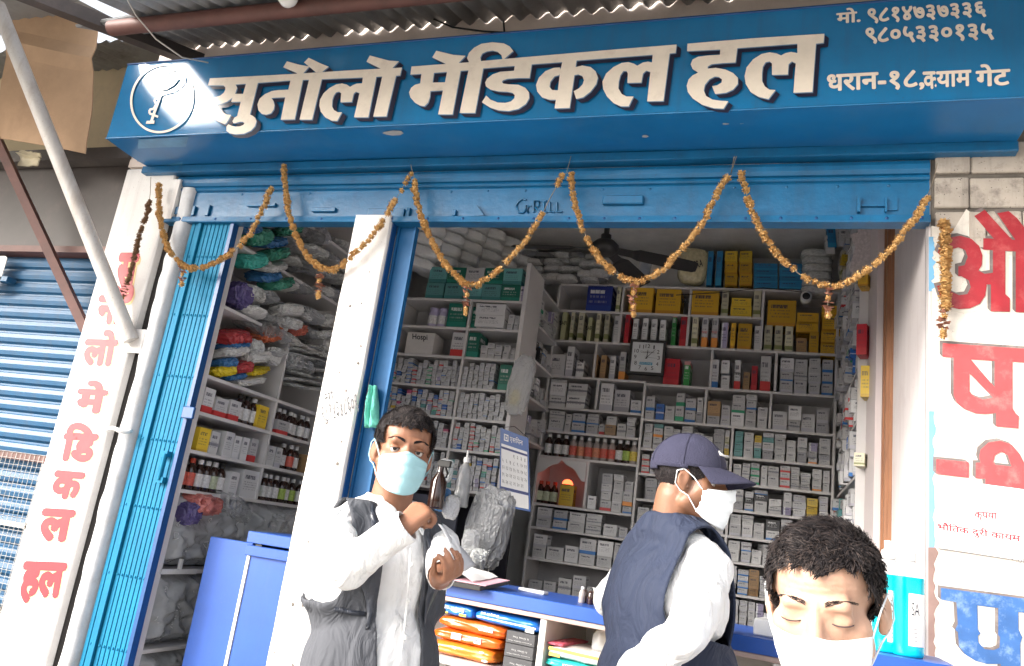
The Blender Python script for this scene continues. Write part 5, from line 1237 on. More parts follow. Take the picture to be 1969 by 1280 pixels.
gpk = opaque("pack_green", (0.05, 0.26, 0.18)); bpk = opaque("pack_blue", (0.04, 0.15, 0.34)); rpk = opaque("pack_red", (0.40, 0.04, 0.045)); opk = opaque("pack_orange", (0.50, 0.12, 0.05)); ypk = opaque("pack_yellow", (0.65, 0.50, 0.02)); ppk = opaque("pack_violet", (0.09, 0.07, 0.20)); wpk = opaque("pack_white", (0.58, 0.58, 0.57)); tpk = opaque("pack_teal", (0.05, 0.38, 0.32))
for i, (px, py, w_, h, m, c) in enumerate(((487, 455, 0.15, 0.08, gpk, "green"), (478, 500, 0.14, 0.07, tpk, "teal"), (515, 465, 0.15, 0.05, bpk, "blue"), (520, 490, 0.16, 0.06, gpk, "green"), (548, 445, 0.15, 0.05, gpk, "green"),
        (505, 530, 0.13, 0.05, bpk, "blue"), (530, 545, 0.16, 0.055, gpk, "green"), (470, 440, 0.1, 0.05, bpk, "blue"), (515, 510, 0.16, 0.045, wpk, "white"))):
    lbag(px, py, w_, 0.16, h, m, f"{c} glossy packet, {ORD[i]} of the pile at the top of the left shelves", "packet", (0.5, random.uniform(-.15, .15), random.uniform(-.3, .3)), "packet")
lbag(457, 568, 0.12, 0.12, 0.12, ppk, "violet and white pack standing at the front of the left shelves", "packet", (0, 0, 0), "packet")
for i, (px, py, w_, h, m, c) in enumerate(((447, 648, 0.14, 0.07, rpk, "red"), (508, 640, 0.17, 0.08, opk, "orange red"), (562, 636, 0.10, 0.06, opaque("pack_salmon", (0.48, 0.12, 0.08)), "salmon"), (445, 665, 0.13, 0.03, bpk, "blue"), (440, 678, 0.15, 0.05, wpk, "white"), (483, 688, 0.16, 0.06, wpk, "white and orange"),
        (425, 700, 0.1, 0.05, bpk, "blue"), (420, 714, 0.12, 0.05, ypk, "yellow"), (452, 706, 0.14, 0.06, rpk, "red"), (482, 712, 0.17, 0.035, ypk, "bright yellow"), (440, 726, 0.12, 0.03, bpk, "blue"), (470, 728, 0.18, 0.04, wpk, "pale"))):
    lbag(px, py, w_, 0.15, h, m, f"{c} packet, {ORD[i]} in the colourful heap on the left shelf", "packet", (0.35, random.uniform(-.2, .2), random.uniform(-.3, .3)), "packet")
gi = 0
for row in range(8):
    for k in range(10 - row // 2):
        px = 478 + k * 24 + random.uniform(-7, 7); py = [440, 470, 505, 540, 572, 600, 628, 668][row] + k * 8 + random.uniform(-8, 8)
        if row < 4: px += 85 - row * 8
        if px > 715: continue
        lbag(px, py, random.uniform(.09, .17), 0.16, random.choice([0.03, 0.04, 0.06, 0.08]), random.choice([F_grey, flatm, wpk, wpk, F_clear, F_clear]), f"crumpled grey polythene bag, {ORD[gi % 28]} of the {('front','middle','rear')[min(2, gi//28)]} bags stuffed into the left shelves", xo=random.uniform(-.05, .02)); gi += 1
for k in range(16):   # thin flat envelopes piled at the shelf edge
    a = PX(560 + (k % 2) * 34 + random.uniform(-8, 8), 662 + k * 5.5, XLU - 0.06)
    o = bag("flat_packet", a, (0.18, 0.17, 0.018), (random.uniform(-.12, .12) + 0.1, random.uniform(-.1, .1), random.uniform(-.4, .4)), flatm if k % 3 else wpk, f"flat grey packet, {ORD[k]} from the top of the pile in the left shelves", "packet", "flat grey packets")
# lower left: sacks of clear cups in polythene
for i, (z0, z1, y0, y1) in enumerate(((1.18, 1.49, 0.11, 0.64), (0.86, 1.15, 0.11, 0.64), (0.56, 0.84, 0.11, 0.64), (1.18, 1.49, 0.66, 1.1), (0.86, 1.15, 0.66, 1.1))):
    b = MB(); vs = []; fs = []; nu, nv = 44, 34
    for u in range(nu + 1):
        for v in range(nv + 1):
            y, z = y0 + (y1 - y0) * u / nu, z0 + (z1 - z0) * v / nv
            e = min(u, nu - u, v, nv - v) / 5.0; e = min(1, e)
            d = 0.05 * e + e * 0.035 * (noise.ridged_multi_fractal(Vector((y * 9, z * 9, i * 3)), 0.9, 2.1, 4, 1, 2) - 1) + 0.015 * noise.noise(Vector((y * 30, z * 30, i)))
            vs.append((XLU - 0.06 + d, y, z))
    for u in range(nu):
        for v in range(nv): a = u * (nv + 1) + v; fs.append((a, a + nv + 1, a + nv + 2, a + 1))
    b.add(vs, fs, 0, True)
    o = b.build("polythene_sack", F_clear); tag(o, f"clear crumpled polythene sack of cups, {('upper front', 'middle front', 'lowest front', 'upper rear', 'middle rear')[i]} one in the lower left shelves", "sack")
    MB().box(XLU - 0.30, XLU - 0.09, y0 + 0.01, y1 - 0.01, z0, z1 - 0.03).build("packed_cups", mat("cups_grey", (0.17, 0.17, 0.175), rough=0.5, var=0.6, vscale=22), o)
    rg = MB(); random.seed(100 + i)
    for k in range(26):
        cy, cz_ = random.uniform(y0 + 0.04, y1 - 0.04), random.uniform(z0 + 0.03, z1 - 0.04); rr = random.uniform(0.010, 0.016); sx = random.uniform(0.4, 1); 
        rg.tube([(XLU - 0.012 + random.uniform(-.012, .01), cy + rr * sx * cos(t), cz_ + rr * sin(t)) for t in [q * 2 * pi / 10 for q in range(11)]], 0.0016, 4, cap=False)
    rgo = rg.build("cup_rims", mat("cup_rim", (0.55, 0.55, 0.56), rough=0.15), o); rgo["kind"] = "stuff"
random.seed(62)
lbag(375, 968, 0.2, 0.2, 0.09, opaque("pack_pink", (0.50, 0.16, 0.14)), "pink wrapped pack above the sacks in the left shelves", "packet", (0, 0, 0.2), "packet")
lbag(358, 985, 0.09, 0.12, 0.10, ppk, "violet and silver pack in front of the pink wrapped pack", "packet", (0.2, 0, 0), "packet", 0.03)
lbag(440, 975, 0.30, 0.16, 0.10, F_clear, "rolled clear polythene lying right of the pink pack")
lbag(545, 1000, 0.32, 0.18, 0.12, F_clear, "rolled clear polythene in the rear bay above the blue counter")
tb = MB(); a = PX(345, 1098, XLU + 0.01); tb.box(XLU, XLU + 0.012, a.y - 0.11, a.y + 0.11, a.z - 0.012, a.z + 0.008); tb.box(XLU + 0.001, XLU + 0.013, a.y - 0.008, a.y + 0.008, a.z + 0.009, a.z + 0.05); o = tb.build("shelf_bracket", M_capw); tag(o, "white T-shaped bracket across the sacks in the lower left shelves", "bracket")

# on top of the units
rollm = mat("white_roll_wrap", (0.72, 0.73, 0.73), rough=0.28, var=0.08, vscale=6, bump=0.5, bscale=14, spec=0.7)
CRM_ = CRM; RM = []
for i in range(4):
    me = crumple(20 + i, 0.5, 0.5, 0.5, 0.22, 3); me.materials.append(F_grey); RM.append(me)
CRM = RM * 2
random.seed(71)
k = 0
for r in range(6):
    for i in range(7):
        y = 1.62 + i * 0.155; z = 3.12 + r * 0.082; x = -2.28 + i * 0.075 + r * 0.012
        o = bag("cotton_roll", (x, y, z), (0.27, 0.15, 0.085), (0, 0.15, 0.35 + random.uniform(-.06, .06)), rollm, f"white wrapped cotton roll, {ORD[i]} along, {ORD[r]} layer up, by the ceiling's left corner", "cotton roll", "white cotton rolls piled to the ceiling", var=i + r)
for r in range(4):
    for i in range(9):
        a = P(985 + i * 21 + random.uniform(-5, 5), 535 - r * 14 + random.uniform(-2, 2) + (0 if i < 7 else 6), y=YB - 0.02 + random.uniform(0, .1))
        if a.x > -1.0: continue
        bag("gauze_packet", a, (0.14, 0.16, 0.05), (random.uniform(-.1, .1), random.uniform(-.1, .1), random.uniform(-.2, .2)), random.choice([flatm, F_grey, wpk]), f"grey gauze packet, {ORD[i]} from the left in {('lowest', 'second', 'third', 'top')[r]} layer below the fan", "packet", "gauze packets under the fan")
for i, px in enumerate((1168, 1240)):
    a = P(px, 512, y=YB - 0.03); bag("hanging_bag", a, (0.09, 0.06, 0.17), (0.1, 0.1, 0.2), F_clear, ("left" if i == 0 else "right") + " clear bag with blue print hanging above the top shelf", "bag")
    bag("hanging_bag", a + Vector((0, 0.03, -0.02)), (0.06, 0.03, 0.12), (0.1, 0.1, 0.1), bpk, "blue packet inside the " + ("left" if i == 0 else "right") + " hanging clear bag", "packet")
a = P(1333, 513, y=YB + 0.06); sra = bag("cream_bag", a, (0.20, 0.13, 0.26), (0, 0.1, 0.05), opaque("pack_cream", (0.60, 0.54, 0.33)), "cream plastic bag marked SRA on top of the back unit", "bag", var=2)
b = MB(); text_px(b, "SRA", (1335, 516), (1352, 512), (1333, 502), YB - 0.075, 0.01); o = b.build("print", pr); o.parent = sra; o.matrix_parent_inverse = (Matrix.Translation(sra.location) @ sra.rotation_euler.to_matrix().to_4x4() @ Matrix.Diagonal((*sra.scale, 1))).inverted()
random.seed(72)
def top_box(px0, py0, px1, py1, colr, label, yf=YB + 0.02, depth=0.2):
    a, b = P(px0, py1, y=yf), P(px1, py0, y=yf); o = link("supply_box", UNIT); o.location = ((a.x + b.x) / 2, yf, max(a.z, 3.287)); o.scale = (b.x - a.x - 0.003, depth, b.z - max(a.z, 3.287) - 0.002)
    o.material_slots[0].link = 'OBJECT'; o.material_slots[0].material = CT[colr]; tag(o, label, "box")
top_box(1357, 482, 1373, 548, "sky blue", "tall blue box, left of two on top of the back unit"); top_box(1374, 482, 1391, 548, "sky blue", "tall blue box, right of two on top of the back unit")
for i in range(3):
    for k in range(2):
        top_box(1393 + 28 * k, 482 + 22 * i, 1419 + 28 * k, 504 + 22 * i, "golden yellow" if i else "yellow", f"yellow box, {('top', 'middle', 'bottom')[i]} of the {('left', 'right')[k]} stack on the back unit")
for i in range(4):
    for k in range(2):
        top_box(1449 + 49 * k, 506 + 12 * i, 1496 + 49 * k, 518 + 12 * i, "sky blue", f"flat blue box, {ORD[i]} from the top of the {('left', 'right')[k]} low stack")
for i in range(6):
    a = P(1572 + random.uniform(-3, 3), 492 + i * 14, y=YB + 0.02); bag("folded_pad", a, (0.19, 0.16, 0.062), (random.uniform(-.05, .05), 0.03, 0), flatm, f"grey folded pad, {ORD[i]} from the top of the pile near the security camera", "pad", "grey folded pads")
for i, (px, py, h, m, lab) in enumerate(((1601, 455, 0.14, CT["sky blue"], "blue hanging pack at the ceiling's right corner"), (1622, 455, 0.12, CT["plain white"], "white hanging pack beside the blue one at the ceiling"), (1625, 505, 0.2, CT["pale cream"], "long pale carton leaning high on the right shelves"), (1598, 470, 0.12, CT["plain white"], "small white carton hung near the ceiling's right corner"))):
    a = P(px, py, y=2.1); o = link("hanging_pack", UNIT); o.location = (a.x, 2.1, a.z - h / 2); o.scale = (0.05, 0.03, h); o.rotation_euler = (0, 0.08 * (i % 3 - 1), 0.2); o.material_slots[0].link = 'OBJECT'; o.material_slots[0].material = m; tag(o, lab, "pack")
for i, (px, py) in enumerate(((1660, 470), (1668, 455), (1676, 440), (1655, 500), (1672, 490))):
    a = P(px, py, y=1.25); o = MB().box(-0.04, 0.04, -0.002, 0.0, -0.07, 0.07).build("paper_slip", mat("newsprint", (0.55, 0.50, 0.50), rough=0.8, var=0.25, vscale=60)); o.location = a; o.rotation_euler = (0, 0.2 * (i - 2), 0.1); tag(o, f"printed paper slip, {ORD[i]} of the bunch hanging at the top right", "paper", "paper slips")
CRM = CRM_
# polythene bag hanging on the side panel
a = P(1000, 740, y=YM - 0.06); bag("hanging_polythene", a, (0.13, 0.08, 0.34), (0, 0.12, 0), F_clear, "crumpled clear polythene bag hanging on the middle unit's side panel", "bag", var=1)
bag("hanging_polythene", P(990, 765, y=YM - 0.05), (0.05, 0.04, 0.09), (0, 0.1, 0), ypk, "small yellow item inside the hanging polythene bag", "packet")

# ------------------------------------------------------------------ counter
CO = thing("shop_counter", "blue topped shop counter with open shelves of packs at its front", "counter")
cl_, cr_ = Vector((-1.64, 0.145, 0)), Vector((0.44, -0.155, 0)); ang = math.atan2(cr_.y - cl_.y, cr_.x - cl_.x); CLn = (cr_ - cl_).length
MC = Matrix.Translation(cl_) @ Matrix.Rotation(ang, 4, 'Z')
CT_Z = 1.305
def cb(name, x0, x1, y0, y1, z0, z1, m, bev=0.002):
    return MB().box(x0, x1, y0, y1, z0, z1, 0, MC).build(name, m, CO, bevel=bev)
cb("top", 0, CLn, -0.01, 0.45, CT_Z - 0.045, CT_Z, M_counter)
cb("edge_strip", 0, CLn, -0.004, 0.44, CT_Z - 0.062, CT_Z - 0.0455, M_countb)
cb("back_board", 0, CLn, 0.40, 0.42, 0.2, CT_Z - 0.063, M_countw)
cb("bottom_shelf", 0, CLn, 0.0, 0.399, 0.62, 0.645, M_countw)
cb("middle_shelf", 0, CLn, 0.0, 0.399, 1.033, 1.056, M_countw)
def c_u(px, py, z): # distance along the counter front where the pixel's ray meets it
    o_, d = MC.inverted() @ CAM, (MC.inverted().to_3x3() @ ray(px, py)); t = -o_.y / d.y; return (o_ + d * t)
for px in (1042,): 
    u = c_u(px, 1220, 0).x; cb("divider", u - 0.012, u + 0.012, 0.001, 0.398, 0.2, CT_Z - 0.063, M_countw)
for u in (0.0, CLn - 0.02, CLn * 0.8): cb("divider", u, u + 0.02, 0.001, 0.398, 0.2, CT_Z - 0.063, M_countw)
cb("plinth", 0, CLn, 0.02, 0.399, 0.2, 0.619, M_counter)
# packs inside the counter
def cpack(name, px0, py0, px1, py1, m, label, dy=0.0, rot=0.0, thick=0.26, var=None):
    a, b = c_u(px0, py1, 0), c_u(px1, py0, 0); c = (a + b) / 2
    o = link(name, CRM[(var if var is not None else random.randrange(7))]); o.location = MC @ Vector((c.x, 0.13 + dy, c.z)); o.rotation_euler = (0, rot, ang); o.scale = ((b.x - a.x) * 0.96, thick, (b.z - a.z) * 0.98)
    o.material_slots[0].link = 'OBJECT'; o.material_slots[0].material = m; return tag(o, label, "packet")
def soft(seed):   # plump rectangular pack
    bm = bmesh.new(); bmesh.ops.create_cube(bm, size=1); bmesh.ops.subdivide_edges(bm, edges=bm.edges[:], cuts=9, use_grid_fill=True)
    for v in bm.verts:
        p = v.co; r = [1 - abs(p[i] * 2) ** 6 * 0.0 for i in range(3)]
        k = 1 - 0.10 * (abs(p.x * 2) ** 4) ; kz = 1 - 0.25 * (abs(p.x * 2) ** 6) - 0.16 * (abs(p.y * 2) ** 4)
        n1 = noise.noise(p * 5 + Vector((seed * 5, 0, 0))) * 0.03
        v.co = Vector((p.x * (1 - 0.05 * (abs(p.z * 2) ** 3)) + n1 * 0.3, p.y * (1 - 0.12 * abs(p.z * 2) ** 4) + n1, p.z * kz + n1 * 1.5))
    for f in bm.faces: f.smooth = True
    me = bpy.data.meshes.new("soft_pack"); bm.to_mesh(me); bm.free(); return me
SOFT = []
for i in range(3): me = soft(i); me.materials.append(F_grey); SOFT.append(me)
def spack(px0, py0, px1, py1, m, label, rot=0.0, th=0.24, dy=0.0, i=0):
    a, b = c_u(px0, py1, 0), c_u(px1, py0, 0); c = (a + b) / 2
    o = link("soft_pack", SOFT[i % 3]); o.location = MC @ Vector((c.x, 0.14 + dy, c.z)); o.rotation_euler = (0, rot, ang); o.scale = (b.x - a.x, th, b.z - a.z)
    o.material_slots[0].link = 'OBJECT'; o.material_slots[0].material = m; return tag(o, label, "packet")
def film(name, c): return mat(name, c, rough=0.25, var=0.08, vscale=4, bump=0.35, bscale=7, spec=0.6)
f_bl, f_or, f_or2, f_te, f_yw, f_wh, f_gy = film("pad_blue", (0.012, 0.14, 0.55)), film("pad_orange", (0.62, 0.10, 0.008)), film("pad_light_orange", (0.70, 0.19, 0.02)), film("pad_teal", (0.02, 0.42, 0.38)), film("pad_yellow", (0.80, 0.52, 0.12)), film("pad_white", (0.75, 0.72, 0.68)), mat("box_charcoal", (0.05, 0.05, 0.055), rough=0.6, var=0.2)
def addprint(o, body, u0, w_, v0, h_, m, flip=False, bold=0.02):
    """lettering on the front of a pack, in its own 0..1 box"""
    b = MB(); x0, z0 = -0.5 + u0, -0.5 + v0
    if flip: text_mb(b, body, (x0 + w_, -0.515, z0 + h_), (-w_, 0, 0), (0, 0, -h_), bold)
    else: text_mb(b, body, (x0, -0.515, z0), (w_, 0, 0), (0, 0, h_), bold)
    return b.build("print", m, o)
def addrect(o, u0, v0, u1, v1, m, y=-0.513):
    return MB().add([(u0 - .5, y, v0 - .5), (u1 - .5, y, v0 - .5), (u1 - .5, y, v1 - .5), (u0 - .5, y, v1 - .5)], [(0, 1, 2, 3)]).build("print_patch", m, o)
def zpack(px0, px1, z0, z1, m, label, rot=0.0, th=0.24, dy=0.0, i=0):
    a, b = c_u(px0, 1200, 0).x, c_u(px1, 1200, 0).x; z0, z1 = 1.056 + (z0 - 1) * 0.767, 1.056 + (z1 - 1) * 0.767
    o = link("soft_pack", SOFT[i % 3]); o.location = MC @ Vector(((a + b) / 2, 0.14 + dy, (z0 + z1) / 2)); o.rotation_euler = (0, rot, ang); o.scale = (b - a, th, (z1 - z0) * 1.06)
    o.material_slots[0].link = 'OBJECT'; o.material_slots[0].material = m; return tag(o, label, "packet")
s1 = zpack(833, 902, 1.176, 1.236, f_bl, "blue sanitary pad pack with upside-down white lettering, left of two")
addprint(s1, "Stayfree", 0.15, 0.6, 0.45, 0.3, prw, True); addrect(s1, 0.1, 0.2, 0.3, 0.33, ypk); addrect(s1, 0.62, 0.18, 0.82, 0.36, ypk)
s2 = zpack(908, 1030, 1.172, 1.232, f_bl, "blue sanitary pad pack with white stripe, right of two", 0.02, i=1)
addprint(s2, "Stayfree", 0.08, 0.3, 0.60, 0.24, prw, True); addrect(s2, 0.02, 0.38, 0.98, 0.48, prw); addrect(s2, 0.82, 0.08, 0.96, 0.32, prw)
s3 = zpack(838, 968, 1.118, 1.176, f_or, "bright orange pack, topmost of three in the counter shelf", 0.02, i=2)
for k in range(3): addrect(s3, 0.62 + k * 0.075, 0.42, 0.68 + k * 0.075, 0.66, prw)
s4 = zpack(832, 962, 1.066, 1.120, f_or, "bright orange pack with barcode, middle of three in the counter shelf", 0.0, i=0)
addrect(s4, 0.27, 0.30, 0.42, 0.78, prw)
for k in range(7): addrect(s4, 0.285 + k * 0.018, 0.38, 0.294 + k * 0.018, 0.72, pr, -0.516)
addrect(s4, 0.62, 0.30, 0.72, 0.75, prw); addprint(s4, "R2", 0.64, 0.06, 0.40, 0.25, pr)
s5 = zpack(828, 952, 1.001, 1.067, f_or2, "light orange pack with white flowers, lowest of three in the counter shelf", 0.0, i=1)
fl = MB()
for (u, v, r) in ((0.1, 0.6, 0.05), (0.82, 0.72, 0.04), (0.88, 0.25, 0.05), (0.4, 0.62, 0.03)):
    for k in range(5):
        t = k * 2 * pi / 5; fl.add([(u - .5 + r * cos(t) * .6 + r * .45 * cos(q), -0.514 - k * 0.0002, v - .5 + (r * sin(t) * .6 + r * .45 * sin(q)) * 1.6) for q in [j * pi / 4 for j in range(8)]], [tuple(range(8))])
fl.build("flower_print", prw, s5)
for i, (z0, z1) in enumerate(((1.116, 1.168), (1.060, 1.114), (1.001, 1.058))):
    a, b = c_u(972, 1200, 0).x, c_u(1027, 1200, 0).x; z0, z1 = 1.056 + (z0 - 1) * 0.767, 1.056 + (z1 - 1) * 0.767; o = link("black_box", UNIT); o.location = MC @ Vector(((a + b) / 2, 0.02, z0)); o.rotation_euler = (0, 0, ang); o.scale = (b - a, 0.25, z1 - z0 - 0.001)
    o.material_slots[0].link = 'OBJECT'; o.material_slots[0].material = f_gy; tag(o, f"black mask box, {('top', 'middle', 'lowest')[i]} of the stack beside the orange packs", "box")
    b_ = MB(); text_mb(b_, "It Gives You", (0.3, -0.01, 0.62), (-0.55, 0, 0), (0, 0, -0.16), 0.0); text_mb(b_, "Premium Quality Mask", (0.42, -0.01, 0.3), (-0.84, 0, 0), (0, 0, -0.12), 0.0); b_.build("print", mat("print_grey", (0.4, 0.4, 0.4), rough=0.5), o)
yp = zpack(1056, 1178, 1.092, 1.142, f_wh, "white and yellow pack lying under the glass jar", 0.02, i=2); addrect(yp, 0.0, 0.55, 0.9, 0.8, f_yw); addrect(yp, 0.02, 0.1, 0.2, 0.4, f_yw)
zpack(1052, 1084, 1.140, 1.156, opaque("pad_pink", (0.70, 0.12, 0.18)), "pink packet end on the left of the white and yellow pack", 0.0, i=1)
t_ = zpack(1054, 1166, 1.047, 1.092, f_te, "teal pack below the white and yellow pack", 0.02, i=0); addprint(t_, "KOTEX", 0.3, 0.22, 0.35, 0.3, prw)
t_ = zpack(1052, 1160, 1.001, 1.047, f_te, "teal pack lowest in the counter's right shelf", 0.0, i=1); addprint(t_, "KOTEX", 0.2, 0.22, 0.35, 0.3, prw)
zpack(1180, 1235, 1.001, 1.19, f_yw, "tall yellow and blue pack standing by the navy vest", 0.15, i=2, dy=-0.02)
jr = thing("glass_jar", "clear glass jar standing on the white and yellow pack in the counter shelf", "jar")
jp = c_u(1140, 1200, 0); c = MC @ Vector((jp.x, 0.12, 1.166))
MB().lathe([(0, 0), (0.035, 0), (0.038, 0.01), (0.036, 0.05), (0.018, 0.072), (0.018, 0.082)], c, 16).build("body", F_clear, jr)
# left end of the counter: blue doors
LD = thing("counter_door", "blue laminate counter flap doors with white trim left of the centre post", "counter door")
a, b_ = P(405, 1031, y=0.15), P(487, 1051, y=0.15)
MB().box(a.x, b_.x - 0.004, 0.15, 0.17, 0.2, a.z).build("door", M_counter, LD, bevel=0.002)
c_ = P(570, 1060, y=0.11)
MB().box(b_.x + 0.012, -1.655, 0.13, 0.15, 0.2, 1.285).build("door", M_counter, LD, bevel=0.002)
MB().box(b_.x - 0.003, b_.x + 0.011, 0.125, 0.152, 0.2, 1.285).build("trim", M_capw, LD)
zt = P(490, 1022, y=0.11).z
MB().box(b_.x - 0.01, -1.655, 0.11, 0.55, zt - 0.045, zt).build("top_rail", M_counter, LD, bevel=0.002)
MB().box(b_.x - 0.01, -1.655, 0.115, 0.54, zt - 0.095, zt - 0.055).build("lower_rail", M_counter, LD, bevel=0.002)
MB().box(b_.x + 0.03, b_.x + 0.06, 0.12, 0.53, zt - 0.0545, zt - 0.0455).build("spacer", M_wire, LD)

# things on the counter
def on(px, py, dz=0.0): return PZ(px, py, CT_Z + dz)
a = on(940, 1118)
FO = thing("black_folder", "open black ledger folder with papers lying on the counter", "folder")
M_ = Matrix.Translation((a.x + 0.02, 0.10, CT_Z + 0.004)) @ Matrix.Rotation(radians(-8), 4, 'Z') @ Matrix.Rotation(radians(6), 4, 'X')
MB().box(-0.16, 0.14, -0.09, 0.13, 0.0, 0.016, 0, M_).build("cover", M_wire, FO, bevel=0.002)
sh_ = MB(); vs = []; fs = []
for i in range(9):
    for k in range(7):
        u, v = i / 8, k / 6; vs.append(M_ @ Vector((-0.10 + 0.2 * u, -0.08 + 0.2 * v, 0.020 + 0.035 * sin(u * 3.0) * (1 - v * .4) + 0.01 * noise.noise(Vector((u * 4, v * 4, 1))))))
for i in range(8):
    for k in range(6): q = i * 7 + k; fs.append((q, q + 7, q + 8, q + 1))
sh_.add(vs, fs, 0, True).build("papers", MATS["paper_white"], FO)
MB().box(0.02, 0.15, -0.07, 0.12, 0.0165, 0.019, 0, M_).build("pink_slip", mat("pink_paper", (0.62, 0.36, 0.42), rough=0.7), FO)
o = MB().box(-0.055, 0.055, -0.02, 0.02, 0, 0.012).build("calculator", M_capw, bevel=0.003); p = on(1025, 1140); o.location = (p.x, max(p.y, -0.02), CT_Z + 0.001); o.rotation_euler.z = -0.2; tag(o, "white remote-like calculator on the counter right of the folder", "calculator")
o = MB().box(-0.11, 0.11, -0.08, 0.08, 0, 0.004).build("cardboard_piece", M_card); o.location = (-0.42, 0.04, CT_Z + 0.012); o.rotation_euler = (0.1, 0, 0.3); tag(o, "piece of grey cardboard on the counter left of the man in navy", "cardboard")
for i in range(9):
    o = link("vial", BODY["dark"] if i % 2 else BODY["clear"]); o.scale = (0.5, 0.5, 0.42); o.location = (-0.62 + (i % 5) * 0.032, 0.14 + (i // 5) * 0.04, CT_Z + 0.0005); tag(o, f"small glass vial, {ORD[i % 5]} from the left in the {('front', 'rear')[i // 5]} row on the counter", "vial", "cluster of small vials"); link("cap", CAPM["black" if i % 2 else "white"], o)
PB = thing("white_device", "white box with a black cable on the counter right of the man in navy", "box")
MB().box(-0.06, 0.06, 0, 0.14, 0, 0.05).build("case", M_capw, PB, bevel=0.004); PB.location = (0.02, -0.02, CT_Z + 0.001); PB.rotation_euler.z = -0.2
MB().tube([(0.05, 0.05, 0.05), (0.09, 0.04, 0.11), (0.10, 0.1, 0.14), (0.12, 0.15, 0.02)], 0.004, 6).build("cable", M_wire, PB)
# spray bottle, clear flask, wrapped table fan
SB = thing("trigger_sprayer", "black trigger spray bottle beside the man's ear", "spray bottle")
a = P(838, 965, y=0.55)
MB().lathe([(0, 0), (0.035, 0), (0.037, 0.01), (0.036, 0.12), (0.014, 0.16), (0.013, 0.185)], (a.x, 0.55, a.z - 0.03), 14).build("body", M_glass, SB)
MB().box(a.x - 0.015, a.x + 0.045, 0.54, 0.56, a.z + 0.155, a.z + 0.185).build("head", M_wire, SB, bevel=0.003)
MB().tube([(a.x + 0.02, 0.55, a.z + 0.156), (a.x + 0.035, 0.55, a.z + 0.13), (a.x + 0.03, 0.55, a.z + 0.11)], 0.005, 6).build("trigger", M_wire, SB)
FK = thing("pump_bottle", "clear grey pump bottle behind the man's shoulder", "pump bottle")
a = P(884, 975, y=0.7)
MB().lathe([(0, 0), (0.034, 0), (0.036, 0.01), (0.034, 0.16), (0.014, 0.2), (0.013, 0.21)], (a.x, 0.7, a.z), 14).build("body", F_grey, FK)
MB().lathe([(0.015, 0.205), (0.015, 0.225), (0.005, 0.23), (0.005, 0.26), (0, 0.261)], (a.x, 0.7, a.z), 10).build("pump", M_capw, FK)
ST = MB().box(-1.72, -1.22, 0.45, 0.85, 0.2, 1.36).build("side_cabinet", M_countw, bevel=0.003); tag(ST, "low white cabinet behind the counter under the spray bottles", "cabinet")
WFN = thing("wrapped_table_fan", "table fan wrapped in grey polythene behind the counter", "fan")
a = P(940, 1012, y=0.75)
o = link("polythene_cover", CRM[3], WFN); o.location = a; o.scale = (0.19, 0.16, 0.34); o.rotation_euler = (0, 0.1, 0.3); o.material_slots[0].link = 'OBJECT'; o.material_slots[0].material = F_grey
MB().lathe([(0.06, -0.3), (0.03, -0.27), (0.02, -0.15), (0.05, -0.1), (0.07, 0.0), (0.05, 0.1), (0, 0.12)], a, 14).build("fan_body", mat("dull_black", (0.05, 0.05, 0.055), rough=0.4), WFN)
MB().lathe([(0, -0.60), (0.03, -0.6), (0.02, -0.3)], a, 10).build("stem", MATS["dull_black"], WFN)
for i, (px, py, m) in enumerate(((850, 960, bpk), (868, 975, wpk), (856, 905, F_clear), (905, 1040, F_clear), (920, 1075, flatm))):
    bag("small_pack", P(px, py, y=0.62), (0.07, 0.05, 0.10), (0.2 * i, 0.1, 0.3), m, ("blue pack under the spray bottle", "white pack beside the pump bottle", "clear polythene by the spray bottle", "clear polythene under the wrapped fan", "grey packet near the folder behind the hand")[i], "packet")

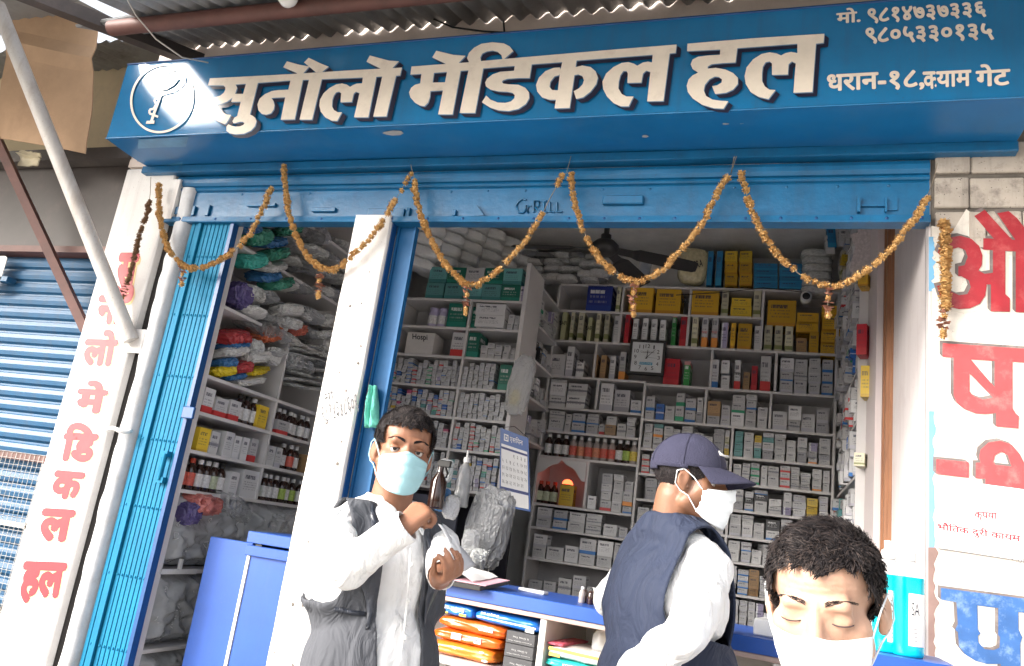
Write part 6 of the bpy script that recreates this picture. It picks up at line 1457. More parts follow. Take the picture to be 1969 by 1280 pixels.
# stand with the two sanitiser bottles in front of the jamb
SS = thing("sanitiser_stand", "blue topped stand carrying the sanitiser bottles by the door jamb", "stand")
ys_ = -0.95; a = P(1745, 1262, y=ys_)
MB().box(a.x - 0.14, a.x + 0.075, ys_ - 0.06, ys_ + 0.12, a.z - 0.03, a.z).build("top", M_counter, SS, bevel=0.003)
for dx in (-0.13, 0.045):
    for dy in (-0.05, 0.09): MB().box(a.x + dx, a.x + dx + 0.02, ys_ + dy, ys_ + dy + 0.02, 0.14, a.z - 0.031).build("leg", M_counter, SS)
liq = mat("sanitiser_turquoise", (0.0, 0.50, 0.62), rough=0.12, spec=0.8, var=0.03, emit=None); 
for i, px in enumerate((1746, 1706)):
    b0 = P(px, 1262, y=ys_ + 0.02 * i); q = thing("sanitiser_bottle", ("right" if i == 0 else "left, half hidden") + " turquoise sanitiser bottle with white pump beside the jamb", "bottle", (b0.x, ys_ + 0.02 * i, a.z + 0.001))
    MB().lathe([(0, 0), (0.026, 0), (0.028, 0.006), (0.028, 0.145)], n=20, sy=0.75).build("liquid", liq, q)
    MB().lathe([(0.0285, 0.1455), (0.0285, 0.152), (0.022, 0.166), (0.012, 0.175), (0.012, 0.182)], n=20, sy=0.75).build("bottle_neck", F_clear, q)
    MB().lathe([(0.014, 0.176), (0.014, 0.19), (0.008, 0.194), (0.008, 0.21), (0.0, 0.211)], n=14).build("pump_cap", M_capw, q)
    lb = MB(); vs = []
    for k in range(7):
        t = radians(-95 + k * 12); vs += [(0.0288 * cos(t), 0.0288 * .75 * sin(t) - 0.0004, 0.02), (0.0288 * cos(t), 0.0288 * .75 * sin(t) - 0.0004, 0.115)]
    lb.add(vs, [(2 * k, 2 * k + 2, 2 * k + 3, 2 * k + 1) for k in range(6)], 0, True); lb.build("label", MATS["paper_white"], q)
    lb = MB(); text_mb(lb, "SA", (0.002, -0.0235, 0.075), (0.014, 0.001, 0), (0, 0, 0.024)); 
    for k in range(4): lb.tube([(0.003, -0.0230, 0.03 + k * 0.007), (0.012, -0.0222, 0.03 + k * 0.007)], 0.0005, 4)
    lb.build("label_print", pr, q)
# ------------------------------------------------------------------ people
def skin(name, c): return mat(name, c, rough=0.48, var=0.10, vscale=22, sss=0.12, bump=0.15, bscale=160, spec=0.45, dirt=(c[0] * 0.8, c[1] * 0.62, c[2] * 0.55), dirt_amt=0.45, dscale=14)
SK1 = skin("skin_brown", (0.27, 0.125, 0.072)); SK2 = skin("skin_tan", (0.23, 0.11, 0.064)); SK3 = skin("skin_warm", (0.48, 0.29, 0.205))
M_hair2 = mat("brown_black_hair", (0.05, 0.036, 0.032), rough=0.55, var=0.3, vscale=60, spec=0.4)
M_hair = mat("black_hair", (0.016, 0.013, 0.014), rough=0.65, var=0.4, vscale=60, spec=0.25)
def cloth(name, c, r=0.85, bs=260, big=0.0): 
    m = mat(name, c, rough=r, var=0.07, vscale=7, bump=0.0)
    n = m.node_tree.nodes; L = m.node_tree.links; b = n["Principled BSDF"]; tc = [q for q in n if q.bl_idname == "ShaderNodeTexCoord"][0]
    t1 = n.new("ShaderNodeTexNoise"); t1.inputs["Scale"].default_value = 9; t1.inputs["Detail"].default_value = 3; t1.inputs["Distortion"].default_value = 1.6
    mp = n.new("ShaderNodeMapping"); mp.inputs["Scale"].default_value = (1.6, 1.6, 0.7); mp.inputs["Rotation"].default_value = (0.4, 0.3, 0); L.new(tc.outputs["Object"], mp.inputs[0]); L.new(mp.outputs[0], t1.inputs["Vector"])
    b1 = n.new("ShaderNodeBump"); b1.inputs["Strength"].default_value = 0.9; b1.inputs["Distance"].default_value = 0.022; L.new(t1.outputs["Fac"], b1.inputs["Height"])
    t2 = n.new("ShaderNodeTexNoise"); t2.inputs["Scale"].default_value = bs; L.new(tc.outputs["Object"], t2.inputs["Vector"])
    b2 = n.new("ShaderNodeBump"); b2.inputs["Strength"].default_value = 0.3; b2.inputs["Distance"].default_value = 0.001; L.new(t2.outputs["Fac"], b2.inputs["Height"]); L.new(b1.outputs[0], b2.inputs["Normal"])
    L.new(b2.outputs[0], b.inputs["Normal"]); return m
C_shirt = cloth("shirt_white", (0.80, 0.80, 0.80)); C_grey = cloth("waistcoat_grey", (0.062, 0.066, 0.078)); C_navy = cloth("vest_navy", (0.014, 0.022, 0.050), 0.8)
C_trou = cloth("trousers_black", (0.02, 0.02, 0.024)); C_trou2 = cloth("trousers_khaki", (0.25, 0.2, 0.14)); C_lining = cloth("satin_lining", (0.035, 0.04, 0.055), 0.35)
C_cap = mat("cap_navy_mesh", (0.032, 0.032, 0.068), rough=0.8, var=0.1, bump=1.2, bscale=420)
M_maskb = mat("mask_pale_blue", (0.36, 0.62, 0.68), rough=0.85, var=0.03, bump=0.3, bscale=90); M_maskw = mat("mask_white", (0.80, 0.84, 0.86), rough=0.85, var=0.02, bump=0.3, bscale=90)
M_shoe = mat("black_shoe", (0.02, 0.018, 0.016), rough=0.35)
M_eye = mat("eye_white", (0.55, 0.50, 0.47), rough=0.2); M_iris = mat("iris_dark", (0.02, 0.012, 0.01), rough=0.1)

def frame(F, up=Vector((0, 0, 1))):
    F = Vector(F).normalized(); R = F.cross(up).normalized(); U = R.cross(F).normalized(); return R, F, U
def head_M(c, yaw_dir, pitch=0.0, roll=0.0, s=1.0):
    R, F, U = frame((yaw_dir[0], yaw_dir[1], 0)); M = Matrix(((R.x, F.x, U.x, 0), (R.y, F.y, U.y, 0), (R.z, F.z, U.z, 0), (0, 0, 0, 1)))
    return Matrix.Translation(c) @ M @ Matrix.Rotation(pitch, 4, 'X') @ Matrix.Rotation(roll, 4, 'Y') @ Matrix.Scale(s, 4)
def head_prims(M, s=1.0, closed=False):
    q = lambda x, y, z: M @ Vector((x, y, z)); R3 = M.to_3x3().normalized()
    e = lambda c, r, rot=None: ('e', q(*c), tuple(k * s for k in r), R3 @ rot if rot else R3)
    ps = [e((0, -0.014, 0.042), (0.076, 0.097, 0.080)), e((0, 0.024, -0.015), (0.063, 0.066, 0.088)),
          ('h', [(q(0, 0.060, -0.094), 0.020 * s), (q(0.045, -0.002, -0.062), 0.022 * s), (q(-0.045, -0.002, -0.062), 0.022 * s), (q(0.042, 0.042, -0.02), 0.027 * s), (q(-0.042, 0.042, -0.02), 0.027 * s), (q(0, 0.07, -0.05), 0.022 * s)]),
          ('c', q(-0.034, 0.074, 0.021), 0.0145 * s, q(0.034, 0.074, 0.021), 0.0145 * s),
          ('c', q(0, 0.084, 0.012), 0.0085 * s, q(0, 0.101, -0.028), 0.0130 * s), e((0.012, 0.093, -0.031), (0.009, 0.009, 0.008)), e((-0.012, 0.093, -0.031), (0.009, 0.009, 0.008)),
          e((0, 0.082, -0.060), (0.022, 0.012, 0.011))]
    for sx in (-1, 1):
        rot = Matrix.Rotation(0.35 * sx, 3, 'Z') @ Matrix.Rotation(-0.15, 3, 'X')
        ps += [e((0.079 * sx, -0.008, -0.004), (0.0075, 0.019, 0.031), rot), e((0.075 * sx, -0.004, -0.028), (0.007, 0.010, 0.012), rot)]
        if closed: ps += [e((0.032 * sx, 0.0725, 0.0), (0.0165, 0.0135, 0.0105))]
    return ps
def head_deform(M, s=1.0, closed=False):
    Mi = M.inverted(); R3 = M.to_3x3()
    def f(co, n):
        p = Mi @ co
        if p.length > 0.16: return co
        d = Vector((0, 0, 0))
        for sx in (-1, 1):
            g = math.exp(-((p.x - 0.032 * sx) ** 2 / 0.00030 + (p.z - 0.001) ** 2 / 0.00011)) * (1 if p.y > 0.04 else 0)
            d.y -= (0.0045 if closed else 0.0125) * g
            # eyelid crease and the hollow of the ear
            g2 = math.exp(-((p.x - 0.032 * sx) ** 2 / 0.00028 + (p.z - 0.0125) ** 2 / 0.00001)) * (1 if p.y > 0.04 else 0); d.y -= 0.0022 * g2
            g3 = math.exp(-((p.y + 0.006) ** 2 / 0.00009 + (p.z - 0.002) ** 2 / 0.00024)) * (1 if p.x * sx > 0.078 else 0); d.x -= 0.006 * sx * g3
        # frown and brow lines
        if p.y > 0.05 and 0.03 < p.z < 0.075: d.y += 0.0009 * sin(p.z * 620)
        g4 = math.exp(-((abs(p.x) - 0.006) ** 2 / 0.000004 + (p.z - 0.018) ** 2 / 0.00012)) * (1 if p.y > 0.06 else 0); d.y -= 0.0018 * g4
        return co + R3 @ d
    return f
def hand_prims(wrist, D, N, S, curl=(0.5, 0.7, 0.5), k=1.0, thumb=(0.5, 0.75, 0.35), fist=False):
    D, N, S = Vector(D).normalized(), Vector(N), Vector(S); N = (N - D * N.dot(D)).normalized(); S0 = D.cross(N).normalized(); S = S0 if S0.dot(S) > 0 else -S0
    w = Vector(wrist); ps = []; kn = []
    for i, (a, l) in enumerate(((0.031, 0.086), (0.0105, 0.090), (-0.0105, 0.086), (-0.030, 0.078))):
        kn.append(w + D * l * k + S * a * k)
    ps.append(('h', [(w, 0.025 * k), (w + S * 0.018 * k + D * .02 * k, 0.019 * k), (w - S * 0.018 * k + D * .02 * k, 0.018 * k)] + [(q - D * 0.006, 0.0125 * k) for q in kn]))
    L4 = [(0.042, 0.025, 0.020), (0.046, 0.029, 0.021), (0.042, 0.026, 0.020), (0.033, 0.020, 0.018)]
    for i, q in enumerate(kn):
        a = 0; p = q; sp = (1.5 - i) * 0.05
        for j in range(3):
            a += curl[j] * (1 + 0.06 * (i - 1)); d = (D * cos(a) + N * sin(a) + S * sp * (0 if fist else 1)).normalized(); e = p + d * L4[i][j] * k
            r0, r1 = (0.0098, 0.0088, 0.0080)[j] * k, (0.0088, 0.0080, 0.0070)[j] * k
            ps.append(('c', p, r0, e, r1)); p = e
    b = w + D * 0.028 * k + S * 0.026 * k + N * 0.006; d = (D * thumb[0] + S * thumb[1] + N * thumb[2]).normalized(); e = b + d * 0.045 * k
    d2 = (D * 0.75 + S * thumb[1] * (0.1 if not fist else -0.7) + N * 0.7).normalized(); e2 = e + d2 * 0.030 * k; e3 = e2 + d2 * 0.022 * k
    ps += [('c', w + D * 0.012 * k + S * 0.012 * k, 0.017 * k, b, 0.014 * k), ('c', b, 0.014 * k, e, 0.0112 * k), ('c', e, 0.011 * k, e2, 0.0098 * k), ('c', e2, 0.0098 * k, e3, 0.0082 * k)]
    return ps
def hair_part(M, parent, keep, n, L_, curl, thick, seed=1, s=1.0, rx=(0.081, 0.102, 0.086), cz=0.042, lump=0.004, down=0.2, comb=None):
    """a shell over the skull plus many short strands standing off it"""
    random.seed(seed); mb = MB(); bm = bmesh.new(); bmesh.ops.create_icosphere(bm, subdivisions=5, radius=1)
    R3 = M.to_3x3()
    for v in bm.verts:
        p = v.co; l = 1 + lump * 10 * noise.noise(p * 5 + Vector((seed, 0, 0))); v.co = Vector((p.x * rx[0] * l, p.y * rx[1] * l - 0.014, p.z * rx[2] * l + cz))
    bmesh.ops.delete(bm, geom=[f for f in bm.faces if not keep(f.calc_center_median())], context='FACES')
    bm.verts.ensure_lookup_table(); bm.normal_update()
    vs = [M @ v.co for v in bm.verts]; idx = {v: i for i, v in enumerate(bm.verts)}
    mb.add(vs, [[idx[v] for v in f.verts] for f in bm.faces], 0, True)
    faces = list(bm.faces)
    for _ in range(n):
        f = random.choice(faces); c = f.calc_center_median(); nn = f.normal.copy()
        t = Vector((random.uniform(-1, 1), random.uniform(-1, 1), random.uniform(-1, 0.6) - down)) * (1 if comb is None else 0.45) + (Vector() if comb is None else Vector(comb) + 1.1 * noise.noise_vector(c * 38)); t = (t - nn * t.dot(nn)).normalized(); p = c - nn * 0.002; side = nn.cross(t); l = L_ * random.uniform(0.6, 1.2)
        pts = []
        for k in range(5):
            u = k / 4; pts.append(p + (nn * sin(u * curl) * 0.75 + t * (1 - cos(u * curl)) * 0.9 + t * u * 0.5) * l)
        w_ = thick; q = []
        for k, pt in enumerate(pts):
            ww = w_ * (1 - 0.8 * (k / 4)); q += [M @ (pt - side * ww), M @ (pt + side * ww), M @ (pt + nn * ww * 0.8)]
        fs = []
        for k in range(4):
            a = k * 3
            for j in range(3): fs.append((a + j, a + (j + 1) % 3, a + 3 + (j + 1) % 3, a + 3 + j))
        mb.add(q, fs, 1 if random.random() < 0.3 else 0, True)
    bm.free(); return mb.build("hair", [M_hair, M_hair2], parent)
def eyes(M, parent, gaze=(0.0, 0.0), s=1.0, dy=0.0):
    for sx in (-1, 1):
        b = MB(); c = Vector((0.032 * sx, 0.0680 - dy, 0.0)); r = 0.0118
        bm = bmesh.new(); bmesh.ops.create_uvsphere(bm, u_segments=16, v_segments=10, radius=r); idx = {v: i for i, v in enumerate(bm.verts)}
        b.add([M @ (c + v.co) for v in bm.verts], [[idx[v] for v in f.verts] for f in bm.faces], 0, True); bm.free()
        g = Vector((gaze[0], 1, gaze[1])).normalized(); a = g.cross(Vector((0, 0, 1))).normalized(); u = a.cross(g); 
        vs = [M @ (c + g * (r + 0.0006))] + [M @ (c + g * (r * 0.90 + 0.0006) + (a * cos(t) + u * sin(t)) * 0.0058) for t in [k * pi / 6 for k in range(12)]]
        b.add(vs, [(0, 1 + k, 1 + (k + 1) % 12) for k in range(12)], 1, True); b.build("eye", [M_eye, M_iris], parent)
def lids(M, parent, m, open_=0.5, s=1.0):
    """upper lid as a curved shell with a dark lash line"""
    for sx in (-1, 1):
        b = MB(); c = Vector((0.032 * sx, 0.0682, 0.0)); vs = []; nu, nv = 12, 6
        for i in range(nu + 1):
            for j in range(nv + 1):
                a = radians(-80 + 160 * i / nu); low = radians(8 + 22 * open_ * cos(a)); e = low + (radians(80) - low) * j / nv
                r = 0.0134; vs.append(M @ (c + Vector((r * 1.15 * sin(a) * cos(e * 0.6), r * cos(a) * cos(e), r * sin(e)))))
        fs = [(i * (nv + 1) + j, i * (nv + 1) + j + 1, (i + 1) * (nv + 1) + j + 1, (i + 1) * (nv + 1) + j) for i in range(nu) for j in range(nv)]
        b.add(vs, fs, 0, True)
        b.tube([vs[i * (nv + 1)] for i in range(1, nu)], 0.0009, 5, mi=1); b.build("eyelid", [m, M_hair], parent)
def brows(M, parent, ang=0.0, thick=0.0032, n=70, blen=0.008, brad=0.0006):
    for sx in (-1, 1):
        random.seed(5); b = MB()
        for k in range(n):
            u = random.random(); x = (0.012 + 0.036 * u) * sx; z = 0.0235 + 0.006 * sin(u * 2.4) - ang * (1 - u) + random.uniform(-1, 1) * thick * (1 - 0.6 * u); y = 0.0885 - 0.018 * u * u
            p = Vector((x, y, z)); d = Vector((0.8 * sx, -0.15, 0.5 - 0.8 * u)).normalized() * blen
            b.tube([M @ p, M @ (p + d * .5 + Vector((0, 0.0012, 0))), M @ (p + d)], brad, 3, cap=False)
        b.build("eyebrow", M_hair, parent)
def mask(M, parent, m, top=-0.012, rx=0.070, ry=0.083, nose=0.017):
    b = MB(); vs = []; nu, nv = 30, 22
    for i in range(nu + 1):
        for j in range(nv + 1):
            u = -1 + 2 * i / nu; v = j / nv; a = u * 1.22
            w = 1 - 0.12 * v * v
            x = rx * sin(a) * w; y = 0.016 + ry * cos(a) + nose * math.exp(-(u / 0.42) ** 2) * (1 - 0.35 * v) - 0.012 * v * v + 0.004 * sin(pi * v)
            z0 = top - 0.010 * abs(u) + 0.006 * math.exp(-(u / 0.25) ** 2); z1 = -0.118 + 0.036 * u * u
            z = z0 + (z1 - z0) * v
            pl = (v * 3.4) % 1.0; y += 0.0052 * (pl - 0.5) * (1 if 0.15 < v < 0.85 else 0) * (1 - 0.5 * abs(u))
            y += 0.0015 * noise.noise(Vector((u * 6, v * 6, 0)))
            vs.append(M @ Vector((x, y, z)))
    fs = [(i * (nv + 1) + j, i * (nv + 1) + j + 1, (i + 1) * (nv + 1) + j + 1, (i + 1) * (nv + 1) + j) for i in range(nu) for j in range(nv)]
    b.add(vs, fs, 0, True); k = nu * (nv + 1)
    o = b.build("face_mask", m, parent); md = o.modifiers.new("s", 'SOLIDIFY'); md.thickness = 0.0015; md.offset = 0
    MB().tube([vs[i * (nv + 1) + 1] + (M.to_3x3() @ Vector((0, 0.001, 0))) for i in range(6, nu - 5)], 0.0011, 5).build("nose_wire", m, o)
    for sx, e0, e1 in ((-1, vs[1], vs[nv - 1]), (1, vs[k + 1], vs[k + nv - 1])):
        er = lambda x, y, z: M @ Vector((x * sx, y, z)); lp = MB()
        lp.tube([e0, er(0.076, 0.02, 0.006), er(0.083, -0.008, 0.024), er(0.088, -0.026, 0.016)], 0.0016, 5)
        lp.tube([e1, er(0.074, 0.01, -0.045), er(0.082, -0.012, -0.035), er(0.088, -0.026, -0.018), er(0.088, -0.026, 0.016)], 0.0016, 5)
        lp.build("ear_loop", m, o)
    return o
def tmat(C, F):
    R, F, U = frame((F[0], F[1], 0)); return Matrix(((R.x, F.x, U.x, C[0]), (R.y, F.y, U.y, C[1]), (R.z, F.z, U.z, C[2]), (0, 0, 0, 1)))
def torso(M, g=0.0, belly=0.0, R3=None, low=-0.56, wide=1.0):
    q = lambda x, y, z: M @ Vector((x, y, z)); R3 = M.to_3x3().normalized()
    e = lambda c, r: ('e', q(*c), tuple(k + g for k in r), R3)
    return [e((0, 0.005, -0.17), (0.165 * wide, 0.108, 0.19)), e((0, 0.02 + belly * .5, -0.38), (0.152 * wide, 0.105 + belly, 0.19)), e((0, 0.0, -0.54), (0.160 * wide, 0.112, 0.15)),
            ('h', [(q(-0.150 * wide, -0.005, -0.045), 0.050 + g), (q(0.150 * wide, -0.005, -0.045), 0.050 + g), (q(-0.1, 0.0, -0.17), 0.09 + g), (q(0.1, 0.0, -0.17), 0.09 + g)]),
            ('h', [(q(-0.135 * wide, -0.01, -0.025), 0.035 + g), (q(0.135 * wide, -0.01, -0.025), 0.035 + g), (q(0, -0.022, 0.035), 0.050 + g)])]
def cut(o, drop):
    bm = bmesh.new(); bm.from_mesh(o.data); bmesh.ops.delete(bm, geom=[f for f in bm.faces if drop(f.calc_center_median())], context='FACES')
    bmesh.ops.delete(bm, geom=[v for v in bm.verts if not v.link_faces], context='VERTS')
    for _ in range(14):      # even out the cut edge
        bd = {v: [e.other_vert(v) for e in v.link_edges if e.is_boundary] for v in bm.verts if any(e.is_boundary for e in v.link_edges)}
        new = {v: v.co * 0.4 + sum((q.co for q in n), Vector()) / len(n) * 0.6 for v, n in bd.items()}
        for v, c in new.items(): v.co = c
    bm.to_mesh(o.data); bm.free(); o.data.update()
def legs(pr, HL, HR, zf, g=0.0, spread=0.02, knee=0.0, F=Vector((0, 0, 0))):
    for h, s in ((HL, -1), (HR, 1)):
        kn = Vector((h.x, h.y, (h.z + zf) / 2 + 0.02)) + F * 0.03; an = Vector((h.x, h.y, zf + 0.09)) - F * 0.01
        pr += [('c', h, 0.083 + g, kn, 0.055 + g), ('c', kn, 0.055 + g, an, 0.040 + g * 1.6)]
def shoe(parent, an, F, zf):
    R, F, U = frame((F.x, F.y, 0))
    fuse("shoe", [('h', [(Vector((an.x, an.y, zf + 0.04)) - F * 0.02, 0.038), (Vector((an.x, an.y, zf + 0.03)) + F * 0.14, 0.028), (Vector((an.x, an.y, zf + 0.036)) + F * 0.05, 0.036)])], 0.008, 2, M_shoe, parent)

# --- the man in the grey waistcoat
random.seed(81)
P1 = thing("person", "man in open grey waistcoat, white shirt and pale blue mask by the white post", "person")
hc = P(775, 868, y=-0.74); HM = head_M(hc - Vector((0, 0, 0.004)), (0.56, -0.83), 0.02, radians(-2), 1.0)
F1 = Vector((0.83, -0.56, 0)); C1 = P(750, 990, y=-0.72); C1.z = hc.z - 0.188; TM1 = tmat(C1, F1); R1 = frame(F1)[0]
sR = TM1 @ Vector((0.165, 0, -0.05)); sL = TM1 @ Vector((-0.165, 0, -0.05))
eR = P(668, 1092, y=-0.98); wR = P(772, 1020, y=-0.97); eL = P(852, 1050, y=-0.62); wL = P(846, 1112, y=-0.82)
pr = head_prims(HM, 1.0) + [('c', HM @ Vector((0, -0.03, -0.06)), 0.056, TM1 @ Vector((0, -0.015, 0.0)), 0.060)] + torso(TM1, 0.0, 0.03)
pr += [('c', sR, 0.048, eR, 0.040), ('c', eR, 0.040, wR, 0.028), ('c', sL, 0.048, eL, 0.040), ('c', eL, 0.038, wL, 0.028)]
pr += hand_prims(wR, P(812, 978, y=-0.93) - wR, Vector((0.3, 0.9, -0.3)), Vector((-0.2, 0.1, 1)), (1.25, 1.35, 0.9), 0.92, (0.6, 0.5, 0.6), True)
pr += hand_prims(wL, P(892, 1100, y=-0.90) - wL, Vector((-0.35, -0.30, 0.9)), Vector((0, -1, 0.2)), (0.75, 0.8, 0.5), 0.84, (0.8, 0.45, 0.45))
hipL, hipR = TM1 @ Vector((-0.085, 0, -0.62)), TM1 @ Vector((0.085, 0, -0.62)); legs(pr, hipL, hipR, 0.14, F=F1)
fuse("body", pr, 0.0055, 3, SK1, P1, head_deform(HM))
def keep1(p): return p.z > (0.062 if p.y > 0.045 else 0.02 if p.y > 0.015 else -0.02 if p.y > -0.03 else -0.055) + (0.016 * noise.noise(p * 75)) 
hair_part(HM, P1, keep1, 8000, 0.013, 0.8, 0.0012, 2, lump=0.002, cz=0.044, rx=(0.0815, 0.103, 0.085), comb=(0.15, 0.5, 0.7))
eyes(HM, P1, (0.16, 0.0)); lids(HM, P1, SK1, 0.05); brows(HM, P1, 0.0012, 0.0036, 110, 0.008, 0.0005); mask(HM, P1, M_maskb)
pr = torso(TM1, 0.012, 0.035) + [('c', sR, 0.058, eR, 0.052), ('c', eR, 0.051, wR + (wR - eR) * 0.07, 0.040), ('c', sL, 0.058, eL, 0.050), ('c', eL, 0.049, wL - (wL - eL) * 0.12, 0.038)]
pr += [('c', TM1 @ Vector((0, -0.022, 0.02)), 0.070, TM1 @ Vector((0, -0.022, 0.055)), 0.066)]
def wr(sc, amp, seed):
    def f(co, n): return co + n * amp * (noise.noise(Vector((co.x * sc, co.y * sc, co.z * sc * 0.7 + seed))) + 0.5 * noise.noise(Vector((co.x * sc * 2.3, co.y * sc * 2.3, co.z * sc * 2 + seed))))
    return f
o = fuse("shirt", pr, 0.006, 3, C_shirt, P1, wr(16, 0.008, 1))
TI = TM1.inverted()
for e_, w_ in ((eR, wR), (eL, wL)):
    pass
def shirt_cut(c, TI=TI):
    p = TI @ c
    if p.z > 0.062: return True
    if p.z < -0.66: return True
    if (c - wR).length < 0.075 and (c - wR).dot((wR - eR).normalized()) > 0.020: return True
    if (c - wL).length < 0.056 and (c - wL).dot((wL - eL).normalized()) > -0.022: return True
    return p.z > 0.0 and p.y > 0.035 and abs(p.x) < 0.028 + (p.z) * 0.4
cut(o, shirt_cut); md = o.modifiers.new("s", 'SOLIDIFY'); md.thickness = 0.003
# collar wings
for sx in (-1, 1):
    b = MB(); q = lambda x, y, z: TM1 @ Vector((x * sx, y, z)); vs = []
    top = [(0.0, -0.085, 0.068), (0.035, -0.075, 0.070), (0.062, -0.035, 0.068), (0.060, 0.015, 0.060), (0.036, 0.052, 0.044), (0.014, 0.068, 0.030)]
    bot = [(0.0, -0.095, 0.030), (0.045, -0.088, 0.028), (0.082, -0.040, 0.022), (0.088, 0.025, 0.010), (0.075, 0.082, -0.010), (0.050, 0.110, -0.038)]
    for a, c in zip(top, bot): vs += [q(*a), q((a[0] + c[0]) / 2 * 1.06, (a[1] + c[1]) / 2 + 0.006, (a[2] + c[2]) / 2 + 0.006), q(*c)]
    fs = [(3 * i + j, 3 * i + 3 + j, 3 * i + 4 + j, 3 * i + 1 + j) for i in range(5) for j in range(2)]
    b.add(vs, fs, 0, True); oc = b.build("collar", C_shirt, P1); md = oc.modifiers.new("s", 'SOLIDIFY'); md.thickness = 0.004; md = oc.modifiers.new("v", 'SUBSURF'); md.levels = 1; md.render_levels = 2
MB().tube([TM1 @ Vector((0.004, 0.142 + 0.035 * sin(k / 12 * pi) , -0.06 - 0.045 * k)) for k in range(12)], 0.0035, 6).build("shirt_placket", C_shirt, P1)
for k in range(6):
    MB().lathe([(0, 0.002), (0.005, 0.0015), (0.006, 0)], n=8).build("button", M_capw, P1).matrix_world = Matrix.Translation(TM1 @ Vector((0.004, 0.150 + 0.032 * sin((k * 2 + 1) / 12 * pi), -0.10 - 0.085 * k))) @ Matrix.Rotation(pi / 2, 4, 'X')
pr = torso(TM1, 0.030, 0.030) + [('h', [(TM1 @ Vector((-0.14, -0.0, -0.55)), 0.075), (TM1 @ Vector((0.155, -0.01, -0.55)), 0.085), (TM1 @ Vector((-0.13, 0.02, -0.70)), 0.075), (TM1 @ Vector((0.20, -0.05, -0.72)), 0.075), (TM1 @ Vector((0.1, 0.06, -0.70)), 0.08)])]
o = fuse("waistcoat", pr, 0.008, 4, C_grey, P1, wr(9, 0.005, 5))
def vest_cut(c):
    p = TI @ c; z = p.z
    if z < -0.74 or z > 0.045: return True
    if z > -0.215 and abs(p.x) > 0.143 + 0.02 * max(0, (-0.12 - z) / 0.1): return True   # armholes
    if z > -0.02 and abs(p.x) < 0.062: return True
    if p.y > 0.02:
        r = 0.060 - 0.02 * z if z > -0.25 else 0.065 + 0.03 * (z + 0.25)
        if -r * 1.0 < p.x - 0.006 < r: return True
    return False
cut(o, vest_cut); md = o.modifiers.new("s", 'SOLIDIFY'); md.thickness = 0.007; md.offset = -1
def on_vest(x, y, z, off=0.004):
    ok_, loc, nn, _ = o.closest_point_on_mesh(TM1 @ Vector((x, y, z))); d_ = (loc - TM1 @ Vector((0, 0, z))).normalized(); return loc + d_ * off
for sx in (-1, 1):
    b = MB(); vs = []; N_ = 14
    for k in range(N_ + 1):
        t = k / N_; z = 0.035 - 0.30 * t; xi = 0.060 + 0.012 * t; w_ = 0.012 + 0.050 * math.exp(-((t - 0.52) / 0.30) ** 2) * (1 if t < 0.62 else max(0, 1 - (t - 0.62) * 3.2))
        yy_ = 0.02 + 0.11 * min(1, t * 3.0)
        for q in (0, 0.5, 1): vs.append(on_vest((xi + w_ * q) * sx + 0.004, yy_, z, 0.010 - 0.004 * q))
    b.add(vs, [(3 * k + j, 3 * k + 3 + j, 3 * k + 4 + j, 3 * k + 1 + j) for k in range(N_) for j in range(2)], 0, True)
    ol = b.build("lapel", C_lining, P1); md = ol.modifiers.new("s", 'SOLIDIFY'); md.thickness = 0.003
pk = MB(); pts = [P(645, 1170, y=-0.6), P(690, 1180, y=-0.6), P(728, 1183, y=-0.6)]
hit = []
for px, py in ((644, 1170), (672, 1176), (700, 1180), (728, 1182)):
    d = ray(px, py).normalized(); ok_, loc, nn, _ = o.ray_cast(CAM, d)
    if ok_: hit.append(loc + nn * 0.003)
if len(hit) > 1: MB().tube(hit, 0.006, 6).build("pocket_welt", C_lining, P1)
pr = []; legs(pr, hipL, hipR, 0.14, 0.022, F=F1); pr += [('e', TM1 @ Vector((0, 0.01, -0.60)), (0.172, 0.132, 0.10), TM1.to_3x3())]
fuse("trousers", pr, 0.009, 3, C_trou, P1, wr(12, 0.006, 3))
b = MB(); b.tube([TM1 @ Vector((0.170 * cos(t), 0.135 * sin(t) + 0.012, -0.535)) for t in [k * 2 * pi / 24 for k in range(25)]], 0.016, 8, cap=False); b.build("belt", M_shoe, P1)
for h in (hipL, hipR): shoe(P1, h, F1, 0.14)

pb = MB(); vs = []; c4 = [P(843, 1008, y=-0.70), P(868, 1030, y=-0.66), P(916, 1092, y=-0.62), P(880, 1096, y=-0.72)]
for i in range(9):
    for k in range(5):
        u, v = i / 8, k / 4; p = (c4[0] * (1 - v) + c4[1] * v) * (1 - u) + (c4[3] * (1 - v) + c4[2] * v) * u; vs.append(p + Vector((0, 0.012 * sin(u * 4) , 0.006 * sin(v * 5 + u * 3))))
pb.add(vs, [(5 * i + k, 5 * i + k + 1, 5 * i + k + 6, 5 * i + k + 5) for i in range(8) for k in range(4)], 0, True); pso = pb.build("loose_papers", mat("grey_white_paper", (0.55, 0.55, 0.57), rough=0.6, var=0.05)); md = pso.modifiers.new("s", 'SOLIDIFY'); md.thickness = 0.0012
tag(pso, "loose white papers held behind the lower hand of the man in the waistcoat", "papers")
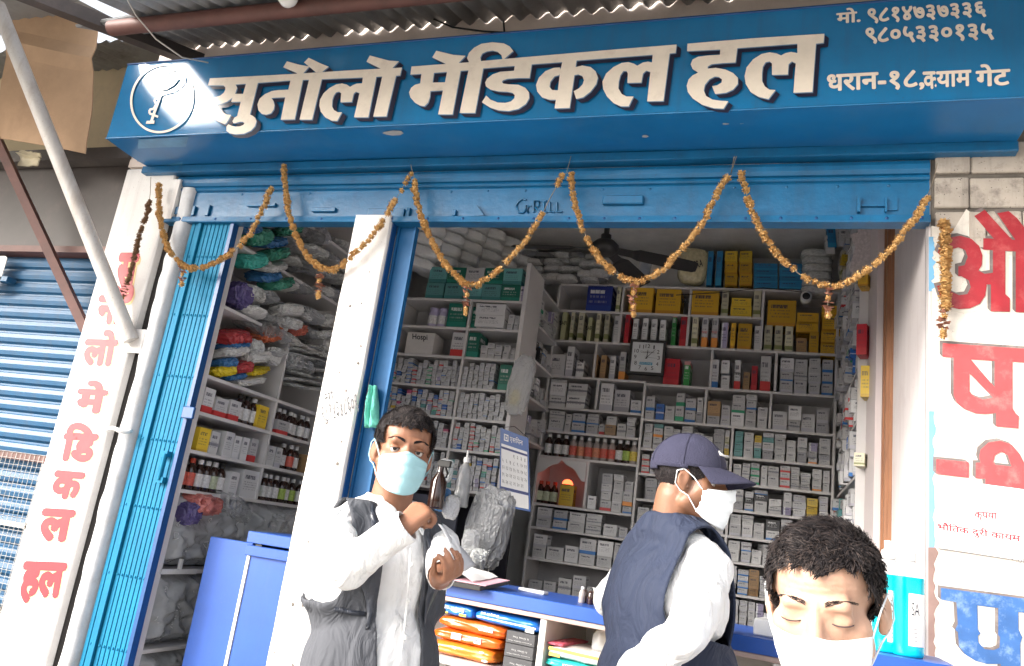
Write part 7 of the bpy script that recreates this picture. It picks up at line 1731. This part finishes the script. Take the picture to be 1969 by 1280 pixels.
# --- the man in the navy vest and cap
P2 = thing("person", "man in navy cap and navy sleeveless vest seen from behind at the counter", "person")
hc = P(1328, 925, y=-0.42); HM = head_M(hc, (0.99, -0.06), -0.06, radians(0), 1.0)
F2 = Vector((0.74, 0.67, 0)); C2 = P(1298, 1046, y=-0.38); C2.z = hc.z - 0.185
lean = Matrix.Rotation(radians(-9), 4, 'X')
TM2 = tmat(C2, F2) @ Matrix.Rotation(radians(-7), 4, 'X') @ Matrix.Rotation(radians(-4), 4, 'Y')
sR = TM2 @ Vector((0.170, 0, -0.06)); sL = TM2 @ Vector((-0.165, 0, -0.05))
eR = P(1318, 1222, y=-0.72); wR = P(1215, 1292, y=-0.58); eL = P(1176, 1150, y=-0.22); wL = P(1240, 1180, y=-0.02); wL.z = 1.345
pr = head_prims(HM, 1.0) + [('c', HM @ Vector((0, -0.035, -0.05)), 0.057, TM2 @ Vector((0, -0.02, 0.0)), 0.066)] + torso(TM2, 0.0, 0.01)
pr += [('c', sR, 0.048, eR, 0.040), ('c', eR, 0.040, wR, 0.028), ('c', sL, 0.048, eL, 0.040), ('c', eL, 0.038, wL, 0.028)]
pr += hand_prims(wR, Vector((-0.8, 0.5, -0.3)), Vector((0, 0.3, -1)), Vector((0.3, 1, 0)), (0.3, 0.4, 0.3), 0.9)
pr += hand_prims(wL, Vector((0.4, 0.8, -0.1)), Vector((0, 0, -1)), Vector((1, -0.4, 0)), (0.2, 0.3, 0.2), 0.9)
hipL, hipR = TM2 @ Vector((-0.085, -0.02, -0.62)), TM2 @ Vector((0.085, -0.02, -0.62)); legs(pr, hipL, hipR, 0.14, F=F2)
fuse("body", pr, 0.0055, 3, SK2, P2, head_deform(HM))
hair_part(HM, P2, lambda p: -0.052 < p.z < 0.04 and p.y < 0.045 and (p.z > -0.01 or p.y < -0.035), 1500, 0.009, 0.9, 0.0009, 3, lump=0.002, rx=(0.0785, 0.099, 0.084))
eyes(HM, P2, (0.0, 0.0), dy=0.006); brows(HM, P2, 0.0); mask(HM, P2, M_maskw, top=-0.010, nose=0.028, ry=0.082)
capt = thing("cap_tmp", None, None); bpy.data.objects.remove(capt)
bm = bmesh.new(); bmesh.ops.create_uvsphere(bm, u_segments=48, v_segments=32, radius=1)
for v in bm.verts: v.co = Vector((v.co.x * 0.0875, v.co.y * 0.108 - 0.012, v.co.z * 0.098 + 0.034 + 0.004 * abs(noise.noise(v.co * 3))))
bmesh.ops.delete(bm, geom=[f for f in bm.faces if f.calc_center_median().z < 0.030 + 0.12 * f.calc_center_median().y * (1 if f.calc_center_median().y < 0 else 0.25)], context='FACES')
me = bpy.data.meshes.new("cap"); bm.to_mesh(me); bm.free(); me.transform(HM); me.materials.append(C_cap); me.polygons.foreach_set("use_smooth", [True] * len(me.polygons))
cap = link("cap", me, P2); md = cap.modifiers.new("s", 'SOLIDIFY'); md.thickness = 0.003
b = MB(); vs = []; nu, nv = 24, 8
for i in range(nu + 1):
    for j in range(nv + 1):
        a = radians(-68 + 136 * i / nu); u = j / nv; rr = 1 + u * (0.80 * cos(a) ** 1.0)
        x = 0.086 * sin(a) * (1 + 0.05 * u); y = -0.012 + 0.107 * cos(a) + 0.082 * u * (cos(a) ** 0.7 if cos(a) > 0 else 0); z = 0.034 - 0.014 * u - 0.030 * (sin(a) ** 2) * (0.3 + 0.7 * u) + 0.010 * (1 - u)
        vs.append(HM @ Vector((x, y, z)))
b.add(vs, [(i * (nv + 1) + j, i * (nv + 1) + j + 1, (i + 1) * (nv + 1) + j + 1, (i + 1) * (nv + 1) + j) for i in range(nu) for j in range(nv)], 0, True)
o = b.build("peak", C_cap, cap); md = o.modifiers.new("s", 'SOLIDIFY'); md.thickness = 0.003
MB().lathe([(0, 0.004), (0.005, 0.003), (0.007, 0)], n=10).build("cap_button", C_cap, cap).matrix_world = HM @ Matrix.Translation((0, -0.012, 0.131))
for k in range(3):   # seams
    t0 = radians((0, 60, 120)[k]); b = MB(); b.tube([HM @ Vector((0.0890 * cos(t0) * sin(q), 0.1098 * sin(t0) * sin(q) - 0.012, 0.0995 * cos(q) + 0.035)) for q in [radians(-88 + 176 * j / 24) for j in range(25)]], 0.0010, 4, cap=False); b.build("seam", C_cap, cap)
sw = MB(); pts = [(0.055, 0.068, 0.085), (0.051, 0.074, 0.077), (0.044, 0.083, 0.075), (0.032, 0.093, 0.078)]
for x, y, z in [(0, 0, 0)]:
    q = [HM @ (Vector(p) * 1.0 + Vector((0.004, 0.006, 0.004))) for p in pts]; sw.tube(q, 0.004, 6, rad=[0.0015, 0.0045, 0.003, 0.001])
sw.build("white_emblem", M_capw, cap)
# shirt with sleeves, then the vest over it
pr = torso(TM2, 0.010, 0.01) + [('c', sR, 0.058, eR, 0.053), ('c', eR, 0.053, wR, 0.043), ('c', sL, 0.062, eL, 0.055), ('c', eL, 0.055, wL, 0.046)]
TI2 = TM2.inverted(); o = fuse("shirt", pr, 0.007, 3, C_shirt, P2, wr(14, 0.010, 9)); cut(o, lambda c: (TI2 @ c).z < -0.64)
pr = torso(TM2, 0.042, 0.05, wide=1.03) + [('h', [(TM2 @ Vector((-0.14, 0.0, -0.50)), 0.085), (TM2 @ Vector((0.14, 0.0, -0.50)), 0.085), (TM2 @ Vector((-0.14, 0.0, -0.64)), 0.085), (TM2 @ Vector((0.14, 0.0, -0.64)), 0.085)])]
pr += [('c', TM2 @ Vector((0, -0.02, 0.03)), 0.080, TM2 @ Vector((0, -0.010, 0.085)), 0.073)]
o = fuse("vest", pr, 0.008, 4, C_navy, P2, wr(8, 0.009, 12))
def v2(c):
    p = TI2 @ c
    if p.z < -0.70 or p.z > 0.080: return True
    if -0.235 < p.z and abs(p.x) > 0.150 and p.z < 0.06: return True
    return False
cut(o, v2); md = o.modifiers.new("s", 'SOLIDIFY'); md.thickness = 0.006; md.offset = -1
pr = []; legs(pr, hipL, hipR, 0.14, 0.024, F=F2); pr += [('e', TM2 @ Vector((0, 0.0, -0.60)), (0.175, 0.13, 0.10), TM2.to_3x3())]
fuse("trousers", pr, 0.010, 3, C_trou2, P2, wr(12, 0.006, 4))
for h in (hipL, hipR): shoe(P2, h, F2, 0.14)

# --- the man in front, looking down
P3 = thing("person", "man with short curly black hair and white mask looking down in the foreground", "person")
em_ = P(1569, 1193, y=-1.42); yawd = Vector((-0.19, -0.97, 0)); S3 = 1.0
HM = head_M(Vector((0, 0, 0)), yawd, radians(-15), radians(2.5), S3) @ Matrix.Diagonal((1.07, 1.0, 0.98, 1)); HM = Matrix.Translation(em_ - HM.to_3x3() @ Vector((0, 0.086, 0.0))) @ HM
hc = HM.translation; F3 = yawd.normalized(); C3 = Vector((hc.x, hc.y, hc.z - 0.20)) - F3 * 0.05; TM3 = tmat(C3, F3)
sR = TM3 @ Vector((0.165, 0, -0.05)); sL = TM3 @ Vector((-0.165, 0, -0.05)); eR = TM3 @ Vector((0.22, -0.03, -0.33)); eL = TM3 @ Vector((-0.22, -0.03, -0.33)); wR = TM3 @ Vector((0.15, 0.16, -0.42)); wL = TM3 @ Vector((-0.15, 0.16, -0.42))
pr = head_prims(HM, S3, True) + [('c', HM @ Vector((0, -0.035, -0.06)), 0.056, TM3 @ Vector((0, -0.015, 0.0)), 0.062)] + torso(TM3, 0.0, 0.0)
pr += [('c', sR, 0.046, eR, 0.038), ('c', eR, 0.038, wR, 0.028), ('c', sL, 0.046, eL, 0.038), ('c', eL, 0.038, wL, 0.028)]
pr += hand_prims(wR, TM3.to_3x3() @ Vector((-0.5, 0.8, 0)), Vector((0, 0, 1)), TM3.to_3x3() @ Vector((1, 0, 0)), (0.4, 0.5, 0.4), 0.9) + hand_prims(wL, TM3.to_3x3() @ Vector((0.5, 0.8, 0)), Vector((0, 0, 1)), TM3.to_3x3() @ Vector((-1, 0, 0)), (0.4, 0.5, 0.4), 0.9)
hipL, hipR = TM3 @ Vector((-0.085, 0, -0.60)), TM3 @ Vector((0.085, 0, -0.60)); legs(pr, hipL, hipR, 0.0, F=F3)
fuse("body", pr, 0.0042, 3, SK3, P3, head_deform(HM, S3, True))
for sx in (-1, 1):   # lash line of the closed eyes
    b = MB(); b.tube([HM @ Vector((0.032 * sx + 0.0155 * sin(t) , 0.0745 + 0.0115 * cos(t), -0.0045 + 0.0030 * (1 - cos(t)))) for t in [radians(-75 + 150 * k / 12) for k in range(13)]], 0.0011, 5, rad=[0.0004] + [0.0011] * 11 + [0.0004]); b.build("eyelash", mat("lash_brown", (0.05, 0.03, 0.03), rough=0.6), P3)
brows(HM, P3, -0.001, 0.0036, 110, 0.006, 0.00028); mask(HM, P3, M_maskw, top=-0.016, nose=0.030)
def keep3(p): return p.z > (0.070 + 0.006 * abs(p.x) / 0.05 if p.y > 0.045 else 0.035 if p.y > 0.02 else -0.012 if p.y > -0.02 else -0.06) + 0.020 * noise.noise(p * 60)
hair_part(HM, P3, keep3, 12000, 0.0105, 1.5, 0.0013, 7, S3, rx=(0.0765, 0.101, 0.086), lump=0.004, cz=0.041, comb=(0.5, 0.4, -0.1))
pr = torso(TM3, 0.014, 0.0) + [('c', sR, 0.062, eR, 0.055), ('c', eR, 0.052, wR, 0.042), ('c', sL, 0.062, eL, 0.055), ('c', eL, 0.052, wL, 0.042), ('c', TM3 @ Vector((0, -0.022, 0.02)), 0.070, TM3 @ Vector((0, -0.022, 0.05)), 0.066)]
TI3 = TM3.inverted(); o = fuse("shirt", pr, 0.008, 3, C_shirt, P3, wr(14, 0.006, 2)); cut(o, lambda c: (TI3 @ c).z < -0.66 or (TI3 @ c).z > 0.055)
pr = []; legs(pr, hipL, hipR, 0.0, 0.022, F=F3); pr += [('e', TM3 @ Vector((0, 0.0, -0.58)), (0.170, 0.12, 0.09), TM3.to_3x3())]
fuse("trousers", pr, 0.010, 3, C_trou, P3)
for h in (hipL, hipR): shoe(P3, h, F3, 0.0)
# ------------------------------------------------------------------ marigold garlands
M_mar = mat("dried_marigold", (0.54, 0.33, 0.125), rough=0.85, var=0.35, vscale=90, dirt=(0.20, 0.10, 0.045), dirt_amt=0.8, dscale=60)
M_mard = mat("withered_marigold", (0.20, 0.11, 0.055), rough=0.85, var=0.4, vscale=90, dirt=(0.08, 0.045, 0.03), dirt_amt=0.8, dscale=60)
M_leaf = mat("dry_pink_leaf", (0.33, 0.14, 0.09), rough=0.8, var=0.4, vscale=60, dirt=(0.14, 0.07, 0.05), dirt_amt=0.7, dscale=50)
random.seed(91)
def flower_mesh(seed, m):
    """pompom of crinkled petals: rings of small curled quads round the string (local z)"""
    random.seed(seed); mb = MB()
    for ring_ in range(5):
        zc = (ring_ - 2) * 0.26; rr = sqrt(max(0.05, 1 - (zc / 0.75) ** 2)); n = 9 if ring_ in (1, 2, 3) else 6
        for k in range(n):
            a = 2 * pi * (k + random.random() * 0.7) / n; d = Vector((cos(a), sin(a), 0)); t = Vector((-sin(a), cos(a), 0)); z = Vector((0, 0, 1)); w_ = random.uniform(0.20, 0.34); l = rr * random.uniform(0.85, 1.2); dz = random.uniform(-0.15, 0.15) + zc * 0.6
            p0 = z * zc * 0.4 + d * 0.15; p1 = z * zc + d * l * 0.7; p2 = z * (zc + dz) + d * l
            vs = [p0 - t * w_ * .4, p0 + t * w_ * .4, p1 - t * w_ + z * .06, p1 + t * w_ - z * .06, p2 - t * w_ * .7 + z * random.uniform(-.2, .2), p2 + t * w_ * .7 + z * random.uniform(-.2, .2)]
            mb.add(vs, [(0, 1, 3, 2), (2, 3, 5, 4)], 0, False)
    bm = bmesh.new(); bmesh.ops.create_icosphere(bm, subdivisions=1, radius=0.72); idx = {v: i for i, v in enumerate(bm.verts)}
    mb.add([Vector((v.co.x, v.co.y, v.co.z * 0.8)) for v in bm.verts], [[idx[v] for v in f.verts] for f in bm.faces]); bm.free()
    o = mb.build("flower", m); me = o.data; bpy.data.objects.remove(o); return me
FLW = [flower_mesh(i, M_mar) for i in range(5)]; FLD = [flower_mesh(i + 9, M_mard) for i in range(3)]
def leaf_mesh(seed):
    random.seed(seed); mb = MB()
    for k in range(5):
        a = random.uniform(0, 2 * pi); d = Vector((cos(a), sin(a), 0)); t = Vector((-sin(a), cos(a), 0)); z = Vector((0, 0, 1)); l = random.uniform(0.8, 1.3)
        mb.add([d * 0.0 - t * .2, d * 0.0 + t * .2, d * l * .5 - t * .45 + z * random.uniform(-.3, .3), d * l * .5 + t * .45 + z * random.uniform(-.3, .3), d * l + z * random.uniform(-.4, .4)], [(0, 1, 3, 2), (2, 3, 4)])
    o = mb.build("leaf", M_leaf); me = o.data; bpy.data.objects.remove(o); return me
LFM = [leaf_mesh(i) for i in range(4)]
def resample(pts, step):
    out = [pts[0].copy()]; acc = 0; 
    for i in range(len(pts) - 1):
        a, b = pts[i], pts[i + 1]; l = (b - a).length; t = step - acc
        while t <= l: out.append(a + (b - a) * (t / l)); t += step
        acc = (acc + l) % step if l + acc >= step else acc + l
    return out
def smooth_path(pts, n=8):
    out = []
    for i in range(len(pts) - 1):
        p0, p1, p2, p3 = pts[max(i - 1, 0)], pts[i], pts[i + 1], pts[min(i + 2, len(pts) - 1)]
        for k in range(n):
            t = k / n; out.append(0.5 * ((2 * p1) + (p2 - p0) * t + (2 * p0 - 5 * p1 + 4 * p2 - p3) * t * t + (3 * p1 - p0 - 3 * p2 + p3) * t ** 3))
    return out + [pts[-1]]
def garland(label, segs, tail, y, r=0.0142, step=0.0205, dark=False, group="dried marigold garlands"):
    g = thing("marigold_garland", label, "garland", group=group); sr = MB()
    for seg in segs:
        pts = smooth_path([P(px, py, y=y - 0.006) for px, py in seg]); sr.tube(pts[::3] + [pts[-1]], 0.0012, 4)
        rs = resample(pts, step)
        for i, p in enumerate(rs):
            if random.random() < 0.06: continue
            q = rs[min(i + 1, len(rs) - 1)] - rs[max(i - 1, 0)]
            o = link("flower", random.choice(FLD if dark else FLW), g); s = r * random.uniform(0.82, 1.18)
            R_ = q.to_track_quat('Z', 'Y').to_matrix().to_4x4() @ Matrix.Rotation(random.uniform(0, 6), 4, 'Z') @ Matrix.Rotation(random.uniform(-.3, .3), 4, 'X')
            o.matrix_world = Matrix.Translation(p + Vector((random.uniform(-.004, .004), random.uniform(-.005, .003), random.uniform(-.004, .004)))) @ R_ @ Matrix.Diagonal((s, s, s * 0.85, 1))
    if tail:
        a, b = [P(px, py, y=y - 0.006) for px, py in tail]; n = max(3, int((b - a).length / 0.013)); sr.tube([a, b], 0.0012, 4)
        for i in range(n + 1):
            p = a + (b - a) * i / n; last = i >= n - 0
            if last: o = link("flower", random.choice(FLW), g); s = 0.012
            elif i % 4 == 2 and not dark: o = link("flower", random.choice(FLW), g); s = 0.011
            else: o = link("leaf", random.choice(LFM), g); s = 0.021
            o.matrix_world = Matrix.Translation(p) @ Matrix.Rotation(random.uniform(0, 6), 4, 'Z') @ Matrix.Rotation(random.uniform(-.3, .3), 4, 'X') @ Matrix.Scale(s * random.uniform(.8, 1.2), 4)
    sr.build("string", M_thread, g); return g
YG = -0.070
garland("dried marigold garland, first swag, hanging over the folding gate", [[(305, 350), (308, 420), (325, 480), (350, 508), (390, 515), (440, 490), (480, 450), (505, 400), (522, 362)]], ((351, 515), (349, 546)), YG)
garland("dried marigold garland, second swag, hanging over the left shelves and white post", [[(546, 320), (551, 380), (565, 440), (590, 490), (625, 518), (660, 507), (700, 470), (740, 420), (775, 358), (790, 335)]], ((614, 528), (612, 570)), YG)
garland("orange marigold garland, third swag, right of the blue guide rail", [[(796, 340), (805, 400), (828, 460), (858, 510), (900, 547), (945, 530), (990, 488), (1020, 450), (1043, 410)], [(1072, 355), (1080, 340), (1090, 332)]], ((899, 553), (895, 602)), YG)
garland("orange marigold garland, fourth swag, in front of the ceiling fan", [[(1097, 335), (1108, 400), (1130, 460), (1165, 510), (1215, 541), (1262, 527), (1310, 480), (1350, 430), (1383, 362), (1402, 340)]], ((1218, 550), (1218, 604)), YG)
garland("orange marigold garland, fifth swag, nearest the right door jamb", [[(1424, 336), (1436, 375), (1460, 440), (1500, 493), (1550, 535), (1600, 549), (1650, 530), (1700, 490), (1750, 430), (1786, 370)]], ((1592, 556), (1592, 606)), YG)
garland("withered brown garland hanging straight down over the lettered pillar", [[(287, 388), (282, 415), (272, 440), (262, 480), (258, 500)], [(257, 505), (250, 525), (243, 545)]], ((243, 545), (236, 572)), YG, r=0.013, step=0.013, dark=True)
garland("short thick marigold garland hanging straight down on the right wall", [[(1815, 418), (1817, 480), (1817, 540), (1817, 590)]], ((1817, 592), (1813, 645)), -0.04, r=0.0185, step=0.016)
for i, (a, b, c) in enumerate((((790, 316), (793, 330), (796, 340)), ((1098, 300), (1090, 330), (1098, 336)), ((1416, 300), (1405, 335), (1412, 300)), ((546, 314), (546, 320), (546, 324)), ((1802, 314), (1795, 345), (1786, 370)), ((290, 340), (289, 370), (287, 388)), ((1043, 410), (1058, 380), (1072, 355)))):
    wire([P(*a, y=-0.058), P(*b, y=YG - 0.005), P(*c, y=YG)], 0.0014, f"thin string tying up the garlands, {ORD[i]} of seven", M_thread, "garland strings")
# small rust spots and scuffs on the sign underside
for (px, py) in ((1395, 238), (1430, 239), (1500, 246), (1520, 248), (755, 255)):
    t = (py - 235) / 80.0; a = P(px, py, y=-0.2)
bpy.context.view_layer.update()
